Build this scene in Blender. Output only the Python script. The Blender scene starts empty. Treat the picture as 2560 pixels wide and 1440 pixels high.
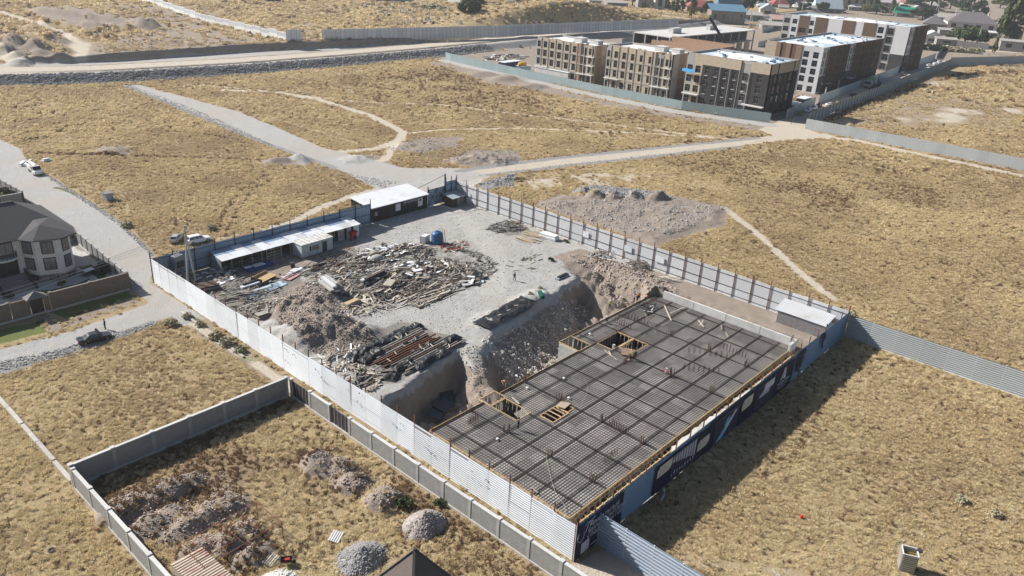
import bpy, bmesh, math, random
import numpy as np
from mathutils import Matrix, Vector
random.seed(7); np.random.seed(7)
SC = bpy.context.scene
COL = SC.collection

# ------------------------------------------------------------------ camera
CAMH = 60.0
FPX = 1955.2526
def _axes():
    c = np.array([1280., 720.]); v1 = np.array([-1138.64514, -303.30224]); v2 = np.array([3189.85753, -58.12305])
    d = lambda v: np.array([v[0]-c[0], -(v[1]-c[1]), -FPX])
    Y = d(v1); Y /= np.linalg.norm(Y); X = d(v2); X /= np.linalg.norm(X)
    Z = np.cross(X, Y); Z /= np.linalg.norm(Z); Y = np.cross(Z, X)
    return np.array([X, Y, Z])
RM = _axes()
cam_d = bpy.data.cameras.new('camera'); cam_d.sensor_width = 36.0; cam_d.lens = FPX/2560*36
cam_d.clip_start = 0.5; cam_d.clip_end = 6000
cam = bpy.data.objects.new('camera', cam_d); COL.objects.link(cam)
cam.matrix_world = Matrix([list(RM[0])+[0], list(RM[1])+[0], list(RM[2])+[CAMH], [0, 0, 0, 1]])
SC.camera = cam

# ------------------------------------------------------------------ world, sun, exposure
SUN_EL = math.radians(35.0); SUN_AZ = math.atan2(-0.33, 0.944)      # azimuth measured from +Y towards +X
w = bpy.data.worlds.new('World'); SC.world = w; w.use_nodes = True
nt = w.node_tree; bg = nt.nodes['Background']
sky = nt.nodes.new('ShaderNodeTexSky'); sky.sky_type = 'NISHITA'; sky.sun_disc = False
sky.sun_elevation = SUN_EL; sky.sun_rotation = SUN_AZ % (2*math.pi)
sky.air_density = 1.0; sky.dust_density = 1.5; sky.ozone_density = 1.0
nt.links.new(sky.outputs[0], bg.inputs[0]); bg.inputs[1].default_value = 0.055
sd = bpy.data.lights.new('sun', 'SUN'); sd.energy = 5.0; sd.angle = math.radians(0.55); sd.color = (1.0, 0.965, 0.915)
so = bpy.data.objects.new('sun', sd); COL.objects.link(so); so.location = (0, 0, 120)
_sv = Vector((math.sin(SUN_AZ)*math.cos(SUN_EL), math.cos(SUN_AZ)*math.cos(SUN_EL), math.sin(SUN_EL)))
so.rotation_euler = _sv.to_track_quat('Z', 'Y').to_euler()
SC.view_settings.view_transform = 'Standard'; SC.view_settings.look = 'None'
SC.view_settings.gamma = 1.0; SC.view_settings.exposure = 0.7; SC.view_settings.use_curve_mapping = False
SC.cycles.max_bounces = 5; SC.cycles.diffuse_bounces = 2; SC.cycles.glossy_bounces = 2
SC.cycles.transmission_bounces = 2; SC.cycles.volume_bounces = 0; SC.cycles.transparent_max_bounces = 4
SC.cycles.use_adaptive_sampling = True; SC.cycles.adaptive_threshold = 0.02
SC.cycles.use_denoising = True

# ------------------------------------------------------------------ helpers
def G(px, py, h=0.0):
    """ground point under a place in the photograph (2560 x 1440), at height h"""
    r = RM @ np.array([px-1280., 720.-py, -FPX]); t = (h-CAMH)/r[2]
    return (float(r[0]*t), float(r[1]*t))
def proj(X, Y, Z):
    q = np.stack([X, Y, Z-CAMH]); c = RM.T @ q.reshape(3, -1)
    return 1280+FPX*c[0]/-c[2], 720-FPX*c[1]/-c[2], -c[2]
def tag(o, label=None, cat=None, group=None, kind=None):
    if label: o['label'] = label
    if cat: o['category'] = cat
    if group: o['group'] = group
    if kind: o['kind'] = kind
    return o
def empty(name, loc, rz=0.0, label=None, cat=None, group=None):
    o = bpy.data.objects.new(name, None); COL.objects.link(o)
    o.location = loc; o.rotation_euler = (0, 0, rz); o.empty_display_size = 0.3
    return tag(o, label, cat, group)
def put(name, me, parent=None, loc=(0, 0, 0), rot=(0, 0, 0), scl=None):
    o = bpy.data.objects.new(name, me); COL.objects.link(o)
    if parent is not None: o.parent = parent
    o.location = loc; o.rotation_euler = rot
    if scl: o.scale = scl
    return o
def copy_tree(o, parent=None):
    c = o.copy(); COL.objects.link(c); c.parent = parent
    for ch in o.children: copy_tree(ch, c)
    return c
class MB:
    def __init__(s): s.v = []; s.f = []; s.m = []
    def add(s, vs, fs, mi=0):
        n = len(s.v); s.v += [tuple(map(float, p)) for p in vs]
        s.f += [tuple(i+n for i in q) for q in fs]; s.m += [mi]*len(fs); return s
    def hexa(s, p, mi=0):        # 8 points: bottom 0-3, top 4-7
        return s.add(p, [(3, 2, 1, 0), (4, 5, 6, 7), (0, 1, 5, 4), (1, 2, 6, 5), (2, 3, 7, 6), (3, 0, 4, 7)], mi)
    def box(s, x0, x1, y0, y1, z0, z1, mi=0):
        return s.hexa([(x0, y0, z0), (x1, y0, z0), (x1, y1, z0), (x0, y1, z0), (x0, y0, z1), (x1, y0, z1), (x1, y1, z1), (x0, y1, z1)], mi)
    def obox(s, c, size, rot=(0, 0, 0), mi=0):
        from mathutils import Euler
        m = Euler(rot).to_matrix(); a, b, d = [q/2 for q in size]
        pts = [(-a, -b, -d), (a, -b, -d), (a, b, -d), (-a, b, -d), (-a, -b, d), (a, -b, d), (a, b, d), (-a, b, d)]
        return s.hexa([m @ Vector(p)+Vector(c) for p in pts], mi)
    def beam(s, p, q, wd, ht, mi=0):
        p, q = Vector(p), Vector(q); d = (q-p); L = d.length
        if L < 1e-6: return s
        d /= L; up = Vector((0, 0, 1)) if abs(d.z) < .95 else Vector((1, 0, 0))
        sx = d.cross(up).normalized()*wd/2; u = sx.cross(d).normalized()*ht/2
        return s.hexa([p-sx-u, p+sx-u, q+sx-u, q-sx-u, p-sx+u, p+sx+u, q+sx+u, q-sx+u], mi)
    def tube(s, p, q, r0, r1=None, n=8, mi=0, cap=True):
        r1 = r0 if r1 is None else r1; p, q = Vector(p), Vector(q); d = (q-p).normalized()
        up = Vector((0, 0, 1)) if abs(d.z) < .95 else Vector((1, 0, 0))
        a = d.cross(up).normalized(); b = d.cross(a)
        vs = [p+(a*math.cos(t)+b*math.sin(t))*r0 for t in [2*math.pi*i/n for i in range(n)]]
        vs += [q+(a*math.cos(t)+b*math.sin(t))*r1 for t in [2*math.pi*i/n for i in range(n)]]
        fs = [(i, (i+1) % n, n+(i+1) % n, n+i) for i in range(n)]
        if cap: fs += [tuple(range(n))[::-1], tuple(range(n, 2*n))]
        return s.add(vs, fs, mi)
    def path(s, pts, r, n=5, mi=0):
        for a, b in zip(pts[:-1], pts[1:]): s.tube(a, b, r, r, n, mi)
        return s
    def quad(s, a, b, c, d, mi=0): return s.add([a, b, c, d], [(0, 1, 2, 3)], mi)
    def prism(s, poly, z0, z1, mi=0):
        n = len(poly); vs = [(p[0], p[1], z0) for p in poly]+[(p[0], p[1], z1) for p in poly]
        return s.add(vs, [tuple(range(n))[::-1], tuple(range(n, 2*n))]+[(i, (i+1) % n, n+(i+1) % n, n+i) for i in range(n)], mi)
    def loft(s, rings, mi=0, cap=True):
        n = len(rings[0]); vs = [p for r in rings for p in r]; fs = []
        for k in range(len(rings)-1):
            for i in range(n):
                j = (i+1) % n; fs.append((k*n+i, k*n+j, (k+1)*n+j, (k+1)*n+i))
        if cap: fs += [tuple(range(n))[::-1], tuple((len(rings)-1)*n+i for i in range(n))]
        return s.add(vs, fs, mi)
    def mesh(s, name, mats, smooth=False):
        me = bpy.data.meshes.new(name); me.from_pydata(s.v, [], s.f)
        for m in (mats if isinstance(mats, (list, tuple)) else [mats]): me.materials.append(m)
        if any(s.m): me.polygons.foreach_set('material_index', s.m)
        if smooth: me.polygons.foreach_set('use_smooth', [True]*len(me.polygons))
        me.update(); return me
    def build(s, name, mats, parent=None, loc=(0, 0, 0), rot=(0, 0, 0), smooth=False):
        return put(name, s.mesh(name, mats, smooth), parent, loc, rot)

# ------------------------------------------------------------------ materials
def _new(name):
    m = bpy.data.materials.new(name); m.use_nodes = True; nt = m.node_tree
    return m, nt, nt.nodes['Principled BSDF']
def nd(nt, typ, **kw):
    n = nt.nodes.new(typ)
    for k, v in kw.items(): setattr(n, k, v)
    return n
def noise(nt, vec, scale, detail=3.0, rough=.55):
    n = nd(nt, 'ShaderNodeTexNoise'); n.inputs['Scale'].default_value = scale
    n.inputs['Detail'].default_value = detail; n.inputs['Roughness'].default_value = rough
    if vec is not None: nt.links.new(vec, n.inputs['Vector'])
    return n.outputs['Fac']
def math_(nt, op, a, b=None, c=None, clamp=False):
    n = nd(nt, 'ShaderNodeMath', operation=op, use_clamp=clamp)
    for i, x in enumerate((a, b, c)):
        if x is None: continue
        if isinstance(x, (int, float)): n.inputs[i].default_value = x
        else: nt.links.new(x, n.inputs[i])
    return n.outputs[0]
def remap(nt, x, a, b, c=0.0, d=1.0, smooth=False):
    n = nd(nt, 'ShaderNodeMapRange', clamp=True); n.interpolation_type = 'SMOOTHSTEP' if smooth else 'LINEAR'
    nt.links.new(x, n.inputs[0])
    for i, v in enumerate((a, b, c, d)): n.inputs[i+1].default_value = v
    return n.outputs[0]
def mixc(nt, f, a, b, mode='MIX'):
    n = nd(nt, 'ShaderNodeMix', data_type='RGBA', blend_type=mode)
    ins = [i for i in n.inputs if i.enabled or True]
    fi, ai, bi = n.inputs[0], n.inputs[6], n.inputs[7]
    for s, x in ((fi, f), (ai, a), (bi, b)):
        if isinstance(x, (int, float)): s.default_value = x
        elif isinstance(x, (tuple, list)): s.default_value = tuple(x)+(1,) if len(x) == 3 else x
        else: nt.links.new(x, s)
    return n.outputs[2]
MATS = {}
def M(name, col, rough=.85, var=.18, scale=1.5, rand=.0, metal=0.0, bump=0.0, bscale=20.0, spec=.25, dirt=None, dscale=.4):
    """painted / mineral surface: base colour broken by two noises, per-piece variation, optional dirt patches"""
    if name in MATS: return MATS[name]
    m, nt, p = _new(name); tc = nd(nt, 'ShaderNodeTexCoord').outputs['Object']
    n1 = noise(nt, tc, scale, 5, .65); k = remap(nt, n1, .25, .75, 1-var, 1+var)
    if rand:
        oi = nd(nt, 'ShaderNodeObjectInfo').outputs['Random']
        k = math_(nt, 'MULTIPLY', k, remap(nt, oi, 0, 1, 1-rand, 1+rand))
    cmb = nd(nt, 'ShaderNodeCombineColor'); [nt.links.new(k, cmb.inputs[i]) for i in range(3)]
    c = mixc(nt, 1.0, col, cmb.outputs[0], 'MULTIPLY')
    if dirt:
        n2 = noise(nt, tc, dscale, 6, .7); c = mixc(nt, remap(nt, n2, .5, .68, 0, .8), c, dirt)
    nt.links.new(c, p.inputs['Base Color']); p.inputs['Roughness'].default_value = rough
    p.inputs['Metallic'].default_value = metal; p.inputs['Specular IOR Level'].default_value = spec
    if bump:
        b = nd(nt, 'ShaderNodeBump'); b.inputs['Strength'].default_value = bump; b.inputs['Distance'].default_value = .05
        nt.links.new(noise(nt, tc, bscale, 4), b.inputs['Height']); nt.links.new(b.outputs[0], p.inputs['Normal'])
    MATS[name] = m; return m
def GLASS(name='dark_glass', col=(.02, .025, .03), rough=.08):
    if name in MATS: return MATS[name]
    m, nt, p = _new(name); p.inputs['Base Color'].default_value = col+(1,); p.inputs['Roughness'].default_value = rough
    p.inputs['Specular IOR Level'].default_value = .6; MATS[name] = m; return m
# ------------------------------------------------------------------ lettering and posed bodies, made while the scene is still empty
def text_mesh(s, size, italic, spacing):
    cu = bpy.data.curves.new('lettering', 'FONT'); cu.body = s; cu.size = size; cu.extrude = .006; cu.shear = italic; cu.space_character = spacing
    ob = bpy.data.objects.new('lettering', cu); COL.objects.link(ob); dg = bpy.context.evaluated_depsgraph_get(); dg.update()
    me = bpy.data.meshes.new_from_object(ob.evaluated_get(dg)); bpy.data.objects.remove(ob); bpy.data.curves.remove(cu); me.materials.clear(); return me
TEXTS = {k: text_mesh(*k) for k in (('П', 1.35, .5, 1.0), ('РЕМИАЛЬНЫЙ', .74, 0.0, 1.0), ('ЖИЛОЙ КОМПЛЕКС', .70, 0.0, 1.0), ('У ПОДНОЖИЯ ГОР', .70, 0.0, 1.0), ('MOUNTAIN', .74, 0.0, 1.05), ('ГЭ', .62, 0.0, 1.0), ('О', .62, 0.0, 1.0), ('DD', .62, 0.0, 1.0))}
def body_mesh(name, J):
    """one continuous skin over a posed skeleton; materials by body region"""
    names = list(J); rad = {'pelvis': (.15, .12), 'waist': (.14, .11), 'chest': (.18, .13), 'neck': (.06, .06), 'head': (.10, .11), 'crown': (.085, .095), 'shl': (.075, .075), 'shr': (.075, .075), 'ell': (.05, .05), 'elr': (.05, .05), 'wrl': (.036, .036), 'wrr': (.036, .036), 'hal': (.045, .03), 'har': (.045, .03), 'hil': (.105, .105), 'hir': (.105, .105), 'knl': (.075, .075), 'knr': (.075, .075), 'anl': (.05, .05), 'anr': (.05, .05), 'tol': (.045, .04), 'tor': (.045, .04)}
    ed = [('pelvis', 'waist'), ('waist', 'chest'), ('chest', 'neck'), ('neck', 'head'), ('head', 'crown'), ('chest', 'shl'), ('shl', 'ell'), ('ell', 'wrl'), ('wrl', 'hal'), ('chest', 'shr'), ('shr', 'elr'), ('elr', 'wrr'), ('wrr', 'har'), ('pelvis', 'hil'), ('hil', 'knl'), ('knl', 'anl'), ('anl', 'tol'), ('pelvis', 'hir'), ('hir', 'knr'), ('knr', 'anr'), ('anr', 'tor')]
    me = bpy.data.meshes.new(name); me.from_pydata([J[n] for n in names], [(names.index(a_), names.index(b_)) for a_, b_ in ed], []); ob = bpy.data.objects.new(name, me); COL.objects.link(ob); ob.modifiers.new('s', 'SKIN'); sv = me.skin_vertices[0].data
    for i, n in enumerate(names): sv[i].radius = rad[n]; sv[i].use_root = n == 'pelvis'
    ob.modifiers.new('u', 'SUBSURF').levels = 1; dg = bpy.context.evaluated_depsgraph_get(); out = bpy.data.meshes.new_from_object(ob.evaluated_get(dg)); bpy.data.objects.remove(ob)
    out.materials.clear(); P_ = {n: Vector(J[n]) for n in names}; reg = {'pelvis': 1, 'waist': 0, 'chest': 0, 'neck': 2, 'head': 2, 'crown': 2, 'shl': 0, 'shr': 0, 'ell': 0, 'elr': 0, 'wrl': 0, 'wrr': 0, 'hal': 2, 'har': 2, 'hil': 1, 'hir': 1, 'knl': 1, 'knr': 1, 'anl': 1, 'anr': 1, 'tol': 3, 'tor': 3}
    for p in out.polygons: p.material_index = reg[min(P_, key=lambda n: (P_[n]-p.center).length)]; p.use_smooth = True
    return out
STAND = dict(pelvis=(0, 0, .95), waist=(0, 0, 1.12), chest=(.01, 0, 1.36), neck=(.02, 0, 1.52), head=(.04, 0, 1.63), crown=(.04, 0, 1.71), shl=(0, .19, 1.42), ell=(-.02, .27, 1.14), wrl=(.10, .26, .92), hal=(.14, .25, .84), shr=(0, -.19, 1.42), elr=(-.02, -.27, 1.14), wrr=(.10, -.26, .92), har=(.14, -.25, .84), hil=(0, .09, .9), knl=(.04, .11, .5), anl=(-.02, .12, .08), tol=(.14, .13, .04), hir=(0, -.09, .9), knr=(.04, -.11, .5), anr=(-.02, -.12, .08), tor=(.14, -.13, .04))
WALK = dict(STAND, knl=(.22, .1, .52), anl=(.26, .1, .1), tol=(.42, .1, .08), knr=(-.08, -.1, .48), anr=(-.32, -.1, .14), tor=(-.2, -.1, .05), ell=(-.14, .26, 1.16), wrl=(-.12, .26, .92), hal=(-.1, .26, .84), elr=(.08, -.26, 1.16), wrr=(.24, -.24, .98), har=(.3, -.24, .92))
BEND = dict(STAND, pelvis=(-.12, 0, .88), waist=(.02, 0, 1.0), chest=(.24, 0, 1.08), neck=(.4, 0, 1.1), head=(.5, 0, 1.08), crown=(.57, 0, 1.05), shl=(.26, .19, 1.1), ell=(.36, .24, .82), wrl=(.46, .18, .58), hal=(.48, .17, .5), shr=(.26, -.19, 1.1), elr=(.36, -.24, .82), wrr=(.46, -.18, .58), har=(.48, -.17, .5), hil=(-.12, .09, .84), hir=(-.12, -.09, .84), knl=(.02, .12, .48), knr=(.02, -.12, .48))
SQUAT = dict(STAND, pelvis=(-.2, 0, .42), waist=(-.14, 0, .58), chest=(.02, 0, .80), neck=(.12, 0, .94), head=(.18, 0, 1.03), crown=(.2, 0, 1.11), shl=(.03, .19, .85), ell=(.2, .25, .64), wrl=(.4, .2, .52), hal=(.46, .19, .46), shr=(.03, -.19, .85), elr=(.2, -.25, .64), wrr=(.4, -.2, .52), har=(.46, -.19, .46), hil=(-.18, .09, .42), hir=(-.18, -.09, .42), knl=(.22, .16, .5), knr=(.22, -.16, .5), anl=(.05, .14, .08), anr=(.05, -.14, .08), tol=(.2, .15, .04), tor=(.2, -.15, .04))
BODY = {id(p): body_mesh('body', p) for p in (STAND, WALK, BEND, SQUAT)}
# ------------------------------------------------------------------ terrain functions
_perm = np.random.RandomState(3).rand(256, 256).astype(np.float64)
def vnoise(x, y, s, seed=0):
    x = np.asarray(x)/s+seed*17.13+1000; y = np.asarray(y)/s+seed*31.7+1000
    xi = np.floor(x).astype(int); yi = np.floor(y).astype(int); fx = x-xi; fy = y-yi
    fx = fx*fx*(3-2*fx); fy = fy*fy*(3-2*fy); P = lambda a, b: _perm[a % 256, b % 256]
    return (P(xi, yi)*(1-fx)+P(xi+1, yi)*fx)*(1-fy)+(P(xi, yi+1)*(1-fx)+P(xi+1, yi+1)*fx)*fy
def fbm(x, y, s, oct=4, seed=0):
    r = 0; a = 1.; t = 0
    for i in range(oct): r = r+a*vnoise(x, y, s/2**i, seed+i); t += a; a *= .55
    return r/t
def sstep(a, b, x):
    t = np.clip((np.asarray(x)-a)/(b-a), 0, 1); return t*t*(3-2*t)
def d_line(X, Y, pts):
    d = np.full(np.shape(X), 1e9)
    for (x0, y0), (x1, y1) in zip(pts[:-1], pts[1:]):
        dx, dy = x1-x0, y1-y0; t = np.clip(((X-x0)*dx+(Y-y0)*dy)/(dx*dx+dy*dy+1e-9), 0, 1)
        d = np.minimum(d, np.hypot(X-x0-t*dx, Y-y0-t*dy))
    return d
def sdf(X, Y, poly):      # positive inside
    d = d_line(X, Y, list(poly)+[poly[0]]); ins = np.zeros(np.shape(X), bool)
    n = len(poly)
    for i in range(n):
        (x0, y0), (x1, y1) = poly[i], poly[(i+1) % n]
        c = ((y0 > Y) != (y1 > Y)) & (X < (x1-x0)*(Y-y0)/(y1-y0+1e-12)+x0); ins ^= c
    return np.where(ins, d, -d)
def GP(pts, h=0.0): return [G(px, py, h) for px, py in pts]

FX0, FX1, FY0, FY1 = 53.3, 128.2, 35.5, 131.0           # the hoarding round the building site
# embankment road: base line of the stone slope (world x -> y)
EBX = [-200, 60, 90, 127, 181, 234, 289, 340, 420, 560, 900, 2600]; EBY = [420, 340, 330, 316, 308, 306, 306, 309, 313, 322, 345, 460]
EFX = [-200, 60, 100, 131, 210, 266, 357, 550, 900, 2600]; EFY = [395, 372, 362, 356, 355, 347, 335, 331, 352, 470]
PIT = GP([(930, 1030), (1000, 968), (1130, 888), (1160, 866), (1200, 868), (1222, 838), (1310, 778), (1440, 694), (1472, 686), (1520, 706), (1640, 735), (1665, 722)])+[(122.0, 66.0), (121.6, 38.2), (57.0, 38.2), (56.6, 67.0)]
SPUR_A, SPUR_B = G(1175, 875), (72.5, 66.0)
MOUNDS = [ # px, py, rx(along x m), ry, h, gravelly?
  (770, 780, 5.0, 9.0, 2.4), (820, 815, 6.0, 6.0, 1.7), (735, 830, 4.5, 6, 1.9), (900, 830, 4, 3, 1.0), (800, 740, 4, 5, 1.4),
  (1225, 800, 5, 3, .7), (1330, 745, 6, 3, .8),
  (320, 1265, 3.6, 3.0, 1.5), (430, 1215, 4.2, 2.4, 1.4), (390, 1300, 3.6, 2.2, 1.1), (470, 1310, 3.6, 2.0, 1.1), (560, 1265, 3.2, 2.6, 1.4), (590, 1340, 3.4, 2.8, 1.5), (500, 1370, 2.8, 1.8, .9), (630, 1385, 2.8, 1.8, .9),
  (800, 1155, 2.6, 3.2, 1.5), (880, 1200, 2.6, 2.4, 1.3), (960, 1245, 2.4, 2.4, 1.4), (850, 1170, 2.0, 2.0, 1.2),
  (1060, 372, 9, 6, .8), (1020, 365, 6, 5, .7), (1200, 395, 8, 5, 1.2), (1250, 400, 6, 4, 1.1), (1150, 400, 5, 4, .8), (890, 395, 6, 4, .7),
  (700, 400, 7, 3, 1.0), (750, 395, 3, 4, 1.6), (285, 375, 6, 5, 1.0),
  (1220, 460, 5, 5, 1.0), (1275, 445, 6, 3, .9), (1460, 478, 3.2, 2.6, 1.8), (1490, 485, 3, 2.6, 1.8), (1535, 488, 3.2, 2.6, 1.7), (1585, 490, 3.4, 3, 2.0), (1640, 495, 3.4, 3, 1.8),
  (1200, 185, 12, 8, 1.4), (1265, 195, 12, 7, 1.6), (1320, 215, 12, 6, 1.2), (1100, 172, 8, 5, 1.2),
  (2120, 312, 4, 3, 1), (1310, 100, 8, 4, 1.5), (80, 345, 6, 4, .8), (2240, 200, 10, 8, 1.5)]
M1 = GP([(1335, 512), (1400, 488), (1500, 498), (1680, 492), (1822, 520), (1800, 560), (1690, 592), (1640, 612), (1560, 585), (1500, 562), (1400, 535)])
PLOT = [(21.7, 83.0), (49.7, 83.0), (49.7, 20.0), (21.7, 20.0)]
HILL = [(G(1350, 45, 8), 70, 46, 9.0), (G(1480, 45, 8), 80, 44, 6.5), (G(1180, 50, 5), 30, 20, 3.0), (G(1000, 20, 5), 90, 40, 2.0), (G(300, 20, 5), 120, 60, 3.0)]
_rm = random.Random(33)
FARM = [(105+k*26, 36+k*3.2, 5, 11, 1.9) for k in range(12)]+[(215+k*22, 68+(k % 3)*3, 6, 7, 2.2) for k in range(8)]+[(_rm.uniform(-10, 170), _rm.uniform(92, 148), 5, 5, _rm.uniform(1.4, 2.8)) for _ in range(26)]
def height(X, Y):
    X = np.asarray(X, float); Y = np.asarray(Y, float)
    Z = (fbm(X, Y, 40, 3, 5)-.5)*.5*sstep(8, 30, d_line(X, Y, [(FX0, FY0), (FX1, FY0), (FX1, FY1), (FX0, FY1), (FX0, FY0)]))
    inside = (X > FX0-6) & (X < FX1+6) & (Y > FY0-8) & (Y < FY1+6)
    Z = np.where(inside, 0.0, Z*sstep(0, 12, np.hypot(np.maximum(0, np.abs(X-36)-16), np.maximum(0, np.abs(Y-75)-55))+6))
    Z = Z+(fbm(X, Y, 2.2, 3, 9)-.5)*.16
    # mounds
    for px, py, rx, ry, h in MOUNDS:
        cx, cy = G(px, py, h*.4); b = max(rx, ry)*1.7
        m = (np.abs(X-cx) < b) & (np.abs(Y-cy) < b)
        if not m.any(): continue
        x, y = X[m], Y[m]; r = np.hypot((x-cx)/rx, (y-cy)/ry)+(fbm(x, y, 2.4, 3, 21)-.5)*.55
        Z[m] = np.maximum(Z[m], h*sstep(1.25, .1, r)*(.6+.8*fbm(x, y, 1.6, 4, 4))+Z[m]*.5+sstep(1.2, .8, r)*(fbm(x, y, .9, 2, 23)-.5)*.5)
    # trampled spoil heap beside the fence
    m = (X > 120) & (X < 190) & (Y > 60) & (Y < 145)
    if m.any():
        x, y = X[m], Y[m]; s = sdf(x, y, M1)
        Z[m] += sstep(-.8, 2.8, s+(fbm(x, y, 4, 3, 2)-.5)*2.4)*(.9+(fbm(x, y, 5, 4, 8)-.5)*2.2+(fbm(x, y, 1.3, 3, 28)-.5)*.8)*.5
    # yard
    m = (X > FX0+.3) & (X < FX1-.3) & (Y > FY0+.3) & (Y < FY1-.3)
    if m.any():
        x, y = X[m], Y[m]; z = Z[m]
        s = sdf(x, y, PIT)+(fbm(x, y, 4.5, 4, 31)-.5)*1.6*sstep(118, 112, x)
        wid = 2.2+6.0*sstep(76, 84, x)*sstep(110, 102, x)
        tt = np.clip(s/wid, 0, 1); dep = (1-(1-tt)**np.where(wid > 4, 1.15, 1.7))*5.2*sstep(-.02, .12, tt)
        ax, ay = SPUR_A; bx, by = SPUR_B; t = np.clip(((x-ax)*(bx-ax)+(y-ay)*(by-ay))/((bx-ax)**2+(by-ay)**2), 0, 1)
        ds = np.hypot(x-ax-t*(bx-ax), y-ay-t*(by-ay))
        spur = sstep(3.4, .8, ds+(fbm(x, y, 2, 3, 12)-.5)*1.4)*(1-.5*t)
        dep = dep*(1-spur)
        # ramp down into the pit on the far side
        (rx0, ry0), (rx1, ry1) = G(1432, 655), G(1555, 762, -3.5)
        t = np.clip(((x-rx0)*(rx1-rx0)+(y-ry0)*(ry1-ry0))/((rx1-rx0)**2+(ry1-ry0)**2), 0, 1)
        dr = np.hypot(x-rx0-t*(rx1-rx0), y-ry0-t*(ry1-ry0)); k = sstep(4.6, 2.2, dr)
        dep = dep*(1-k)+k*4.4*t**1.1
        bank = sstep(121.2, 122.4, x+(fbm(x, y, 1.3, 3, 6)-.5)*1.4)*sstep(74, 66, y)
        z = z*(1-sstep(0, 1, s)) - dep*(1-bank) + bank*.25 + dep*(fbm(x, y, 1.6, 4, 14)-.5)*.3 + np.clip(dep, 0, 2)*((fbm(x, y, .95, 2, 17)-.5)*.55+(vnoise(x*1.6+y*.5, y*.35, 1.0, 19)-.5)*.45)
        z = z+A(x, y, [(1420, 640), (1500, 640), (1640, 690), (1700, 735), (1640, 745), (1585, 745), (1500, 690)], 1.5)*(fbm(x, y, 1.5, 3, 55)-.35)*1.3
        und = (x > 58.6) & (x < 120.6) & (y > 40.2) & (y < np.where(x < 93, 64.8, 68.5))
        z = np.where(und, np.minimum(z, -5.8), z)
        Z[m] = z
    # raised road and the higher ground beyond it
    if Y.size and Y.max() > 290:
        b = np.interp(X, EBX, EBY); f = np.interp(X, EFX, EFY); t = Y-b; rise = sstep(700, 560, X)
        h = 2.6*sstep(0, 8, t+(fbm(X, Y, 3, 3, 7)-.5)*1.6*sstep(10, 6, t))
        h -= 1.3*sstep(11.6, 12.6, t)*sstep(15.6, 14.2, t)*sstep(80, 150, X)
        h -= 1.1*sstep(26.4, 27.4, t)*sstep(30.5, 29, t)*sstep(80, 150, X)*sstep(420, 330, X)
        u = Y-f+(fbm(X, Y, 12, 2, 3)-.5)*1.0
        h -= 1.1*sstep(30, 32, t)*sstep(.2, -.2, u)*sstep(90, 150, X)
        h += rise*sstep(-.2, 1.2, u)*2.2*sstep(90, 150, X)+rise*sstep(0, 40, u)*.3
        rough = sstep(0, 6, u)*sstep(260, 200, X)*sstep(520, 430, Y)
        h += rough*np.maximum(0, fbm(X, Y, 9, 4, 40)-.5)*7*sstep(.45, .6, fbm(X, Y, 60, 2, 41))
        for px, py, rx, ry, hh in FARM:
            cx, cy = G(px, py, 5.5); m = (np.abs(X-cx) < rx*2) & (np.abs(Y-cy) < ry*2)
            if m.any(): h[m] = h[m]+hh*sstep(1.2, .15, np.hypot((X[m]-cx)/rx, (Y[m]-cy)/ry)+(fbm(X[m], Y[m], 4, 3, 44)-.5)*.5)
        for (cx, cy), rx, ry, hh in HILL: h = h+hh*np.exp(-((X-cx)/rx)**2-((Y-cy)/ry)**2)*sstep(6, 26, u)
        Z = np.where(t > 0, h+Z*.3, Z)
    return Z
def gz(x, y): return float(height(np.array([x]), np.array([y]))[0])

# ------------------------------------------------------------------ zone weights (what covers the ground)
def _box(X, Y, pts, mg, fn):
    q = np.array(pts); m = (X > q[:, 0].min()-mg) & (X < q[:, 0].max()+mg) & (Y > q[:, 1].min()-mg) & (Y < q[:, 1].max()+mg); o = np.zeros(X.shape)
    if m.any(): o[m] = fn(X[m], Y[m])
    return o
LW = lambda X, Y, pts, wd, soft=.8: _box(X, Y, pts, wd+soft, lambda x, y: sstep(soft, -soft, d_line(x, y, pts)-wd))
AW = lambda X, Y, pts, soft=.8: _box(X, Y, pts, soft, lambda x, y: sstep(-soft, soft, sdf(x, y, pts)))
L = lambda X, Y, px, wd, soft=.8, h=0.0: LW(X, Y, GP(px, h), wd, soft)
A = lambda X, Y, px, soft=.8, h=0.0: AW(X, Y, GP(px, h), soft)
ROAD_L = [(51.0, 131.5), (52.0, 160), (53.0, 185), (52, 200), (30, 250), (30, 300), (58, 300)]+GP([(5, 352), (50, 372), (62, 395), (120, 440), (200, 492), (245, 522), (300, 558), (345, 600), (385, 640)])+[(53.0, 131.2), (53.0, 112), (49.2, 112), (49.2, 131)]
ROAD_S = [(10, 115.2), (30, 115.8), (49.5, 116.6), (53, 112), (53, 128), (48.8, 123.6), (36, 121.6), (10, 123.4)]
ROAD_N = [(118, 140), (122, 172), (121.5, 200), (123.5, 250), (126.5, 309), (131.5, 309), (137.5, 246), (132, 191), (137, 160), (150, 149), (150, 140), (128.5, 131.5), (108, 131.5)]
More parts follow.
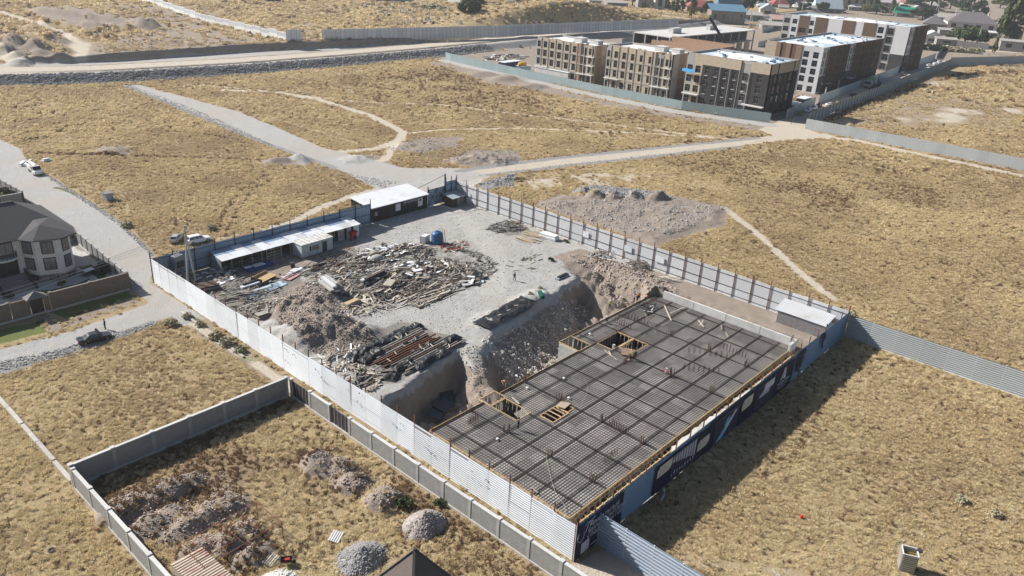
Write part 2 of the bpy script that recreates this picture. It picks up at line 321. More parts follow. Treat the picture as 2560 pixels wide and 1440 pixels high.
def zones(X, Y, Z):
    """weights: grav, soil, pale, green, stone, yard, brown"""
    o = {k: np.zeros(X.shape) for k in ('grav', 'soil', 'pale', 'green', 'stone', 'yard', 'brown')}
    near = (X < 420) & (Y < np.interp(X, EBX, EBY)-1.5)
    x, y = X[near], Y[near]; q = {k: np.zeros(x.shape) for k in o}
    mx = lambda k, v: q.__setitem__(k, np.maximum(q[k], v))
    for p in (ROAD_L, ROAD_S, ROAD_N): mx('grav', AW(x, y, p, 1.0))
    mx('stone', LW(x, y, ROAD_N[1:5], 1.3, 1.0)*.8); mx('stone', LW(x, y, [(49.6, 160), (49.9, 131)], 1.5, 1.0)); mx('stone', LW(x, y, [(10, 115.0), (30, 115.3), (46, 116.0)], 1.0, .8))
    mx('stone', L(x, y, [(385, 640), (345, 600), (300, 558), (245, 522), (200, 492), (120, 440)], .8, .8)*.6)
    mx('pale', LW(x, y, [(140, 147), (176, 137.5), (219, 123.8), (262, 111.5), (282, 101)], 3.2, 1.2)); mx('stone', .75*LW(x, y, [(146, 149), (176, 141.8), (219, 128), (258, 115)], 1.6, 1)); mx('stone', .75*LW(x, y, [(150, 141), (176, 133.4), (219, 119.6), (240, 113)], 1.4, 1))
    mx('pale', LW(x, y, [(262, 111.5), (277, 104), (284.5, 92), (282.5, 60), (281, 20), (280, -40)], 2.0, 1.0)); mx('pale', AW(x, y, [(270, 121), (262, 108), (280, 98), (287, 110), (298, 113), (420, 122), (420, 137), (297, 124), (284, 122)], 1.2))
    mx('pale', LW(x, y, [(128, 152), (140, 148)], 8, 5))
    for ln in ([(125, 158), (126, 200), (130, 250), (129, 306)], GP([(30, 420), (130, 490), (230, 570), (330, 650), (395, 715)]), [(12, 119.5), (35, 118.5), (49, 119.5), (51.5, 125)], GP([(1080, 460), (1000, 430), (860, 400), (780, 372)]), [(124, 140), (132, 147), (150, 146)]):
        for of in (-1.0, 1.0):
            rt = LW(x, y, [(p[0]+of, p[1]+of*.3) for p in ln], .38, .5)*np.clip(fbm(x, y, 9, 3, 83)*2.2-.3, 0, 1); q['grav'] = q['grav']*(1-.45*rt); mx('pale', .8*rt)
    mx('grav', LW(x, y, [(279, 296), (273.5, 234), (271.5, 196), (272, 157), (281, 122)], 3.4, 1.5)); mx('soil', .8*LW(x, y, [(270, 290), (264, 234), (262, 196), (264, 157), (272, 122)], 5.5, 4))
    for p, wd, k in ([(500, 212), (640, 225), (760, 240), (900, 255), (1100, 262), (1300, 285), (1500, 308), (1700, 333), (1850, 350)], 1.0, .75), \
            ([(560, 225), (700, 232), (800, 250), (930, 290), (1005, 330), (1000, 350), (940, 372), (840, 380)], 1.6, .95), ([(1005, 335), (1100, 325), (1300, 320), (1600, 332), (1900, 352)], 1.1, .75), \
            ([(640, 285), (800, 330), (900, 360)], .9, .5), ([(1000, 345), (960, 400), (900, 410)], 1.4, .9), ([(870, 215), (890, 240), (960, 262)], .8, .5), ([(1810, 520), (1900, 590), (2010, 690), (2080, 745)], 1.3, .7), \
            ([(1180, 470), (1300, 450), (1450, 430), (1600, 425), (1800, 470)], 3.5, .35), ([(660, 580), (720, 560), (800, 520), (880, 490), (960, 470)], 1.3, .9), ([(540, 600), (640, 575), (700, 560)], 1.0, .5), ([(1290, 355), (1400, 370), (1480, 395)], .8, .5), \
            ([(2120, 880), (2020, 960), (1960, 1050), (1900, 1160)], .35, .3), ([(1700, 1400), (1850, 1420), (2000, 1440)], 1.2, .42), ([(2030, 1100), (2200, 1180), (2420, 1330)], .5, .35), ([(1950, 1140), (2200, 1280)], .4, .3), ([(60, 980), (250, 960), (420, 930), (640, 965)], .35, .35):
        mx('pale', k*L(x, y, p, wd))
    for p, wd, k in ([(100, 382), (250, 388), (430, 392), (560, 396), (700, 404)], .9, .9), ([(240, 442), (420, 440), (540, 436), (640, 430)], .35, .8), ([(540, 580), (560, 530), (600, 480), (660, 440)], .3, .8), ([(560, 590), (590, 530), (630, 480), (680, 448)], .3, .8), ([(425, 590), (440, 560), (436, 530)], .3, .7), ([(450, 600), (470, 560), (465, 530)], .3, .6), \
            ([(130, 330), (300, 326), (480, 330), (600, 350)], .5, .6), ([(1510, 572), (1560, 552), (1640, 534), (1700, 528), (1770, 512)], .35, .9), ([(1535, 580), (1590, 560), (1680, 536), (1750, 524)], .35, .9), ([(1420, 508), (1400, 520), (1425, 545)], .3, .8), ([(1455, 515), (1440, 530), (1465, 550)], .3, .8), ([(1000, 350), (1040, 360), (1080, 352), (1120, 345)], .5, .7), ([(2140, 895), (2040, 965), (1985, 1050), (1930, 1150), (1900, 1200)], .3, .55), ([(2180, 905), (2080, 970), (2030, 1060), (1980, 1160)], .3, .5):
        mx('brown', k*L(x, y, p, wd, .5))
    mx('soil', 1.1*A(x, y, [(1330, 512), (1400, 486), (1500, 496), (1680, 490), (1830, 520), (1810, 565), (1690, 598), (1640, 620), (1560, 590), (1500, 566), (1400, 538)], 1.2))
    for p in ([(960, 372), (1050, 345), (1160, 342), (1150, 365), (1050, 388)], [(1100, 405), (1180, 375), (1300, 378), (1310, 410), (1200, 420)], [(830, 388), (960, 388), (980, 408), (860, 405)], [(640, 402), (720, 390), (790, 395), (780, 412), (660, 414)], [(240, 365), (330, 365), (320, 388), (230, 385)], [(1110, 165), (1300, 185), (1400, 215), (1380, 235), (1200, 205)]):
        mx('soil', .9*A(x, y, p, 1.6))
    mx('stone', .9*A(x, y, [(1190, 470), (1240, 445), (1290, 440), (1280, 465), (1220, 478)], 1)); mx('stone', A(x, y, [(1425, 485), (1480, 462), (1660, 480), (1690, 502), (1560, 500)], .8)); mx('grav', .8*A(x, y, [(700, 395), (770, 385), (800, 400), (760, 415)], 1.5))
    mx('pale', .55*A(x, y, [(1260, 450), (1500, 425), (1700, 440), (1600, 470), (1400, 470), (1300, 480)], 4)*sstep(.42, .6, fbm(x, y, 6, 3, 61)))
    mx('brown', .55*A(x, y, [(880, 185), (1150, 178), (1350, 230), (1600, 300), (1500, 305), (1250, 270), (980, 262), (900, 230)], 9)*sstep(.35, .6, fbm(x, y, 14, 3, 88))); mx('brown', .4*A(x, y, [(1500, 330), (1800, 330), (1950, 345), (1700, 372), (1500, 395)], 9)*sstep(.4, .6, fbm(x, y, 14, 3, 89))); mx('brown', .45*A(x, y, [(1650, 400), (2000, 370), (2400, 450), (2400, 560), (1900, 520)], 14)*sstep(.42, .62, fbm(x, y, 18, 3, 87)))
    # strip outside the white hoarding: trodden path with weeds
    mx('pale', .95*LW(x, y, [(50.6, 116), (51.2, 95), (51.3, 60), (51.5, 34), (54, 28)], .75, .7)); mx('soil', .55*AW(x, y, [(50, 117), (53.2, 117), (53.2, 33), (50, 33)], .6)); mx('pale', .8*AW(x, y, [(50.5, 37), (54, 35), (60, 34.5), (61, 30), (58, 25), (50.5, 28)], 1.2))
    mx('soil', .6*LW(x, y, [(50.0, 112), (50.2, 84)], .6, .6))
    # plots
    mx('green', AW(x, y, [(24, 124.4), (33.2, 123.6), (33.6, 128.2), (24, 130)], .7)); mx('green', .75*AW(x, y, [(37, 126), (48.5, 127.5), (48.5, 130.6), (36, 130.6)], .7)); mx('soil', .8*AW(x, y, [(35.5, 123.3), (48, 124.6), (48.4, 127.4), (37, 127.3)], .7)); mx('soil', .8*AW(x, y, [(33.4, 123), (35.6, 123), (35.6, 130), (33.4, 130)], .4))
    for px, py, rx, ry, h in MOUNDS[7:19]:
        cx, cy = G(px, py, .5); mx('soil', .95*sstep(1.25, .7, np.hypot((x-cx)/rx, (y-cy)/ry)))
    mx('brown', .75*AW(x, y, PLOT, 1.5)*sstep(.5, .66, fbm(x, y, 9, 3, 50))); mx('brown', .9*AW(x, y, [(22, 83), (49, 83), (49, 80.5), (22, 80.5)], .8))
    mx('green', .8*L(x, y, [(140, 470), (175, 478), (190, 488)], .8)); mx('green', .55*sstep(.62, .72, fbm(x, y, 4, 2, 77))*AW(x, y, [(50, 117), (53.2, 117), (53.2, 33), (50, 33)], .6))
    mx('pale', .75*A(x, y, [(2060, 320), (2180, 255), (2330, 200), (2560, 240), (2560, 330), (2300, 300), (2180, 330)], 6)*sstep(.45, .68, fbm(x, y, 22, 5, 66))); mx('brown', .9*L(x, y, [(2060, 298), (2200, 245), (2330, 195), (2460, 185), (2560, 182)], 4, 3)); mx('soil', .5*A(x, y, [(2060, 320), (2180, 255), (2330, 200), (2560, 200), (2560, 330)], 8))
    # yard
    iny = (x > FX0) & (x < FX1) & (y > FY0) & (y < FY1); q['yard'] = np.where(iny, 1.0, 0.0)
    for k in ('grav', 'pale', 'brown', 'green', 'stone', 'soil'): q[k] = np.where(iny, 0, q[k])
    yy = lambda k, v: q.__setitem__(k, np.where(iny, np.maximum(q[k], v), q[k]))
    yy('soil', .9*A(x, y, [(1380, 640), (1450, 620), (1640, 690), (1700, 740), (1640, 750), (1560, 780), (1470, 700)], 1.5)); yy('soil', A(x, y, [(680, 800), (720, 720), (790, 690), (850, 770), (940, 850), (860, 900), (760, 870)], 1.5)); yy('soil', .7*A(x, y, [(600, 690), (720, 640), (900, 600), (880, 640), (720, 690), (640, 720)], 1.5))
    yy('soil', AW(x, y, [(121, 36), (128, 36), (128, 76), (121, 76)], .8)); yy('grav', .8*A(x, y, [(1180, 750), (1250, 690), (1330, 700), (1330, 770), (1200, 830)], 3)); yy('pale', .9*L(x, y, [(1120, 510), (1170, 560), (1230, 620), (1240, 690), (1220, 720)], 2.6, 2)); yy('pale', .9*A(x, y, [(1190, 715), (1225, 700), (1270, 705), (1262, 735), (1200, 738)], 1.2))
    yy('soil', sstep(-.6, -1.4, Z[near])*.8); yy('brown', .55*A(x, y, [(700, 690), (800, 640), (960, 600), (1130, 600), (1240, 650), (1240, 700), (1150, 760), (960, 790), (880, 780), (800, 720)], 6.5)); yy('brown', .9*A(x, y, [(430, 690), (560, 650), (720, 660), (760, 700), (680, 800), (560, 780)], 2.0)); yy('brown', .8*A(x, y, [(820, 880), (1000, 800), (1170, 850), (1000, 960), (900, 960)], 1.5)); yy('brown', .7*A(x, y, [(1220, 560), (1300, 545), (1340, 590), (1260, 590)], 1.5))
    for k in o: o[k][near] = q[k]
    far = ~near
    if far.any():
        x, y, z = X[far], Y[far], Z[far]; q = {k: np.zeros(x.shape) for k in o}
        b = np.interp(x, EBX, EBY); f = np.interp(x, EFX, EFY); t = y-b; u = y-f
        q['stone'] = sstep(-1, .5, t)*sstep(9.5, 7.6, t); road = sstep(7.6, 8.6, t)*sstep(.4, -.4, u); q['pale'] = road*(.75+.25*sstep(15, 15.5, t)*sstep(25, 24, t)); q['grav'] = road*(.25+.4*sstep(12, 9, t)+.45*sstep(29, 33, t))
        q['soil'] = sstep(-.3, .2, u)*sstep(2.4, 1.6, u)*.9
        q['pale'] = np.maximum(q['pale'], .9*L(x, y, [(0, 38), (80, 60), (160, 85), (210, 120), (190, 148)], 2.0, 1.2, 4.9)*(u > 0)); q['pale'] = np.maximum(q['pale'], .7*A(x, y, [(160, 90), (235, 110), (225, 135), (180, 150)], 4, 4.9)*(u > 0)); q['pale'] = np.maximum(q['pale'], .9*L(x, y, [(0, 140), (60, 165), (90, 178)], 3, 2, 2.6))
        q['soil'] = np.maximum(q['soil'], .6*sstep(.5, .6, fbm(x, y, 40, 3, 71))*(u > 2)*sstep(420, 300, x)); q['brown'] = .45*sstep(.55, .66, fbm(x, y, 26, 4, 72))*(u > 2); q['soil'] = np.maximum(q['soil'], .8*(u > 1)*np.maximum(A(x, y, [(60, 28), (200, 30), (430, 62), (400, 78), (210, 78), (90, 48)], 6, 5), A(x, y, [(-60, 92), (60, 95), (170, 135), (150, 152), (-60, 130)], 6, 5)))
        q['green'] = .45*L(x, y, [(440, 38), (560, 68), (700, 108)], 3.0, 3.5, 4.9)*(u > 3)
        q['grav'] = np.maximum(q['grav'], AW(x, y, [(420, 122), (575, 133), (575, 147), (420, 137)], 1.0)); q['soil'] = np.maximum(q['soil'], .8*AW(x, y, [(284, 300), (284, 125), (420, 135), (570, 148), (570, 300)], 3)*(t < 0)); q['soil'] = np.maximum(q['soil'], .6*(t < 0)*(x > 570))
        q['pale'] = np.maximum(q['pale'], .8*L(x, y, [(1650, 55), (1780, 62), (1900, 60)], 6, 4, 1)); q['pale'] = np.maximum(q['pale'], .8*L(x, y, [(2320, 118), (2500, 128), (2560, 132)], 5, 3))
        m2 = (y < 300)
        q['pale'] = np.maximum(q['pale'], .75*m2*A(x, y, [(2060, 320), (2180, 255), (2330, 200), (2560, 240), (2560, 330), (2300, 300)], 6)*sstep(.45, .68, fbm(x, y, 22, 5, 66))); q['brown'] = np.maximum(q['brown'], m2*.9*L(x, y, [(2060, 298), (2200, 245), (2330, 195), (2460, 185), (2560, 182)], 4, 3))
        for k in o: o[k][far] = q[k]
    # inside the apartment compound and along its fence everything is bare earth
    m = (X > 279) & (X < 560) & (Y > 122+(X-290)*.06) & (Y < np.interp(X, EBX, EBY)-1); o['soil'] = np.where(m, np.maximum(o['soil'], .85), o['soil'])
    return o

# ------------------------------------------------------------------ ground material
def ground_material():
    m, nt, p = _new('ground'); geo = nd(nt, 'ShaderNodeNewGeometry').outputs['Position']
    at = lambda n: nd(nt, 'ShaderNodeAttribute', attribute_name=n)
    sep = lambda a: (lambda s: (nt.links.new(a.outputs['Color'], s.inputs[0]), s)[1])(nd(nt, 'ShaderNodeSeparateColor')).outputs
    a, b, c3 = sep(at('za')), sep(at('zb')), sep(at('zc'))
    nb = noise(nt, geo, .05, 4); nm = noise(nt, geo, .45, 5, .65); nf = noise(nt, geo, 3.2, 4, .65); ng = noise(nt, geo, 9.0, 3, .7)
    straw = mixc(nt, remap(nt, nm, .35, .65), (.38, .30, .175), (.32, .245, .14)); straw = mixc(nt, remap(nt, nb, .42, .62), straw, (.34, .255, .15))
    straw = mixc(nt, remap(nt, nf, .5, .78, 0, .6), straw, (.27, .195, .11)); straw = mixc(nt, remap(nt, ng, .58, .8, 0, .7), straw, (.54, .44, .27))
    def edge(wt, k=.9, lo=.35, hi=.65):
        s = math_(nt, 'ADD', wt, math_(nt, 'MULTIPLY', math_(nt, 'SUBTRACT', nm, .5), k)); s = math_(nt, 'ADD', s, math_(nt, 'MULTIPLY', math_(nt, 'SUBTRACT', nf, .5), k*.6))
        return remap(nt, s, lo, hi, 0, 1, True)
    col = straw
    grav = mixc(nt, remap(nt, nf, .3, .7), (.41, .40, .385), (.32, .31, .30)); grav = mixc(nt, remap(nt, ng, .4, .66), mixc(nt, remap(nt, nf, .35, .65), grav, (.25, .24, .23)), (.50, .49, .47)); grav = mixc(nt, remap(nt, nb, .45, .6, 0, .5), grav, (.40, .355, .305))
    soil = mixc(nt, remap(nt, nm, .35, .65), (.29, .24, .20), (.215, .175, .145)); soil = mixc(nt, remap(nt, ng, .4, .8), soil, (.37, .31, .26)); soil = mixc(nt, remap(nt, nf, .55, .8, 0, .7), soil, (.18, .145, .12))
    pale = mixc(nt, remap(nt, nf, .35, .7), (.52, .46, .38), (.42, .365, .29))
    green = mixc(nt, remap(nt, nf, .35, .7), (.10, .135, .04), (.19, .19, .08))
    stone = mixc(nt, remap(nt, ng, .35, .65), (.17, .165, .165), (.40, .385, .37)); stone = mixc(nt, remap(nt, nf, .5, .7, 0, .6), stone, (.12, .118, .118))
    yard = mixc(nt, remap(nt, nm, .35, .68), (.40, .39, .375), (.30, .285, .265)); yard = mixc(nt, remap(nt, nf, .4, .8), yard, (.46, .45, .43)); yard = mixc(nt, remap(nt, nb, .48, .68, 0, .4), yard, (.35, .315, .27))
    brown = mixc(nt, nf, (.20, .15, .10), (.30, .215, .135))
    col = mixc(nt, edge(b[2]), col, brown); col = mixc(nt, edge(a[1]), col, soil); col = mixc(nt, edge(a[2]), col, pale)
    col = mixc(nt, edge(a[0], .5), col, grav); col = mixc(nt, edge(b[0]), col, green); col = mixc(nt, edge(b[1], .7), col, stone)
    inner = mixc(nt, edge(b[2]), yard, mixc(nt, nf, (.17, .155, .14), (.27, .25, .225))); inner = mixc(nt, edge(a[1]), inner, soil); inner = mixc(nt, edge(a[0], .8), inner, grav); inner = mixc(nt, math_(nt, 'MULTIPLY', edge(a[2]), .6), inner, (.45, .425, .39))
    col = mixc(nt, math_(nt, 'GREATER_THAN', c3[0], .5), col, inner)
    nt.links.new(col, p.inputs['Base Color']); p.inputs['Roughness'].default_value = .95; p.inputs['Specular IOR Level'].default_value = .1
    bh = math_(nt, 'ADD', math_(nt, 'MULTIPLY', nf, .6), math_(nt, 'MULTIPLY', ng, .35)); bp = nd(nt, 'ShaderNodeBump'); bp.inputs['Strength'].default_value = .9; bp.inputs['Distance'].default_value = .3
    nt.links.new(bh, bp.inputs['Height']); nt.links.new(bp.outputs[0], p.inputs['Normal'])
    return m
GROUND = ground_material()

# ------------------------------------------------------------------ terrain mesh: one sheet, cut into named pieces along zone borders
def _axis(lo, a, b, hi, d, g):
    r = [a+i*d for i in range(int((b-a)/d)+1)]; s = d; x = r[-1]
    while x < hi: s *= g; x += s; r.append(x)
    s = d; x = r[0]; l = []
    while x > lo: s *= 1.05; x -= s; l.append(x)
    return np.array(l[::-1]+r)
XS = _axis(-40, 16, 132, 2700, .4, 1.0105); YS = _axis(-80, 0, 142, 1500, .4, 1.0105); YS = np.array(sorted([v for v in YS if not 303 < v < 362]+list(np.arange(303, 362, .75))))
GX, GY = np.meshgrid(XS, YS, indexing='ij'); GZ = np.zeros(GX.size); _u, _v, _d = proj(GX.ravel(), GY.ravel(), GZ); _m = (_d > 1) & (_u > -700) & (_u < 3260) & (_v > -800) & (_v < 2300)
GZ[_m] = height(GX.ravel()[_m], GY.ravel()[_m]); GZ = GZ.reshape(GX.shape)
_u, _v, _d = proj(GX.ravel(), GY.ravel(), GZ.ravel()); VIS = (_d > 1) & (_u > -600) & (_u < 3160) & (_v > -700) & (_v < 2100)
_z = zones(GX.ravel()[VIS], GY.ravel()[VIS], GZ.ravel()[VIS]); ZN = {k: np.zeros(GX.size) for k in _z}
for k in _z: ZN[k][VIS] = _z[k]
def build_ground():
    nx, ny = GX.shape; idx = np.arange(nx*ny).reshape(nx, ny)
    q = np.stack([idx[:-1, :-1], idx[1:, :-1], idx[1:, 1:], idx[:-1, 1:]], -1).reshape(-1, 4)
    fx, fy, fz = [a.ravel()[q].mean(1) for a in (GX, GY, GZ)]; u, v, d = proj(fx, fy, fz)
    keep = (d > 1) & (u > -420) & (u < 2980) & (v > -500) & (v < 1800)
    q = q[keep]; fx, fy, fz = fx[keep], fy[keep], fz[keep]
    za = {k: ZN[k][q].mean(1) for k in ZN}
    t = fy-np.interp(fx, EBX, EBY); uu = fy-np.interp(fx, EFX, EFY)
    zid = np.zeros(len(q), int)
    zid[(za['grav'] > .5) & (fy < 310)] = 1; zid[(za['pale'] > .55) & (fy < 300) & (fx > 100) & (fx < 420)] = 1
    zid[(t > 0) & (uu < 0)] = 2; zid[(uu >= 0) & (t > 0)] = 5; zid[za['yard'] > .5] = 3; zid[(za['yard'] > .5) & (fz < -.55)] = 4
    names = ['ground', 'gravel_road', 'embankment_road', 'site_yard', 'excavation_pit', 'hill']
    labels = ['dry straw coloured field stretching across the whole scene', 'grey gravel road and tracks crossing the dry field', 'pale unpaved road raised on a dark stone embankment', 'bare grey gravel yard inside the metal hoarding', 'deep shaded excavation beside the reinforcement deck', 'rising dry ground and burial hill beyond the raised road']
    for i, nm in enumerate(names):
        f = q[zid == i]
        if not len(f): continue
        u, inv = np.unique(f, return_inverse=True); f2 = inv.reshape(f.shape)
        me = bpy.data.meshes.new(nm); co = np.stack([GX.ravel()[u], GY.ravel()[u], GZ.ravel()[u]], 1).astype(np.float32)
        me.vertices.add(len(u)); me.vertices.foreach_set('co', co.ravel()); me.loops.add(f2.size); me.loops.foreach_set('vertex_index', f2.ravel().astype(np.int32))
        me.polygons.add(len(f2)); me.polygons.foreach_set('loop_start', np.arange(0, f2.size, 4, dtype=np.int32)); me.polygons.foreach_set('loop_total', np.full(len(f2), 4, np.int32))
        me.polygons.foreach_set('use_smooth', np.ones(len(f2), bool)); me.update(calc_edges=True)
        for an, ks in (('za', ('grav', 'soil', 'pale')), ('zb', ('green', 'stone', 'brown')), ('zc', ('yard', 'yard', 'yard'))):
            at = me.attributes.new(an, 'FLOAT_COLOR', 'POINT'); arr = np.ones((len(u), 4), np.float32)
            for j, k in enumerate(ks): arr[:, j] = ZN[k][u]
            at.data.foreach_set('color', arr.ravel())
        me.materials.append(GROUND); o = put(nm, me); tag(o, labels[i], kind='structure')
build_ground()
# ------------------------------------------------------------------ shared materials
m_white = M('white_sheet', (.60, .625, .655), .55, .14, .7, .12, .0, spec=.3, dirt=(.52, .525, .53), dscale=.35)
m_galv = M('galvanised_sheet', (.60, .61, .625), .5, .12, .6, .08, .1, spec=.5, dirt=(.46, .43, .40), dscale=.3)
m_blue = M('blue_grey_sheet', (.27, .37, .50), .4, .10, .6, .08, .2, spec=.5, dirt=(.20, .24, .28), dscale=.4)
m_blueb = M('blue_sheet', (.22, .34, .48), .35, .08, .6, .05, .2, spec=.5, dirt=(.24, .30, .36), dscale=.4)
m_stripe = M('bright_blue_sheet', (.45, .52, .62), .3, .06, .6, .0, .35, spec=.6)
m_rust = M('rusty_steel', (.17, .075, .05), .8, .3, 3, .25)
m_dark = M('dark_steel', (.045, .045, .05), .6, .2, 2)
m_teal = M('teal_sheet', (.30, .37, .38), .5, .06, .3, .05, .0, dirt=(.33, .36, .36), dscale=.15)
m_palef = M('pale_grey_sheet', (.42, .45, .46), .5, .06, .3, .06, dirt=(.36, .37, .37), dscale=.2)
m_conc = M('concrete', (.38, .375, .36), .9, .15, 1.2, .08, bump=.3, bscale=12, dirt=(.28, .275, .265), dscale=.5)
m_concw = M('pale_concrete', (.52, .51, .49), .9, .10, 1.0, .06, dirt=(.40, .385, .365), dscale=.4)
m_kerb = M('old_concrete', (.44, .41, .37), .95, .2, 1.5, .12, bump=.4, bscale=9)
m_wood = M('raw_timber', (.50, .36, .20), .8, .25, 2.5, .3, dirt=(.33, .24, .15), dscale=.8)
m_woodg = M('weathered_timber', (.25, .23, .21), .9, .3, 2.5, .45, dirt=(.15, .125, .105), dscale=.9)
m_woodp = M('pale_timber', (.46, .41, .34), .85, .25, 2.5, .3)
m_woodd = M('dark_timber', (.10, .075, .06), .9, .3, 2, .35)
m_navy = M('navy_banner_cloth', (.012, .016, .055), .55, .15, .5, 0, spec=.4)
m_silver = M('silver_print', (.70, .72, .76), .6, .1, 2)
m_cream = M('cream_print', (.68, .64, .55), .6, .12, 2)
m_sky = M('pool_blue_print', (.12, .45, .80), .6, .2, 1)
def block_mat(name, ca, cb, mort, sx=2.4):
    m, nt, p = _new(name); tc = nd(nt, 'ShaderNodeTexCoord').outputs['Object']
    mp = nd(nt, 'ShaderNodeMapping'); mp.inputs['Rotation'].default_value = (math.pi/2, 0, 0); nt.links.new(tc, mp.inputs[0])
    b = nd(nt, 'ShaderNodeTexBrick'); b.inputs['Scale'].default_value = sx; nt.links.new(mp.outputs[0], b.inputs['Vector'])
    b.inputs['Color1'].default_value = ca+(1,); b.inputs['Color2'].default_value = cb+(1,); b.inputs['Mortar'].default_value = mort+(1,); b.inputs['Mortar Size'].default_value = .03
    n = noise(nt, tc, .8, 5, .7); c = mixc(nt, remap(nt, n, .45, .75, 0, .6), b.outputs['Color'], tuple(x*.65 for x in ca))
    nt.links.new(c, p.inputs['Base Color']); p.inputs['Roughness'].default_value = .95; p.inputs['Specular IOR Level'].default_value = .1
    bp = nd(nt, 'ShaderNodeBump'); bp.inputs['Strength'].default_value = .5; bp.inputs['Distance'].default_value = .02; nt.links.new(b.outputs['Fac'], bp.inputs['Height']); bp.invert = True; nt.links.new(bp.outputs[0], p.inputs['Normal'])
    return m
m_block = block_mat('grey_block', (.30, .295, .285), (.36, .355, .34), (.24, .235, .23)); m_brick = block_mat('brown_brick', (.20, .135, .10), (.25, .17, .125), (.27, .23, .2), 4.0)

def rib_mesh(name, wd, ht, per, dep, mats, vert=False, wave=0.0):
    """profiled metal sheet in the x-z plane, y is outwards; trapezoidal ribs"""
    n = max(1, round((wd if vert else ht)/per)); per = (wd if vert else ht)/n; prof = []
    for i in range(n): prof += [(i*per, 0), ((i+.38)*per, 0), ((i+.5)*per, dep), ((i+.88)*per, dep)]
    prof.append((n*per, 0)); mb = MB(); k = len(prof)
    if vert: vs = [(t, d, 0) for t, d in prof]+[(t, d, ht) for t, d in prof]
    else: vs = [(0, d, t) for t, d in prof]+[(wd, d, t) for t, d in prof]
    mb.add(vs, [(i, i+1, k+i+1, k+i) for i in range(k-1)])
    return mb.mesh(name, mats)
def fence(name, label, cat, p0, p1, ht, pw, panel, post=None, rails=(), z=0.0, post_off=.12, post_up=.8, jitter=.0, skip=(), railmat=None, footing=None, group=None, panelname='panel', dz=None, lean=.0):
    """straight run: an empty at p0, x along the run; one panel and one post object per bay"""
    L_ = math.hypot(p1[0]-p0[0], p1[1]-p0[1]); n = max(1, round(L_/pw)); w_ = L_/n
    r = empty(name, (p0[0], p0[1], z), math.atan2(p1[1]-p0[1], p1[0]-p0[0]), label, cat, group)
    rnd = random.Random(int(p0[0]*7+p0[1]*13))
    pm = panel(w_, ht) if callable(panel) else panel
    post_me = None
    if post: post_me = MB().box(-.06, .06, -.06, .06, -.3, ht+post_up).mesh('post', post)
    for i in range(n):
        zz = (dz(i/n) if dz else 0)
        if i not in skip: put(panelname, pm, r, (i*w_, 0, zz+rnd.uniform(-1, 1)*jitter), (rnd.uniform(-1, 1)*lean, 0, 0))
        if post_me: put('post', post_me, r, (i*w_, post_off, zz))
    if post_me: put('post', post_me, r, (L_, post_off, dz(1) if dz else 0))
    for k in rails: MB().beam((0, post_off*.55, k), (L_, post_off*.55, k), .05, .07).build('rail', railmat or post, r)
    if footing: MB().box(0, L_, -.18, .3, -.4, .16).build('footing', footing, r)
    return r
HH = 4.8
# --- building-site hoarding
whf = lambda w_, h: rib_mesh('white_panel', w_, h, .3, -.075, m_white)
W_ = fence('white_hoarding', 'long white ribbed metal hoarding with torn flaps, left side of the building site', 'fence', (FX0, FY0), (FX0, FY1), HH, 3.2, whf, m_rust, (.6, 2.4, 4.3), post_off=-.14, post_up=1.0, jitter=.07, lean=.012)
# torn tabs of sheet, standing out from the white hoarding; the low sun draws their shadows
_r = random.Random(5)
for px, py in ((712, 872), (733, 888), (715, 902), (728, 912), (790, 925), (805, 945), (815, 958), (868, 975), (872, 990), (880, 1010), (900, 985), (895, 1005), (905, 1020), (960, 1043), (975, 1050), (985, 1062), (995, 1070), (1003, 1060), (1062, 1105), (1064, 1120), (1082, 1135), (1100, 1125), (1104, 1145), (1175, 1175), (1178, 1195), (1196, 1208), (1216, 1200), (1216, 1217)):
    y = None
    for k in range(60):
        h = k*.08; gx, gy = G(px, py, h)
        if gx <= FX0: y = gy; break
    if y is None: continue
    s = _r.uniform(.08, .15); me = MB().add([(0, 0, 0), (0, 0, s*2.2), (0, -s*1.6, s*.5), (.0, -s*1.2, s*1.7)], [(0, 2, 1), (1, 2, 3)]).mesh('torn_flap', m_white)
    o = put('torn_flap', me, W_); o.matrix_parent_inverse.identity(); o.location = (y-FY0, .045, h); o.rotation_euler = (0, 0, math.pi+_r.uniform(-.3, .3))
dkb = lambda w_, h: rib_mesh('blue_panel', w_, h, .4, .03, m_blue, True)
B_ = fence('shaded_hoarding', 'blue grey hoarding with dark posts behind the long open shed, in shade', 'fence', (FX0, FY1), (102.0, FY1), HH-.2, 4.0, dkb, m_dark, (.5, 2.2, 4.2), post_off=-.14, post_up=1.0, jitter=.04)
B2_ = fence('corner_hoarding', 'short tall blue hoarding panel beside the guard booth', 'fence', (124.6, FY1), (FX1, FY1), HH+.5, 1.9, dkb, m_dark, (.5, 2.2, 4.6), post_off=-.14, post_up=1.2)
gal = lambda w_, h: rib_mesh('sheet_panel', w_, h, .22, -.05, m_galv)
R_ = fence('sunlit_hoarding', 'ribbed metal hoarding with rusty posts, far right side of the building site', 'fence', (FX1, FY1), (FX1, FY0), HH, 3.6, gal, m_rust, (.55, 2.0, 4.2), post_off=-.14, post_up=1.1, jitter=.05, lean=.006, railmat=m_dark, footing=m_concw)
for x_, s_ in ((49.7, 1.9), (57.2, 2.1), (39, 1.6)):       # pale notice boards fixed inside
    nb_ = MB().box(0, s_, -.05, 0, 0, 1.3).box(.08, s_-.08, -.06, -.051, .1, 1.2, 1).build('notice_board', [m_galv, m_white], R_, (x_, -.2, 2.0))
blp = lambda w_, h: rib_mesh('blue_rib_panel', w_, h, .23, -.035, m_blueb)
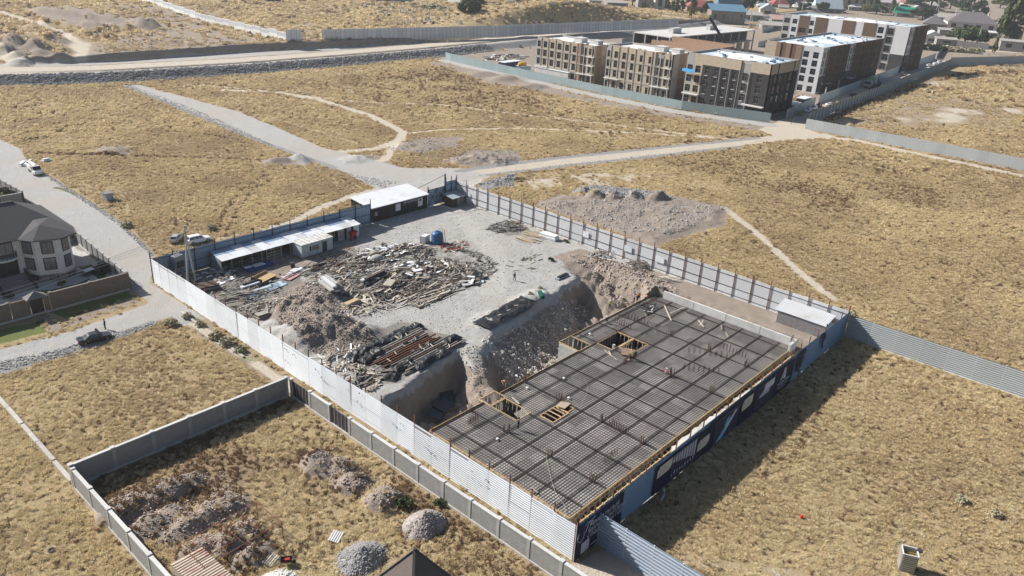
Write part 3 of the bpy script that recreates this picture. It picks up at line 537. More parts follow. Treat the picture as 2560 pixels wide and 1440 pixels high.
N_ = fence('banner_hoarding', 'blue ribbed hoarding carrying the navy advertising banners, near side of the site', 'fence', (FX0, FY0), (FX1, FY0), HH, 3.25, blp, m_rust, (.6, 2.4, 4.3), post_off=.14, post_up=1.0, jitter=.03)
MB().box(0, .08, -.06, .06, 0, HH+.1).build('corner_trim', m_galv, W_, (0, 0, 0))
# --- runs that leave the site
lx0 = G(1505, 1370)[0]
strp = lambda w_, h: rib_mesh('striped_panel', w_, h, .42, .14, m_stripe)
fence('striped_hoarding', 'bright blue and white striped hoarding running out of the bottom of the picture', 'fence', (lx0, FY0-.15), (lx0-.3, 8.0), 4.3, 3.4, strp, m_galv, (2.1,), post_off=.12, post_up=.0)
strq = lambda w_, h: rib_mesh('grey_striped_panel', w_, h, .36, .1, m_palef)
fence('right_hoarding', 'grey ribbed hoarding running off to the right edge from the site corner', 'fence', (FX1+.1, FY0-.1), (FX1+1.0, -8.0), 4.2, 3.9, strq, m_galv, (), post_off=.1, post_up=.1, lean=.004, footing=m_concw)

# --- block walls of the plot in front
def block_wall(name, label, p0, p1, ht, bay, wall=m_block, pil=m_conc, cap=m_concw, skip=(), foot=True, th=.3):
    L_ = math.hypot(p1[0]-p0[0], p1[1]-p0[1]); n = max(1, round(L_/bay)); w_ = L_/n
    r = empty(name, (p0[0], p0[1], 0), math.atan2(p1[1]-p0[1], p1[0]-p0[0]), label, 'wall')
    pm = MB().box(.2, w_-.2, -th/2, th/2, -.3, ht).mesh('wall_panel', wall); cm = MB().box(.2, w_-.2, -th/2-.05, th/2+.05, ht, ht+.09).mesh('coping', cap)
    ql = MB().box(-.2, .2, -th/2-.05, th/2+.05, -.3, ht+.12).box(-.25, .25, -th/2-.1, th/2+.1, ht+.12, ht+.2, 1).mesh('pillar', [pil, cap])
    for i in range(n):
        if i not in skip: put('wall_panel', pm, r, (i*w_, 0, 0)); put('coping', cm, r, (i*w_, 0, 0))
        put('pillar', ql, r, (i*w_, 0, 0))
    put('pillar', ql, r, (L_, 0, 0))
    if foot: MB().box(0, L_, -th/2-.14, th/2+.14, -.4, .3).build('plinth', m_kerb, r)
    return r
block_wall('block_wall', 'shaded grey block wall at the back of the front plot', (21.7, 83.2), (49.6, 83.2), 2.9, 4.6)
block_wall('block_wall', 'grey block wall on the left side of the front plot', (21.7, 82.6), (21.7, 36.0), 2.7, 4.7)
wc = block_wall('block_wall', 'sunlit grey block wall following the white hoarding', (50.1, 82.6), (50.1, 26.0), 2.7, 4.35, skip=(0, 2))
def sheet_gate(parent, x0, w_, h):
    g = MB().box(x0, x0+w_, -.04, .04, .1, h).build('gate_leaf', m_dark, parent)
    for k in range(5): MB().box(x0+(k+.1)*w_/5, x0+(k+.16)*w_/5, -.09, .09, .12, h-.02).build('gate_rib', m_conc, g)
    return g
sheet_gate(wc, .25, 3.85, 2.6); sheet_gate(wc, 2*4.354+.25, 3.85, 2.6)
kr = empty('kerb_wall', (21.7, 84, 0), math.pi/2, 'low concrete strip wall dividing the grass at the left edge', 'wall')
for i in range(5): MB().box(i*5.2, i*5.2+5.0, -.25, .25, -.2, .42+.06*(i % 2)).build('concrete_block', m_kerb, kr)
kw = empty('loose_kerb', G(520, 830)+(0,), math.atan2(G(450, 800)[1]-G(640, 940)[1], G(450, 800)[0]-G(640, 940)[0]), 'broken line of concrete kerbs lying in weeds by the white hoarding', 'kerb')
for i, (a_, b_) in enumerate(((-11, -7.5), (-6.8, -3), (3, 6), (7, 9))): MB().box(a_, b_, -.18, .18, -.1, .28).build('concrete_block', m_kerb, kw)

# --- walls of the house plot
hb = block_wall('brick_wall', 'brown brick garden wall with capped pillars in front of the house', (12.0, 130.9), (49.0, 130.9), 3.1, 6.2, m_brick, m_brick, M('dark_coping', (.16, .14, .13), .8), skip=(3,), th=.35)
gx_ = 3*6.167
MB().box(gx_+.3, gx_+3.0, -.12, .12, -.3, 3.1).box(gx_+5.0, gx_+5.9, -.12, .12, -.3, 3.1).build('wall_panel', m_brick, hb)
MB().box(gx_+3.05, gx_+4.95, -.1, -.02, 0, 2.9).build('door', M('dark_door', (.05, .035, .03), .5), hb)
MB().box(gx_+3.0, gx_+5.0, -.25, .25, 2.9, 3.1).add([(gx_+2.4, -1.0, 3.1), (gx_+5.6, -1.0, 3.1), (gx_+5.6, 1.0, 3.1), (gx_+2.4, 1.0, 3.1), (gx_+4, 0, 4.1)], [(0, 1, 4), (1, 2, 4), (2, 3, 4), (3, 0, 4), (3, 2, 1, 0)]).build('gate_roof', M('grey_shingle', (.17, .165, .165), .9, .2, 4), hb)
block_wall('panel_wall', 'grey panel wall with dark posts beside the gravel road', (49.3, 131.4), (51.2, 161.0), 2.6, 3.0, M('grey_panel', (.24, .235, .23), .9, .15), m_dark, m_conc, th=.2)
block_wall('panel_wall', 'grey panel wall of the garden behind the house', (52.0, 190.0), (50.5, 216.0), 2.6, 3.0, M('grey_panel', (.24, .235, .23)), m_woodd, m_conc, th=.2)
block_wall('panel_wall', 'plain grey wall across the back of the house plot', (24.0, 189.5), (51.8, 189.5), 2.4, 5.0, M('grey_panel', (.24, .235, .23)), m_woodd, m_conc, th=.2)

# --- apartment compound
flat = lambda mat, ins=.03: (lambda w_, h: rib_mesh('sheet_panel', w_, h, .5, .03, mat, True))
def poly_fence(name, labels, pts, ht, pw, mat, post=None, **kw):
    for i, (a, b) in enumerate(zip(pts[:-1], pts[1:])): fence(name, labels[i], 'fence', a, b, ht, pw, flat(mat), post, **kw)
T_ = empty('teal_fence', (286, 123, 0), 0, 'long teal sheet fence in front of the unfinished apartment blocks', 'fence')
tp = [(289, 303), (285.5, 301.5), (283, 299.0), (281.5, 294), (279.5, 270), (277.7, 234), (276.0, 196), (276.6, 157), (285.5, 124.0)]
for a, b in zip(tp[:-1], tp[1:]):
    Ls = math.hypot(b[0]-a[0], b[1]-a[1]); n = max(1, round(Ls/3.0)); me = rib_mesh('sheet_panel', Ls/n, 3.6, .5, .03, m_teal, True)
    for i in range(n):
        o = put('panel', me, T_, (a[0]+(b[0]-a[0])*i/n-286, a[1]+(b[1]-a[1])*i/n-123, random.uniform(-.05, .05)), (0, 0, math.atan2(b[1]-a[1], b[0]-a[0])))
fence('alley_fence', 'blue grey sheet fence between apartment blocks and the parked cars, near part', 'fence', (297.0, 123.0), (337, 128.0), 3.8, 3.0, flat(m_palef), m_dark, post_off=.12, post_up=0)
fence('alley_fence', 'blue grey sheet fence behind the truck crane, far part', 'fence', (342, 128.6), (575, 147.0), 3.8, 4.0, flat(m_palef), None)
fence('alley_fence', 'pale fence with many dark posts on the near side of the parked cars', 'fence', (297.5, 114.6), (548, 131.0), 3.9, 4.2, flat(m_palef), m_dark, post_off=-.15, post_up=.05)
fence('edge_fence', 'pale sheet fence along the dirt track at the right edge', 'fence', (286.3, 110.5), (289.0, 28.0), 4.0, 3.2, flat(m_palef), m_galv, post_off=.15, post_up=0)
fence('bend_fence', 'pale fence with dark posts bending away at the right edge', 'fence', (548, 131.0), (640, 92.0), 5.0, 7.0, flat(m_palef), m_dark, post_off=.15, post_up=.05)
fence('low_fence', 'low blue fence closing the far end of the alley', 'fence', (578, 147), (640, 160), 3.0, 4.0, flat(m_blueb), None)
fence('site_gate', 'open sheet gate at the mouth of the alley', 'gate', (289.5, 117.2), (296.5, 121.5), 3.6, 3.5, flat(m_palef), m_dark, post_off=.1, post_up=.3, skip=(0, 1))
fence('compound_fence', 'grey sheet fence between the concrete car park and the village', 'fence', G(1895, 118), G(1990, 95), 3.5, 4.0, flat(m_palef), m_dark)
fence('compound_fence', 'grey picket fence beyond the concrete car park building', 'fence', G(1555, 108), G(1660, 92), 3.0, 4.0, flat(m_palef), m_dark)

# --- fences beyond the raised road
def slab_fence(name, label, p0, p1, z0, z1, ht, pw, mat, cat='fence'):
    L_ = math.hypot(p1[0]-p0[0], p1[1]-p0[1]); n = round(L_/pw); w_ = L_/n
    r = empty(name, (p0[0], p0[1], 0), math.atan2(p1[1]-p0[1], p1[0]-p0[0]), label, cat)
    me = MB().box(.03, w_-.03, -.08, .08, -1.5, ht).mesh('concrete_panel', mat); pm = MB().box(-.12, .12, -.13, .13, -1.5, ht+.05).mesh('post', m_conc)
    for i in range(n):
        z = z0+(z1-z0)*i/n+random.uniform(-.06, .06); put('concrete_panel', me, r, (i*w_, 0, z)); put('post', pm, r, (i*w_, 0, z))
    return r
m_slab = M('whitewashed_slab', (.60, .615, .62), .8, .08, .5, .10, dirt=(.36, .36, .355), dscale=.2)
fp = [G(805, 99, 5.0), G(1238, 86, 5.0), G(1695, 63, 4.2)]
slab_fence('slab_fence', 'long whitewashed slab fence in front of the graves, left run', fp[0], fp[1], 5.0, 5.0, 5.0, 2.6, m_slab)
slab_fence('slab_fence', 'long whitewashed slab fence in front of the graves, right run', fp[1], fp[2], 5.0, 4.0, 5.0, 3.0, m_slab)
slab_fence('slab_fence', 'short high whitewashed wall left of the arched gate', G(717, 104, 5.0), G(755, 102, 5.0), 5.0, 5.0, 5.6, 2.6, m_slab)
ag = empty('arched_gate', G(770, 105, 5.0)+(5.0,), math.atan2(G(800, 102, 5)[1]-G(770, 105, 5)[1], G(800, 102, 5)[0]-G(770, 105, 5)[0]), 'thin metal arched gate in the gap of the whitewashed fence', 'gate')
MB().path([(-1.5, 0, -.5), (-1.5, 0, 4.5)], .12).path([(6.5, 0, -.5), (6.5, 0, 4.5)], .12).build('gate_post', m_conc, ag)
MB().path([(-1.5+8*t/10, 0, 4.5+1.6*math.sin(math.pi*t/10)) for t in range(11)], .1).build('arch', m_conc, ag)
for s_ in (0, 1): MB().path([(-1.3+s_*4, 0, .4), (2.2+s_*4, 0, .4)], .06).path([(-1.3+s_*4, 0, 2.8), (2.2+s_*4, 0, 2.8)], .06).path([(-1.3+s_*4+1.7, 0, .4), (-1.3+s_*4+1.7, 0, 2.8)], .06).build('gate_leaf', m_galv, ag)
wf = [G(290, -3, 5.0), G(505, 54, 5.0), G(716, 102, 5.0)]
wr = empty('stepped_fence', wf[2]+(0,), 0, 'white stepped precast fence climbing to the top of the picture', 'fence')
m_pre = M('white_precast', (.72, .73, .74), .7, .05, .8, .05); m_pre2 = M('grey_precast', (.50, .52, .54), .8, .06, .8, .08)
for k in range(2):
    a, b = wf[2-k], wf[1-k]; L_ = math.hypot(b[0]-a[0], b[1]-a[1]); n = round(L_/8.0); w_ = L_/n; an = math.atan2(b[1]-a[1], b[0]-a[0])
    p1_ = MB().box(.1, w_-.1, -.15, .15, -1.0, 1.6).mesh('precast_base', m_pre); p2_ = MB().box(.1, w_-.1, -.1, .1, 1.6, 3.3).box(.1, w_-.1, -.14, .14, 3.3, 3.7, 1).mesh('precast_panel', [m_pre2, m_pre])
    for i in range(n):
        t = i/n; x = a[0]+(b[0]-a[0])*t; y = a[1]+(b[1]-a[1])*t; zz = gz(x, y)+(i % 2)*.35
        o = put('precast_base', p1_, wr, (x-wf[2][0], y-wf[2][1], zz), (0, 0, an)); o = put('precast_panel', p2_, wr, (x-wf[2][0], y-wf[2][1], zz), (0, 0, an))

# ------------------------------------------------------------------ banners on the near hoarding
FLIP = (math.pi/2, 0, 0)      # text plane faces -y
def banner(x0, x1, z0, z1, label, mat=m_navy, sag=.12):
    nx = max(4, int((x1-x0)/.5)); nz = 6; mb = MB(); vs = []
    for i in range(nx+1):
        for j in range(nz+1):
            t = i/nx; k = j/nz; bow = sag*math.sin(t*math.pi*max(1, round((x1-x0)/5)))*(.3+.7*k)
            vs.append((t*(x1-x0), -.03*math.sin(i*1.3+j*.8)-.02*random.random(), z0+(z1-z0)*k-abs(bow)*(1 if k > .8 else 0)))
    fs = [(i*(nz+1)+j, (i+1)*(nz+1)+j, (i+1)*(nz+1)+j+1, i*(nz+1)+j+1) for i in range(nx) for j in range(nz)]
    mb.add(vs, fs); o = mb.build('banner', mat, None, (x0, FY0-.16, 0), smooth=True); return tag(o, label, 'banner', 'navy advertising banners on the hoarding')
def X_on(px):                # x of the hoarding under a picture column, at mid height
    best = None
    for k in range(0, 1500):
        x = FX0+k*.05; u, v, d = proj(np.array([x]), np.array([FY0]), np.array([2.4]))
        if u[0] >= px: return x
    return FX1
def lettering(s, size, mat, name, italic, sp):
    me = TEXTS[(s, size, italic, sp)].copy(); me.name = name; me.materials.append(mat); return me
def txt(par, s, x, z, size, mat=m_silver, italic=0.0, name='lettering', align='LEFT', sp=1.0, off=-.05): return put(name, lettering(s, size, mat, name, italic, sp), par, (x, off, z), FLIP)
xa, xb = FX0+.05, X_on(1552)
b1 = banner(xa, xb, .25, HH-.05, 'navy banner with silver Cyrillic slogan at the near corner')
txt(b1, 'П', 1.1, 3.25, 1.35, italic=.5, name='initial_letter'); MB().path([(.5+.55*math.cos(a), -.06, 3.15+.75*math.sin(a)) for a in [2.2+.35*k for k in range(14)]], .03, 4).path([(1.05, -.06, 4.2), (1.5, -.06, 4.45), (2.2, -.06, 4.4), (2.8, -.06, 4.6)], .03, 4).build('flourish', m_silver, b1)
txt(b1, 'РЕМИАЛЬНЫЙ', 1.95, 3.45, .74); txt(b1, 'ЖИЛОЙ КОМПЛЕКС', 1.75, 2.72, .70); txt(b1, 'У ПОДНОЖИЯ ГОР', 1.65, 2.0, .70)
MB().box(.75, 2.15, -.07, -.055, .55, 2.0).build('blank_placard', M('placard_white', (.55, .56, .6), .6), b1); MB().box(2.5, 4.4, -.07, -.055, .75, .83).build('thin_rule', m_silver, b1)
MB().path([(3.5, -.06, 1.35), (3.65, -.06, 1.55), (3.85, -.06, 1.35), (3.95, -.06, 1.55)], .02, 4).build('small_emblem', m_silver, b1)
xc, xd = X_on(1632), X_on(1862)
b2 = banner(xc, xd, .25, HH-.35, 'navy banner with cream plate and printed building picture, torn loose at its left end')
def picture(par, x0, x1, z0, z1, kind):
    fr = MB().box(x0, x1, -.075, -.05, z0, z1).build('printed_picture', M('picture_night', (.05, .05, .08), .6, .4, 1.2), par)
    mb = MB(); rr = random.Random(int(x0*10))
    if kind == 'towers':
        n = 9
        for i in range(n):
            w_ = (x1-x0)/n; h = (z1-z0)*(.35+.6*i/n*rr.uniform(.8, 1.1)); mb.box(x0+i*w_+.08, x0+(i+1)*w_-.12, -.085, -.076, z1-.1-h*.8, z1-.15)
            mb.box(x0+i*w_+.1, x0+(i+.5)*w_, -.085, -.076, z0+.3, z0+.5+rr.random()*.5)
        mb.build('printed_buildings', M('picture_facade', (.50, .50, .58), .6, .4, 3), fr)
    elif kind == 'pool':
        mb.add([(x0+.6, -.08, z0+.1), (x0+2.2, -.08, z0+.1), (x1-.2, -.08, z1-.3), (x1-1.0, -.08, z1-.3)], [(0, 1, 2, 3)]).build('printed_terrace', M('picture_terrace', (.62, .66, .74), .6, .3, 2), fr)
        MB().add([(x0+1.1, -.085, z0+.2), (x0+2.3, -.085, z0+.2), (x0+3.1, -.085, z0+1.4), (x0+2.2, -.085, z0+1.4)], [(0, 1, 2, 3)]).add([(x0+2.5, -.085, z0+1.8), (x0+3.3, -.085, z0+1.8), (x0+3.9, -.085, z0+2.9), (x0+3.2, -.085, z0+2.9)], [(0, 1, 2, 3)]).build('printed_pool', m_sky, fr)
    else:
        for i in range(7): mb.box(x0+1.0+i*.45, x0+1.3+i*.45, -.085, -.076, z0+1.4-.0*i, z0+1.9+i*.22)
        mb.box(x0+2.2, x1-.1, -.088, -.077, z1-1.3, z1-.15).build('printed_block', M('picture_white', (.68, .72, .82), .6, .2), fr)
    mb2 = MB()
    for a in ((x0-.06, x1+.06, z0-.08, z0), (x0-.06, x1+.06, z1, z1+.08)): mb2.box(a[0], a[1], -.09, -.05, a[2], a[3])
    for a in ((x0-.06, x0, z0, z1), (x1, x1+.06, z0, z1)): mb2.box(a[0], a[1], -.09, -.05, a[2], a[3])
    mb2.build('picture_border', M('picture_border', (.14, .15, .2), .6), fr)
def plate(par, x, z, w_=3.4, h=1.5):
    pl = MB().prism([(0, 0), (w_-.5, 0), (w_, .5), (w_, h), (.45, h), (0, h-.45)], 0, .02).build('cream_plate', m_cream, par, (x, -.07, z), FLIP)
    for k in range(3): MB().box(.9, 2.4-.3*k, .35+.38*k, .42+.38*k, .021, .03).build('text_line', M('print_grey', (.30, .28, .25), .6), pl)
    for k in range(2): MB().box(.4, .62, .35+.6*k, .62+.6*k, .021, .03).build('text_icon', M('print_grey', (.3, .28, .25), .6), pl)
ox = lambda px, b, par_x: X_on(px)-par_x
plate(b2, .4, 2.6, 3.2, 1.5); picture(b2, ox(1675, 0, xc), ox(1735, 0, xc), .8, 4.1, 'towers'); plate(b2, ox(1740, 0, xc), 1.6, 2.9, 1.5)
b3 = banner(X_on(1768), X_on(1872), .2, HH-.1, 'navy banner printed with a blue swimming pool picture', sag=.05); x3 = X_on(1768)
b3.location.y -= .05; picture(b3, ox(1782, 0, x3), ox(1838, 0, x3), .5, 4.0, 'pool')
x4 = X_on(1845); b4 = banner(x4, X_on(1978), .2, HH-.1, 'navy banner with white peak emblem and the word MOUNTAIN', sag=.08); b4.location.y -= .1
plate(b4, .3, 2.5, 3.0, 1.7); picture(b4, ox(1885, 0, x4), ox(1928, 0, x4), .8, 4.2, 'block')
xm = ox(1938, 0, x4)
MB().add([(xm+1.0, -.06, 2.3), (xm+1.45, -.06, 2.3), (xm+2.25, -.06, 4.2), (xm+1.95, -.06, 4.3)], [(0, 1, 2, 3)]).add([(xm+1.8, -.06, 2.6), (xm+2.3, -.06, 2.2), (xm+2.75, -.06, 2.3), (xm+2.5, -.06, 4.1), (xm+2.3, -.06, 4.2)], [(0, 1, 2, 3, 4)]).build('peak_emblem', m_silver, b4)
txt(b4, 'MOUNTAIN', xm+.2, 1.55, .74, sp=1.05); MB().box(xm+.3, xm+3.9, -.07, -.055, 1.2, 1.26).box(xm+.8, xm+3.2, -.07, -.055, .85, .9).build('thin_rule', m_silver, b4)
x5 = X_on(1985); b5 = MB().add([(0, 0, 4.3), (2.4, -.1, 5.0), (2.9, -.15, 4.5), (2.6, -.2, 2.9), (1.3, -.3, .9), (.5, -.2, 1.6)], [(0, 5, 4, 3, 2, 1)]).build('torn_banner', m_navy, None, (x5, FY0-.16, 0)); tag(b5, 'torn navy banner hanging askew on the blue hoarding near the far corner', 'banner')
for s, x, z in (('ГЭ', 1.5, 3.8), ('О', 1.35, 3.0), ('О', 1.5, 2.2), ('DD', .75, 1.7)): txt(b5, s, x, z, .62, m_cream, off=-.34)
x6 = X_on(2045); b6 = MB().add([(0, 0, 4.9), (1.2, -.1, 4.9), (1.5, -.2, 4.3), (.7, -.3, 2.0), (.3, -.2, 2.3)], [(0, 4, 3, 2, 1)]).build('torn_banner', m_navy, None, (x6, FY0-.16, 0)); tag(b6, 'small folded scrap of navy banner on the blue hoarding near the far corner', 'banner')
MB().add([(.5, -.32, 3.0), (.8, -.33, 2.9), (1.0, -.3, 3.9)], [(0, 1, 2)]).build('peak_emblem', m_silver, b6)
sc = MB().add([(0, 0, 0), (1.6, .3, .35), (1.7, .6, .2), (1.0, .5, .05), (2.4, .9, .15), (2.7, 1.3, .4)], [(0, 1, 2, 3), (3, 2, 5, 4)]).build('fallen_scrap', m_silver, None, G(1650, 1262)+(.1,)); tag(sc, 'crumpled strip of torn banner lying in the shaded grass', 'scrap')
# ------------------------------------------------------------------ reinforcement deck
DZ = -1.0
DX0, DX1, DY0, DYL, DYR, DXS = 59.2, 119.9, 40.6, 64.4, 68.4, 93.2
deck = empty('reinforcement_deck', (DX0, DY0, DZ), 0, 'large formwork deck covered with dark rebar mesh inside the hoarding', 'deck')
def in_deck(x, y): return DX0 <= x <= DX1 and DY0 <= y <= (DYL if x < DXS else DYR)
HOLES = [(96.0, 102.0, 60.9, 64.1), (97.6, 102.0, 58.0, 60.7), (91.6, 94.8, 64.4, 68.6), (69.5, 72.5, 58.1, 63.0), (72.8, 76.2, 54.3, 56.7), (76.3, 77.7, 54.5, 55.8), (69.5, 72.8, 63.2, 65.4)]
def hole(x, y, e=0.0): return any(a-e < x < b+e and c-e < y < d+e for a, b, c, d in HOLES)
m_ply = M('stained_plywood', (.29, .27, .25), .8, .35, .8, .36, dirt=(.17, .15, .14), dscale=.4)
m_rebar = M('rebar_steel', (.055, .042, .038), .7, .3, 2, 0); m_cage = M('rebar_cage', (.045, .034, .032), .7, .3, 2, .2)
# plywood sheets: the deck is cut by grid lines so that no sheet covers a shaft
xs = sorted(set([DX0+i*(DX1-DX0)/24 for i in range(25)])); ys = [DY0+i*(DYR-DY0)/10 for i in range(11)]
hx = sorted({v for a, b, c, d in HOLES for v in (a, b)}); hy = sorted({v for a, b, c, d in HOLES for v in (c, d)})
_rr = random.Random(2)
for i in range(24):
    for j in range(10):
        x0, x1, y0, y1 = xs[i], xs[i+1], ys[j], ys[j+1]
        cx = [x0]+[v for v in hx+[DXS] if x0 < v < x1]+[x1]; cy = [y0]+[v for v in hy+[DYL] if y0 < v < y1]+[y1]
        cx.sort(); cy.sort(); mb = MB()
        for a, b in zip(cx[:-1], cx[1:]):
            for c, d in zip(cy[:-1], cy[1:]):
                mx_, my_ = (a+b)/2, (c+d)/2
                if in_deck(mx_, my_) and not hole(mx_, my_):
                    g_ = .012; mb.box(a+(g_ if a == x0 else 0)-DX0, b-(g_ if b == x1 else 0)-DX0, c+(g_ if c == y0 else 0)-DY0, d-(g_ if d == y1 else 0)-DY0, -.1, 0)
        if mb.v: mb.build('plywood_sheet', m_ply, deck, (0, 0, _rr.uniform(-.004, .004)))
# two-way mesh of bars, past three hundred: one part
mb = MB(); R0 = .016
def run(fixed, along_x, z):
    step = .1; a0, a1 = (DX0+.15, DX1-.15) if along_x else (DY0+.15, DYR-.15); s = None; a = a0
    while a <= a1+step:
        x, y = (a, fixed) if along_x else (fixed, a); ok = a <= a1 and in_deck(x, y) and not hole(x, y, .05)
        if ok and s is None: s = a
        if not ok and s is not None:
            p, q = ((s-DX0, fixed-DY0, z), (a-step-DX0, fixed-DY0, z)) if along_x else ((fixed-DX0, s-DY0, z), (fixed-DX0, a-step-DY0, z)); mb.beam(p, q, .055, .03); s = None
        a += step
y = DY0+.2
while y < DYR: run(y, True, .05); y += .40
x = DX0+.2
while x < DX1: run(x, False, .028); x += .46
o = mb.build('rebar_mesh', m_rebar, deck); o['kind'] = 'stuff'
# hidden beams: denser cages, one part each
BX = [61.8, 66.6, 71.9, 77.9, 82.4, 86.4, 91.3, 96.2, 102.2, 107.6, 113.0, 118.0]; BY = [42.9, 46.3, 49.8, 53.4, 57.2, 60.8, 64.2, 67.2]
def cage(fixed, along_x):
    mb = MB(); a0, a1 = (DX0+.2, DX1-.2) if along_x else (DY0+.2, DYR-.2); ok = lambda t: (lambda x, y: in_deck(x, y) and not hole(x, y, .1))(*((t, fixed) if along_x else (fixed, t)))
    segs = []; s = None; t = a0
    while t <= a1+.1:
        k = t <= a1 and ok(t)
        if k and s is None: s = t
        if not k and s is not None: segs.append((s, t-.1)); s = None
        t += .1
    for s, e in segs:
        if e-s < .6: continue
        for off in (-.09, .09):
            p, q = ((s-DX0, fixed-DY0+off, .10), (e-DX0, fixed-DY0+off, .10)) if along_x else ((fixed-DX0+off, s-DY0, .115), (fixed-DX0+off, e-DY0, .115)); mb.beam(p, q, .04, .04)
        n = int((e-s)/.26)
        for i in range(n+1):
            t = s+i*.26; p, q = ((t-DX0, fixed-DY0-.2, .08), (t-DX0, fixed-DY0+.2, .08)) if along_x else ((fixed-DX0-.2, t-DY0, .09), (fixed-DX0+.2, t-DY0, .09)); mb.beam(p, q, .05, .03)
    if mb.v: mb.build('beam_cage', m_cage, deck)
for v in BX: cage(v, False)
for v in BY: cage(v, True)
# starter bars of columns and walls standing out of the mesh
_rr = random.Random(9); m_start = M('rusty_rebar', (.12, .07, .05), .8, .3, 3, .2)
def starters(pts):
    mb = MB()
    for x, y in pts: h = _rr.uniform(.9, 1.4); mb.beam((x-DX0, y-DY0, .05), (x-DX0+_rr.uniform(-.06, .06), y-DY0+_rr.uniform(-.06, .06), h), .045, .045)
    mb.build('starter_bars', m_start, deck)
for x in (66.6, 77.9, 96.2, 107.6):
    for y in (42.9, 49.8, 57.2, 64.2):
        if in_deck(x, y) and not hole(x, y, .4): starters([(x+_rr.uniform(-.4, .4), y+_rr.uniform(-.4, .4)) for _ in range(10)])
for a, b in (((108, 62.2), (108, 67.5)), ((104.5, 66.6), (104.5, 62.8)), ((99, 49.6), (102.4, 44.5)), ((104.6, 52), (108, 46)), ((110, 48.5), (110, 44)), ((70.5, 44), (73.5, 44)), ((78, 45.6), (78, 48.6)), ((114, 66), (117, 66)), ((93.5, 57), (95.5, 57)), ((64, 62), (66, 62))):
    n = 16; starters([(a[0]+(b[0]-a[0])*i/n, a[1]+(b[1]-a[1])*i/n+(.15 if i % 2 else -.15)) for i in range(n)])
# timber edge: board, brackets, wall shutters
def edge(p, q, nrm, br=True, shut=True, gap=1.05):
    p, q, nrm = Vector(p+(0,)), Vector(q+(0,)), Vector(nrm+(0,)); d = (q-p); L_ = d.length; d /= L_; o = Vector((DX0, DY0, 0)); n = int(L_/gap)
    MB().beam(p-o+nrm*.05+Vector((0, 0, .05)), q-o+nrm*.05+Vector((0, 0, .05)), .06, .32).build('edge_board', m_wood, deck)
    if br:
        MB().beam(p-o+nrm*.95+Vector((0, 0, -.35)), q-o+nrm*.95+Vector((0, 0, -.35)), .10, .10).build('edge_rail', m_wood, deck); MB().beam(p-o+nrm*.2+Vector((0, 0, -.3)), q-o+nrm*.2+Vector((0, 0, -.3)), .12, .12).build('edge_rail', m_wood, deck)
        for i in range(n+1):
            c = p-o+d*(i*gap+random.uniform(-.08, .08)); z = Vector((0, 0, 1)); mb = MB()
            mb.beam(c+z*.12, c+nrm*(1.0+random.uniform(-.05, .25))-z*.75, .07, .12); mb.beam(c-z*.35, c+nrm*1.15-z*.30, .07, .10)
            mb.build('bracket', m_wood, deck)
    if shut:
        cols = [m_concw, m_woodg, m_concw, m_woodd, m_woodp, m_rust, m_concw, m_dark]; i = 0; t = 0.0
        while t < L_-.5:
            c = p-o+d*(t+.25)+nrm*-.25; w_ = random.uniform(.32, .5)
            MB().obox((c.x, c.y, -2.1), (w_ if abs(d.x) > .5 else .08, .08 if abs(d.x) > .5 else w_, 3.2)).build('wall_shutter', cols[random.randrange(8)], deck); t += .62
edge((DX0, DY0), (DX1, DY0), (0, -1)); edge((DX0, DYL), (DX0, DY0), (-1, 0), shut=False); edge((69.4, DYL), (DX0, DYL), (0, 1), False, False); edge((91.5, DYL), (72.9, DYL), (0, 1), False, False); edge((DX1, DYR), (94.9, DYR), (0, 1), False, False)
# shafts: timber trim round each opening and struts across
for a, b, c, d in HOLES:
    for p, q in (((a, c), (b, c)), ((b, c), (b, d)), ((b, d), (a, d)), ((a, d), (a, c))): MB().beam((p[0]-DX0, p[1]-DY0, .0), (q[0]-DX0, q[1]-DY0, .0), .12, .2).build('shaft_trim', m_wood, deck)
    for p, q, k in (((a, c), (b, c), (0, 1)), ((b, c), (b, d), (-1, 0)), ((b, d), (a, d), (0, -1)), ((a, d), (a, c), (1, 0))):   # inner side boards
        n = max(2, int(math.hypot(q[0]-p[0], q[1]-p[1])/.75))
        for i in range(1, n): t = i/n; x = p[0]+(q[0]-p[0])*t-DX0+k[0]*.12; y = p[1]+(q[1]-p[1])*t-DY0+k[1]*.12; MB().beam((x, y, .1), (x+k[0]*.1, y+k[1]*.1, -1.5), .08, .08).build('shaft_strut', m_woodp, deck)
for x in (73.7, 74.6, 75.5): MB().beam((x-DX0, 54.3-DY0, .12), (x-DX0, 56.7-DY0, .12), .1, .14).build('cross_timber', m_wood, deck)
for i in range(8): MB().beam((70.0+i*.3-DX0, 57.9-DY0, .15), (70.3+i*.3-DX0, 59.3-DY0, .3), .09, .05).build('cross_timber', m_woodp, deck)
for i in range(9): MB().beam((97.0+i*.55-DX0, 60.6-DY0, -.35), (97.0+i*.55-DX0, 61.3-DY0, -.3), .09, .06).build('cross_timber', m_wood, deck)
# slab soffit supports below (seen through the shafts)
for x in (63, 68, 74, 80, 86, 92, 98, 104, 110, 116):
    for y in (43, 48, 53, 58, 62): MB().box(x-DX0-.2, x-DX0+.2, y-DY0-.2, y-DY0+.2, -5.0, -.12).build('column', m_conc, deck)
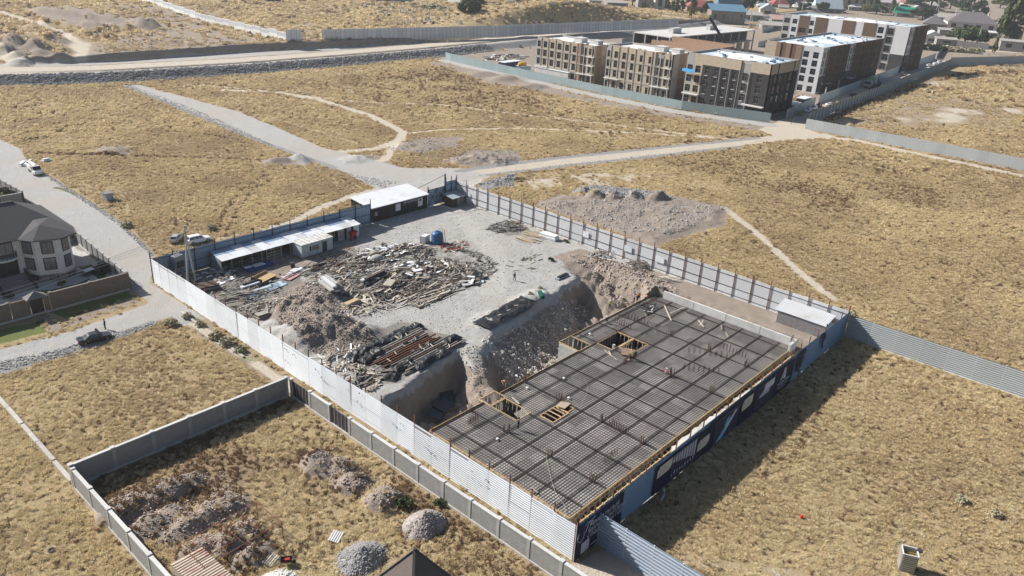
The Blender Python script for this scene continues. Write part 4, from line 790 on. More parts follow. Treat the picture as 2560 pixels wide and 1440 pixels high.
# basement walls below the deck edge, added to keep the shafts dark
for a_, b_, c_, d_ in ((DX0+.1, DX1-.1, DY0+.45, DY0+.7), (DX0+.1, DX0+.35, DY0+.8, DYL-.2), (DX0+.4, 69.3, DYL-.4, DYL-.15), (72.9, 91.4, DYL-.4, DYL-.15), (91.4, 91.6, DYL-.4, DYR), (94.9, DX1-.1, DYR-.4, DYR-.15), (DX1-.35, DX1-.1, DY0+.8, DYR-.5)): MB().box(a_-DX0, b_-DX0, c_-DY0, d_-DY0, -5.4, -.12).build('basement_shade_wall', m_conc, deck)
# retaining wall behind the deck
rw = empty('retaining_wall', (DX1+.35, DY0-.2, DZ-.3), math.pi/2, 'low grey concrete retaining wall along the far edge of the deck', 'wall')
for i in range(4): MB().box(i*6.55, i*6.55+6.45, -.2, .2, -2, 1.65).build('concrete_panel', m_concw, rw)
MB().box(-.1, .25, 0, 2.6, -2, 1.6).build('concrete_panel', m_concw, rw)
for i in range(14): MB().beam((.2+random.random()*.5, .2+random.random()*1.2, 1.5), (.2+random.random()*.5, .3+random.random()*1.2, 2.6), .03, .03).build('starter_bar', m_start, rw)
# loose boards and hose on the deck
def board(px, py, qx, qy, label, w_=.16, mat=None, h=DZ+.25, lift=.0, th=.05):
    a, b = G(px, py, h), G(qx, qy, h); r_ = MB().beam((0, 0, 0), (b[0]-a[0], b[1]-a[1], lift), w_, th).build('plank', mat or m_woodp, None, (a[0], a[1], h+.03)); return tag(r_, label, 'plank')
board(1661, 764, 1678, 802, 'long loose plank on the deck near the retaining wall, leaning across the grid', .22); board(1675, 783, 1709, 769, 'thin pole lying on the deck next to the long plank', .12)
board(1745, 800, 1759, 818, 'longer board of the crossed pair on the deck', .2); board(1748, 815, 1758, 802, 'shorter board of the crossed pair on the deck', .16, lift=.12); board(1803, 812, 1804, 824, 'upright looking board right of the crossed pair on the deck', .2); board(1814, 832, 1820, 843, 'small board lying nearest the retaining wall on the deck', .22)
board(1510, 875, 1542, 900, 'pale plank beside the large shaft in the deck', .2); board(1522, 878, 1528, 892, 'short plank lying across the pale plank by the large shaft', .22, lift=.1); board(1280, 993, 1298, 1010, 'plank lying beside the near shaft of the deck', .2); board(1330, 1220, 1344, 1232, 'two short boards near the left edge of the deck', .2)
def hose(pts, label, r=.02, mat=M('hose_grey', (.36, .33, .28), .7), h=DZ+.22):
    P = [Vector(G(a, b, h)+(h,)) for a, b in pts]; o = MB().path([p-P[0] for p in P], r, 5).build('hose', mat or m_cream, None, P[0]); tag(o, label, 'hose')
hose([(1367, 1120), (1366, 1150), (1372, 1175), (1380, 1205), (1388, 1230), (1400, 1250), (1412, 1262), (1415, 1300)], 'pale hose snaking to the near corner of the deck'); hose([(1612, 782), (1620, 795), (1632, 808), (1640, 828), (1638, 832), (1628, 815), (1618, 800), (1610, 780)], 'pale looped hose in the middle of the far deck'); hose([(1461, 945), (1464, 955), (1470, 965), (1466, 985), (1456, 1005), (1448, 1023)], 'pale hose between shafts on the near half of the deck')
pc = MB().box(-1.0, 1.0, -.7, .7, 0, .05).build('plywood_offcut', M('bare_plywood', (.38, .30, .22), .8, .2), None, G(1408, 1016, DZ)+(DZ+.28,), (0, .08, .2)); tag(pc, 'bare plywood sheet covering half of the small square shaft', 'plywood')
pt = MB().box(-1.2, 1.2, -1.0, 1.0, 0, .05).build('plywood_offcut', M('rusty_plate', (.22, .15, .12), .8, .2), None, G(1570, 884, DZ)+(DZ+.26,), (0, 0, .4)); tag(pt, 'brown plywood sheet at the near edge of the large shaft', 'plywood')
for i, (px, py) in enumerate(((1318, 970), (1292, 940), (1572, 900), (1422, 995), (1244, 1098), (1475, 835), (1410, 946))):
    o = MB().loft([[(r*math.cos(a)*(1+.2*math.sin(3*a+i)), r*math.sin(a), z) for a in [k*math.pi/4 for k in range(8)]] for r, z in ((.2, 0), (.24, .08), (.15, .16), (.03, .2))]).build('cement_sack', m_pre, None, G(px, py, DZ+.2)+(DZ+.2,), (0, 0, i)); tag(o, ['white sack on the deck between the near shaft and the deck edge', 'white sack at the deck edge beyond the near shaft', 'white sack beside the worker at the large shaft', 'white sack near the small square shaft', 'white sack on the near left part of the deck', 'white sack near the step in the deck edge', 'white sack in the middle of the deck beside the hose'][i], 'sack', 'white sacks lying on the deck')
# ------------------------------------------------------------------ things in the yard
m_tarp = M('black_tarpaulin', (.016, .017, .019), .5, .4, 1.2, .1, spec=.35); m_red = M('red_paint', (.40, .035, .03), .5, .15, 2); m_blk = M('black_cladding', (.022, .023, .026), .5, .15, .6); m_wroof = M('white_roof', (.66, .68, .70), .5, .06, .4, .06, dirt=(.5, .5, .5), dscale=.3)
m_osb = M('osb_board', (.42, .30, .16), .8, .2, 6); m_rubble = M('rubble_stone', (.43, .375, .335), .95, .25, 2, .3)
# --- open shed along the shaded hoarding
sh = empty('open_shed', (64.0, 126.6, 0), 0, 'long open timber shed with patchy white sheet roof against the shaded hoarding', 'shed')
LS, DS = 31.5, 3.8
cols_ = [m_wroof, m_galv, m_wroof, m_blue, m_wroof, m_wroof, m_galv, m_blueb]
for i in range(15):
    x0 = i*LS/15; MB().add([(x0, -.6, 2.75+.02*(i % 2)), (x0+LS/15+.05, -.6, 2.75+.02*(i % 2)), (x0+LS/15+.05, 1.7, 3.05+.02*(i % 2)), (x0, 1.7, 3.05+.02*(i % 2))], [(0, 1, 2, 3)]).build('roof_sheet', m_wroof if i % 5 != 3 else m_galv, sh)
    MB().add([(x0, 1.7, 3.05), (x0+LS/15+.05, 1.7, 3.05), (x0+LS/15+.05, 3.9, 3.3), (x0, 3.9, 3.3)], [(0, 1, 2, 3)]).build('roof_sheet', cols_[(i*3) % 8] if i % 3 else m_blue, sh)
for i in range(16): x0 = .1+i*(LS-.2)/15; MB().box(x0-.07, x0+.07, -.1, .05, 0, 2.75).build('post', m_woodg, sh)
MB().box(0, .12, .1, 3.8, 0, 2.8).build('end_wall', M('grey_end_sheet', (.20, .24, .27), .6, .15), sh); MB().box(LS-.1, LS, .1, 3.8, 0, 2.8).build('end_wall', m_woodg, sh); MB().box(0, LS, 3.7, 3.8, 0, 3.1).build('back_wall', m_woodd, sh)
MB().beam((0, -.05, 2.68), (LS, -.05, 2.68), .12, .16).build('eave_beam', m_woodg, sh)
for (x0, x1, mt) in ((15.0, 17.6, m_osb), (22.5, 24.6, m_osb), (26.0, 27.6, m_woodg), (28.2, 29.4, m_galv), (30.0, 31.4, m_white)): MB().box(x0, x1, -.12, -.04, 0, 2.6).build('wall_board', mt, sh)
for z in (.5, 1.1, 1.7, 2.3): MB().beam((9.4, -.2, z), (12.6, -.2, z), .1, .1).build('rack_rail', m_woodp, sh)
for x in (9.4, 11.0, 12.6): MB().beam((x, -.2, 0), (x, -.2, 2.5), .1, .1).build('rack_post', m_woodp, sh)
rb = empty('red_hopper', (93.0, 125.4, 0), .1, 'red painted metal hopper standing at the end of the open shed', 'hopper'); MB().add([(-.9, -.5, 1.9), (.9, -.5, 1.9), (.9, .5, 1.9), (-.9, .5, 1.9), (-.5, -.3, .9), (.5, -.3, .9), (.5, .3, .9), (-.5, .3, .9)], [(4, 5, 1, 0), (5, 6, 2, 1), (6, 7, 3, 2), (7, 4, 0, 3), (7, 6, 5, 4)]).build('bin', m_red, rb)
for sx in (-.6, .6): MB().box(sx-.05, sx+.05, -.35, .35, 0, 1.0).build('leg', m_red, rb)
# --- container cabin
cb = empty('cabin', (79.2, 123.4, 0), .03, 'whitish flat roofed container cabin with a picture window and dark door', 'cabin')
mcab = M('scuffed_white', (.50, .53, .55), .6, .15, 1.5, dirt=(.30, .34, .37), dscale=.9)
MB().box(0, 7.4, 0, 3.0, .15, 2.7).build('wall', mcab, cb)
for i in range(14): MB().box(.3+i*.5, .36+i*.5, -.03, 0, .2, 2.6).build('wall_rib', mcab, cb) if not (1.6 < .3+i*.5 < 6.1) else None
rf_ = MB().box(-.1, 7.5, -.15, 3.15, 2.7, 2.85).build('roof', M('rusty_white_roof', (.55, .55, .53), .8, .2, 1.2, dirt=(.24, .21, .19), dscale=.7), cb)
for i in range(8): MB().box(.4+i*.95, .46+i*.95, -.15, 3.15, 2.85, 2.9).build('roof_batten', m_woodg, rf_)
wn = MB().box(1.7, 4.2, -.04, .0, .95, 2.25).build('window', m_pre, cb); MB().box(1.8, 2.25, -.06, -.041, 1.05, 2.15).build('pane', GLASS(), wn); MB().box(2.4, 4.1, -.06, -.041, 1.05, 2.15).build('pane', M('blind', (.22, .21, .2), .5), wn)
MB().box(4.9, 6.0, -.04, 0, .2, 2.3).build('door', m_dark, cb)
# --- black site office
of = empty('site_office', (102.3, 131.0, 0), 0, 'black clad site office with brilliant white sheet roof beside the gate', 'building')
MB().box(0, 16.5, 0, 7.2, 0, 3.3).build('wall', m_blk, of)
MB().add([(-.3, -.4, 3.35), (16.8, -.4, 3.35), (16.8, 7.6, 4.0), (-.3, 7.6, 4.0), (-.3, -.4, 3.5), (16.8, -.4, 3.5), (16.8, 7.6, 4.15), (-.3, 7.6, 4.15)], [(3, 2, 1, 0), (4, 5, 6, 7), (0, 1, 5, 4), (1, 2, 6, 5), (2, 3, 7, 6), (3, 0, 4, 7)]).build('roof', m_wroof, of)
MB().box(-.1, 16.6, 7.0, 7.2, 3.3, 3.95).build('gable', m_blk, of)
MB().box(6.9, 8.3, -.05, 0, 1.3, 2.9).build('window', m_pre, of); MB().box(13.6, 15.0, -.05, 0, 1.0, 2.9).build('poster', m_pre, of); MB().box(13.9, 14.6, -.06, -.051, 2.2, 2.7).build('poster_print', m_dark, of)
for k in range(4): MB().box(9.3+k*1.05, 10.2+k*1.05, -.05, 0, 2.55, 3.0).build('window', M('dull_glass', (.28, .30, .32), .3), of)
for i in range(12): MB().box(8.9+i*.42, 9.18+i*.42, -.045, -.02, 2.1, 2.5).build('sign_mark', M('sign_mark', (.10, .10, .11), .6), of) if i % 4 != 3 else None
MB().box(5.4, 6.3, -.04, 0, .1, 2.2).build('door', m_dark, of); MB().box(.9, 1.7, -.04, 0, 1.4, 2.3).build('window', M('dull_glass', (.28, .30, .32)), of); MB().box(-.1, 17, -2.6, -.02, -.2, .08).build('concrete_apron', m_conc, of); MB().box(16.45, 16.6, -.25, -.1, 0, 3.4).build('downpipe', m_white, of)
ac = MB().box(0, .9, 0, .35, 0, .65).box(.15, .7, -.02, 0, .1, .55, 1).build('air_conditioner', [m_pre, m_dark], of, (-.36, 1.2, 1.8), (0, 0, math.pi/2))
# --- gate with crossed braces
gt = empty('yard_gate', (119.2, 131.2, 0), 0, 'blue sheet yard gate with black cross braces beside the office', 'gate')
MB().box(-.1, .1, -.1, .1, 0, 5.0).build('gate_post', m_dark, gt); MB().box(5.3, 5.55, -.12, .12, 0, 7.2).build('gate_post', m_dark, gt)
for k in range(2):
    x0 = .15+k*2.6; lf = put('gate_leaf', rib_mesh('gate_sheet', 2.5, 4.0, .4, .03, m_blue, True), gt, (x0, 0, .3))
    MB().beam((0, -.06, .05), (2.5, -.06, .05), .08, .08).build('brace', m_dark, lf); MB().beam((0, -.06, 3.95), (2.5, -.06, 3.95), .08, .08).build('brace', m_dark, lf); MB().beam((0, -.06, 2.0), (2.5, -.06, 2.0), .08, .08).build('brace', m_dark, lf)
    MB().beam((0, -.07, .05), (2.5, -.07, 3.95), .08, .08).build('brace', m_dark, lf); MB().beam((0, -.08, 3.95), (2.5, -.08, .05), .08, .08).build('brace', m_dark, lf); MB().beam((.04, -.06, 0), (.04, -.06, 4), .08, .08).build('brace', m_dark, lf); MB().beam((2.46, -.06, 0), (2.46, -.06, 4), .08, .08).build('brace', m_dark, lf)
MB().box(0, 5.3, -.3, .3, -.2, .06).build('threshold', m_concw, gt); MB().beam((-3, .2, 5.2), (5.4, .2, 6.9), .08, .08).build('cable_bar', m_dark, gt)
# --- guard booth
gb = empty('guard_booth', (123.4, 127.3, 0), .05, 'small plank walled guard booth with grey sheet roof in the far corner', 'booth')
MB().box(0, 4.0, 0, 2.6, 0, 2.3).build('wall', m_woodd, gb); MB().add([(-.4, -.5, 2.35), (4.3, -.5, 2.35), (4.3, 3.0, 2.9), (-.4, 3.0, 2.9)], [(0, 1, 2, 3)]).build('roof', M('booth_roof', (.32, .37, .40), .5, .08), gb)
for i in range(10): MB().box(1.6+i*.24, 1.8+i*.24, -.05, 0, 0, 2.2).build('wall_plank', m_woodg, gb)
MB().box(.2, 1.3, -.05, 0, .2, 2.1).build('door', m_dark, gb)
bd_ = MB().box(0, 5.6, 0, .05, 0, 2.4).build('board_pile', m_osb, None, (93.6, FY1+.15, 2.6), (.05, 0, 0)); tag(bd_, 'tan boards leaning over the top of the shaded hoarding', 'boards')
# --- blue tank, crate, ladder
tx, ty = G(1093, 608)
tk = empty('water_tank', (tx, ty, 0), 0, 'blue plastic water tank with a ladder in front', 'tank'); m_tank = M('blue_plastic', (.05, .12, .26), .4, .1, 1)
MB().loft([[(r*math.cos(a), r*math.sin(a), z) for a in [k*math.pi/8 for k in range(16)]] for r, z in ((1.25, 0), (1.25, .4), (1.18, .45), (1.25, .5), (1.25, 1.0), (1.18, 1.05), (1.25, 1.1), (1.25, 1.6), (1.18, 1.65), (1.25, 1.7), (1.2, 2.2), (.7, 2.6), (.35, 2.65))]).build('tank_body', m_tank, tk, smooth=True); MB().tube((0, 0, 2.65), (0, 0, 2.8), .35, .35, 12).build('lid', m_tank, tk)
ld = empty('ladder', (tx+.6, ty-1.75, 0), .0, 'grey wooden ladder leaning on the blue water tank', 'ladder')
for s_ in (-.28, .28): MB().beam((s_, 0, 0), (s_, .6, 3.2), .07, .07).build('rail', m_woodg, ld)
for k in range(8): MB().beam((-.28, .06+.07*k, .3+.38*k), (.28, .06+.07*k, .3+.38*k), .06, .06).build('rung', m_woodg, ld)
ib = empty('caged_tote', (G(1062, 605)[0], G(1062, 605)[1], 0), .3, 'white caged plastic tote beside the blue water tank', 'container'); MB().box(-.9, .9, -.6, .6, .15, 1.5).build('tote', m_pre, ib)
for k in range(6): MB().box(-.95+k*.37, -.91+k*.37, -.65, .65, .1, 1.55).build('cage_bar', m_galv, ib)
MB().box(-1, 1, -.7, .7, 0, .14).build('pallet', m_woodg, ib)
# --- small corrugated shed by the far corner
se = empty('corner_shed', (124.2, 37.4, 0.1), 0, 'small corrugated shed with silver sheet roof at the right corner of the site', 'shed')
put('roof', rib_mesh('roof_sheet', 9.2, 4.0, .35, .05, m_galv, True), se, (-.3, 9.2, 2.6), (-math.pi/2+.22, 0, -math.pi/2)); MB().box(0, 3.4, 0, 8.6, 0, 2.1).build('wall', m_galv, se)
put('front_sheet', rib_mesh('front_sheet', 8.6, 2.4, .22, .05, M('rust_streaked_sheet', (.30, .29, .29), .7, .2, 1.5, dirt=(.28, .13, .11), dscale=1.2), True), se, (-.06, 8.6, 0), (0, 0, -math.pi/2))
# --- power pole (A-frame) with transformer
def apole(px, py, hgt, label, spread=2.2, rz=0.0, trafo=False, mat=m_concw):
    x, y = G(px, py); r = empty('power_pole', (x, y, gz(x, y)), rz, label, 'pole'); MB().tube((-spread/2, 0, -.2), (-.05, 0, hgt), .2, .13, 8).build('leg', mat, r); MB().tube((spread/2, 0, -.2), (.05, 0, hgt), .2, .13, 8).build('leg', mat, r)
    MB().tube((0, 0, hgt-.6), (0, 0, hgt+1.6), .13, .1, 6).build('mast', mat, r); ca = MB().beam((-1.1, 0, hgt+.3), (1.1, 0, hgt+.3), .1, .12).build('cross_arm', m_dark, r)
    for k in (-1, 0, 1): MB().tube((k, 0, hgt+.36), (k, 0, hgt+.75), .09, .06, 6).build('insulator', m_pre, ca)
    return r
apole(480, 712, 9.6, 'concrete A-frame power pole at the left corner of the site', 2.4, .5)
tf = empty('transformer', (G(462, 700)[0]-.2, G(462, 700)[1]+1.5, 0), .3, 'grey pole transformer cabinet with white insulators behind the power pole', 'transformer')
MB().box(-.9, .9, -.6, .6, 2.0, 4.4).build('cabinet', M('grey_cabinet', (.22, .24, .26), .5), tf); MB().box(-.7, .7, -.8, -.6, 2.3, 3.4).build('cooling_fins', m_dark, tf)
for sx in (-.8, .8): MB().box(sx-.08, sx+.08, -.1, .1, 0, 2.0).build('leg', m_conc, tf)
for k in (-1, 0, 1): MB().tube((k*.5, 0, 4.4), (k*.5-.2, -.2, 5.1), .12, .06, 6).build('insulator', m_pre, tf)
# --- debris: heaps of timber, each with its boards as parts
def rot_plank(mb, c, L_, w_, t_, yaw, pitch, roll=0): mb.obox(c, (L_, w_, t_), (roll, pitch, yaw))
def heap(name, label, px, py, n, rx, ry, h, yaw, mats, lens=(2, 5), spread=.5, seed=1, wid=(.12, .26), cat='timber heap', th=(.04, .09), pitch=.12):
    x, y = G(px, py); rr = random.Random(seed); r = empty(name, (x, y, gz(x, y)-.02), 0, label, cat)
    pq = [(rr.uniform(0, 6.283), math.sqrt(rr.random())) for _ in range(n)]; hz_ = height(np.array([x]+[x+rx*q*math.cos(a) for a, q in pq]), np.array([y]+[y+ry*q*math.sin(a) for a, q in pq]))
    for i in range(n):
        a, q = pq[i]; ox, oy = rx*q*math.cos(a), ry*q*math.sin(a); z = h*(1-q*q)*rr.uniform(.25, 1.0)+.1+hz_[i+1]-hz_[0]
        MB().obox((0, 0, 0), (rr.uniform(*lens), rr.uniform(*wid), rr.uniform(*th))).build('plank', mats[rr.randrange(len(mats))], r, (ox, oy, z), (rr.uniform(-.25, .25), rr.uniform(-pitch, pitch), yaw+rr.gauss(0, spread)))
    return r
YW = 0.12
heap('scrap_heap', 'long grey scrap timber heap in the middle of the yard', 960, 700, 150, 10, 6.0, 1.3, YW, [m_woodg, m_woodg, m_woodp, m_woodd], (1.8, 5), .45, 11)
heap('scrap_heap', 'scrap timber and sheet heap behind the long heap', 900, 660, 90, 8, 4, .9, YW, [m_woodg, m_woodd, m_woodp], (2, 5.5), .35, 12)
heap('scrap_heap', 'tangled pale and dark scrap heap near the blue water tank', 1000, 640, 90, 8, 4.5, 1.0, .3, [m_woodg, m_woodd, m_woodp, m_tarp], (1.2, 4), .7, 13)
heap('scrap_heap', 'right end of the scrap timber spread with long boards', 1090, 690, 90, 7.5, 5, .9, .05, [m_woodg, m_woodp, m_woodd], (1.5, 5), .6, 14)
heap('scrap_heap', 'broken pale timber fanned out at the front of the scrap spread', 910, 768, 60, 5, 3.5, .8, .7, [m_woodp, m_woodp, m_woodg], (1.2, 3.2), .9, 15)
heap('board_row', 'row of long boards laid flat at the right front of the scrap spread', 1080, 735, 45, 7.5, 3.0, .5, .02, [m_woodg, m_woodp, m_woodd], (3.5, 6.5), .1, 16, (.15, .3))
heap('scrap_heap', 'dark scrap heap beside the sunlit hoarding', 1270, 568, 60, 4.5, 3.5, .9, -.4, [m_woodd, m_woodg, m_tarp], (1, 3.2), .6, 17)
heap('timber_bundle', 'orange new timber laid along the sunlit hoarding', 1335, 594, 26, 4.5, 1.2, .4, -1.45, [m_wood, m_woodp], (3.5, 6), .06, 18)
heap('scrap_heap', 'scattered sheets and timber under the sunlit hoarding notice boards', 1505, 640, 45, 4.5, 2.5, .5, -1.2, [m_woodg, m_blueb, m_woodp, m_tarp], (1, 3), .7, 19)
heap('branch_heap', 'dark heap of stacked brushwood and poles by the sunlit hoarding', 1600, 668, 90, 4.2, 2.2, 1.3, -1.2, [m_woodd, m_woodg], (1.2, 3.2), .9, 20, (.08, .16), 'brushwood')
heap('timber_bundle', 'pale poles leaning by the sunlit hoarding nearest the deck', 1665, 703, 12, 2.5, 1.2, .3, -1.0, [m_woodp, m_woodg], (2, 4), .25, 21)
heap('timber_bundle', 'heap of round poles behind the white hoarding near the power pole', 600, 740, 60, 4, 1.8, .8, -.35, [m_woodp, m_woodg], (3, 5), .12, 22, (.1, .15))
heap('scrap_heap', 'small timber and sheet clutter between the poles and rubble bank', 670, 765, 55, 5, 3, .4, .1, [m_woodg, m_woodd, m_woodp], (1, 3), .8, 23)
heap('scrap_heap', 'splintered white boards behind the white hoarding, below the rubble bank', 845, 900, 60, 4.5, 2.8, .5, .5, [m_woodp, m_pre, m_woodg], (1, 3), .7, 24)
heap('scrap_heap', 'dark boards stacked in the corner by the white hoarding', 900, 955, 40, 3.5, 2, .4, .2, [m_woodg, m_woodd, m_tarp], (1.5, 3.5), .4, 25)
heap('scrap_heap', 'clutter of sheets beside the open shed end', 540, 690, 45, 4.5, 3, .5, .3, [m_woodg, m_galv, m_pre, m_woodd], (.8, 2.5), .9, 26, (.2, .7))
heap('scrap_heap', 'red tinged scrap near the ladder and water tank', 1135, 618, 35, 4, 2.4, .5, .3, [m_woodg, m_woodp, m_red, m_woodd], (.8, 2.8), .8, 27)
heap('scrap_heap', 'few loose boards scattered on the open gravel', 1330, 660, 14, 6, 4, .05, .1, [m_woodg, m_woodp], (.9, 2.0), .8, 28)
heap('scrap_heap', 'thin timber offcuts on the slope beside the deck', 1335, 895, 12, 1.2, .8, .3, .5, [m_woodp], (1, 1.8), .4, 29)
heap('scrap_heap', 'mixed dark sheets and splinters across the back of the scrap spread', 950, 640, 90, 10, 3.5, .7, .1, [m_tarp, m_galv, m_woodd, m_woodg, m_pre], (.8, 2.6), .8, 31, (.3, 1.0))
heap('scrap_heap', 'mixed boards and white sheets at the crown of the scrap spread', 1030, 685, 110, 9, 5, 1.1, .2, [m_woodp, m_pre, m_woodg, m_woodd, m_galv, m_tarp], (.6, 2.4), 1.0, 32, (.2, .9))
heap('scrap_heap', 'grey splinters left of the dark steel shutters', 850, 695, 90, 7, 3.5, .8, .2, [m_woodg, m_woodd, m_woodp, m_galv], (1, 3.5), .6, 33)
heap('scrap_heap', 'dark crumpled scrap between shutters and broken pale timber', 960, 740, 80, 6, 3, .9, .3, [m_woodd, m_tarp, m_woodg, m_woodp], (.6, 2.6), .9, 34, (.15, .6))
heap('scrap_heap', 'tarred scraps at the right tip of the scrap spread', 1160, 700, 60, 5, 3.5, .6, .1, [m_tarp, m_woodg, m_woodd, m_galv], (.6, 2.4), .9, 35, (.2, .8))
heap('scrap_heap', 'long dark poles lying along the back of the scrap spread', 800, 668, 34, 8, 1.6, .5, .18, [m_woodd, m_tarp, m_woodg], (3, 6), .12, 36)
def splinters(name, label, poly, n, mat, seed, ln=(.3, 1.3)):
    rr = np.random.RandomState(seed); P_ = np.array(GP(poly)); pts = rr.uniform(P_.min(0), P_.max(0), (n*3, 2)); pts = pts[(sdf(pts[:, 0], pts[:, 1], [tuple(p) for p in P_])+(fbm(pts[:, 0], pts[:, 1], 7, 3, 9)-.5)*9 > 1.2) & (fbm(pts[:, 0], pts[:, 1], 4, 3, 39) > .43)][:n]; zz = height(pts[:, 0].copy(), pts[:, 1].copy()); mb = MB()
    for (x, y), z in zip(pts, zz): mb.obox((x, y, z+rr.uniform(.05, .5)*rr.rand()), (rr.uniform(*ln), rr.uniform(.06, .3), rr.uniform(.03, .08)), (rr.normal(0, .3), rr.normal(0, .25), rr.normal(.2, .8)))
    tag(mb.build(name, mat), label, kind='stuff')
DEB = [(700, 690), (800, 640), (960, 600), (1130, 600), (1240, 650), (1240, 700), (1150, 755), (960, 785), (880, 780), (800, 720)]
splinters('pale_splinters', 'pale wood splinters littering the scrap spread', DEB, 420, m_woodp, 41); splinters('grey_splinters', 'grey wood splinters littering the scrap spread', DEB, 1000, m_woodg, 42); splinters('dark_scraps', 'dark scraps of tarred board littering the scrap spread', DEB, 700, m_woodd, 43, (.3, 1.0)); splinters('yard_litter', 'mixed litter behind the white hoarding', [(440, 690), (600, 660), (720, 690), (680, 800), (600, 790), (500, 740)], 500, m_woodg, 44); splinters('brink_litter', 'wood litter along the white hoarding by the pit', [(800, 880), (880, 900), (960, 960), (930, 985), (840, 930)], 350, m_woodp, 45)
# stacked roofing sheets on the rubble
def stack(name, label, px, py, rz, sizes, mats, cat='stack', z=None):
    x, y = G(px, py); r = empty(name, (x, y, gz(x, y) if z is None else z), rz, label, cat); zz = .05
    for i, (lx, ly, th, ox, oy) in enumerate(sizes): MB().box(ox-lx/2, ox+lx/2, oy-ly/2, oy+ly/2, zz, zz+th).build('sheet', mats[i % len(mats)], r, (0, 0, 0), (0, .02*((i*7) % 3-1), .03*((i*5) % 5-2))); zz += th+.01
    return r
stack('shutter_stack', 'stack of long grey formwork shutters on the rubble heap', 830, 735, 1.45, [(5, .9, .3, 0, -1.0), (5, .9, .3, .1, 0), (5, .9, .3, -.1, 1.0), (5, .85, .3, .2, -.5), (5, .85, .3, 0, .5), (4.6, .5, .3, 0, 0)], [m_woodg, m_galv, m_conc])
stack('shutter_stack', 'stack of dark steel shutters at the heart of the scrap spread', 935, 705, YW+.15, [(6, .8, .25, 0, -.9), (6, .8, .25, .2, 0), (6, .8, .25, -.2, .9), (6, .7, .25, .1, -.45), (6, .7, .25, 0, .45), (5.5, .6, .25, .3, 0)], [m_dark, m_galv, m_woodd])
stack('sheet_stack', 'pale blue corrugated sheets stacked behind the white hoarding', 660, 728, YW+.05, [(9, 1.6, .06, 0, 0), (8.5, 1.5, .06, .5, .3), (6, .6, .08, 1.5, .9)], [M('pale_blue_sheet', (.42, .52, .58), .4, .08), m_blueb])
stack('timber_stack', 'neat stack of boards with white ends in the scrap spread', 975, 720, .6, [(3, 1.8, .25, 0, 0), (3, 1.7, .25, 0, 0), (2.8, 1.6, .25, .1, 0), (2.8, 1.6, .3, 0, .1)], [m_woodp, m_woodg, m_wood])
stack('timber_stack', 'low square stack of boards in front of the shutters', 880, 765, .15, [(3.2, 1.4, .25, 0, 0), (3.2, 1.4, .25, .1, 0), (3, 1.2, .3, 0, 0), (2.6, 1.0, .08, 0, 0)], [m_wood, m_woodg, m_woodp])
stack('white_boards', 'white board lying on top of the scrap spread', 1025, 668, .3, [(3.6, 1.6, .08, 0, 0), (3.2, 1.7, .06, .6, .8)], [m_pre])
stack('white_boards', 'cream boards sliding down beside the dark shutters', 975, 688, .55, [(4.4, 1.3, .08, 0, 0), (4.0, .8, .06, .4, .9)], [M('cream_board', (.62, .55, .40), .7, .1), m_pre])
stack('sheet_pile', 'grey and pink sheets strewn left of the rubble bank', 735, 685, .4, [(5, 2.2, .05, 0, 0), (3.4, 1.8, .05, -1.4, -.5), (2.6, 1.6, .05, 1.6, .5)], [m_galv, M('pink_sheet', (.45, .26, .25), .6), m_white])
stack('sheet_pile', 'red striped sheet lying behind the scrap spread', 862, 662, .2, [(4, 1.6, .05, 0, 0)], [M('red_striped_sheet', (.42, .14, .13), .6, .5, 2.2)])
stack('tarp_pallet', 'blue tarpaulin covered pallet with white sheets in front of the open shed', 645, 668, .1, [(5.4, 2.8, .35, 0, 0), (2.2, 1.4, .05, .2, .1), (1.5, .9, .05, -2.0, .2)], [M('blue_tarp', (.03, .07, .20), .5, .2), m_pre, m_pre])
stack('machine_frame', 'white and black machine frame lying by the pole heap', 628, 718, .1, [(4.4, 1.6, .3, 0, 0), (3.8, .7, .3, 0, .1), (3, .3, .25, .1, .5)], [m_dark, m_pre, m_dark])
stack('white_boards', 'white sheet lying on the ground near the transformer', 565, 702, .25, [(3.6, 1.3, .06, 0, 0), (3.8, .4, .06, -.2, 1.0)], [m_pre, m_woodg])
stack('pallet_stack', 'stack of dark pallets against the white hoarding by the pole', 520, 722, -.1, [(3.4, 2.6, .3, 0, 0), (3.3, 2.5, .3, .1, 0), (3.2, 2.4, .25, 0, .1)], [m_woodd, m_woodg])
stack('pallet_stack', 'weathered pallets behind the white hoarding near the rubble bank', 655, 792, .1, [(2.2, 1.6, .25, 0, 0), (2.1, 1.5, .25, .1, 0), (2.0, 1.2, .1, 0, 0)], [m_woodg, m_woodd])
stack('white_bundle', 'white wrapped bundle beside the sunlit hoarding', 1372, 596, -1.35, [(4.2, 1.9, .5, 0, 0), (3.8, 1.6, .5, 0, 0)], [m_pre])
stack('grey_slab', 'tilted grey formwork slab lying at the brink of the pit', 950, 925, -.55, [(5.8, 1.7, .16, 0, 0)], [m_woodg])
stack('board_pair', 'short dark boards on the gravel behind the walking person', 1315, 648, .5, [(2.2, .3, .08, 0, 0), (2.0, .3, .08, -.3, .6), (1.8, .3, .08, .5, -.6)], [m_woodg])
stack('bagged_heap', 'grey wrapped bundle lying on the gravel near the ramp', 1405, 694, .1, [(3.4, .9, .25, 0, 0), (2.8, .6, .2, .2, 0)], [M('grey_wrap', (.26, .28, .30), .4, .4, 2.2), m_tarp])
stack('green_bundle', 'dark green rolled net at the top of the pit slope', 1352, 748, .95, [(2.6, .8, .3, 0, 0), (2.4, .5, .25, 0, 0)], [M('green_net', (.01, .09, .06), .7, .3, 3)])
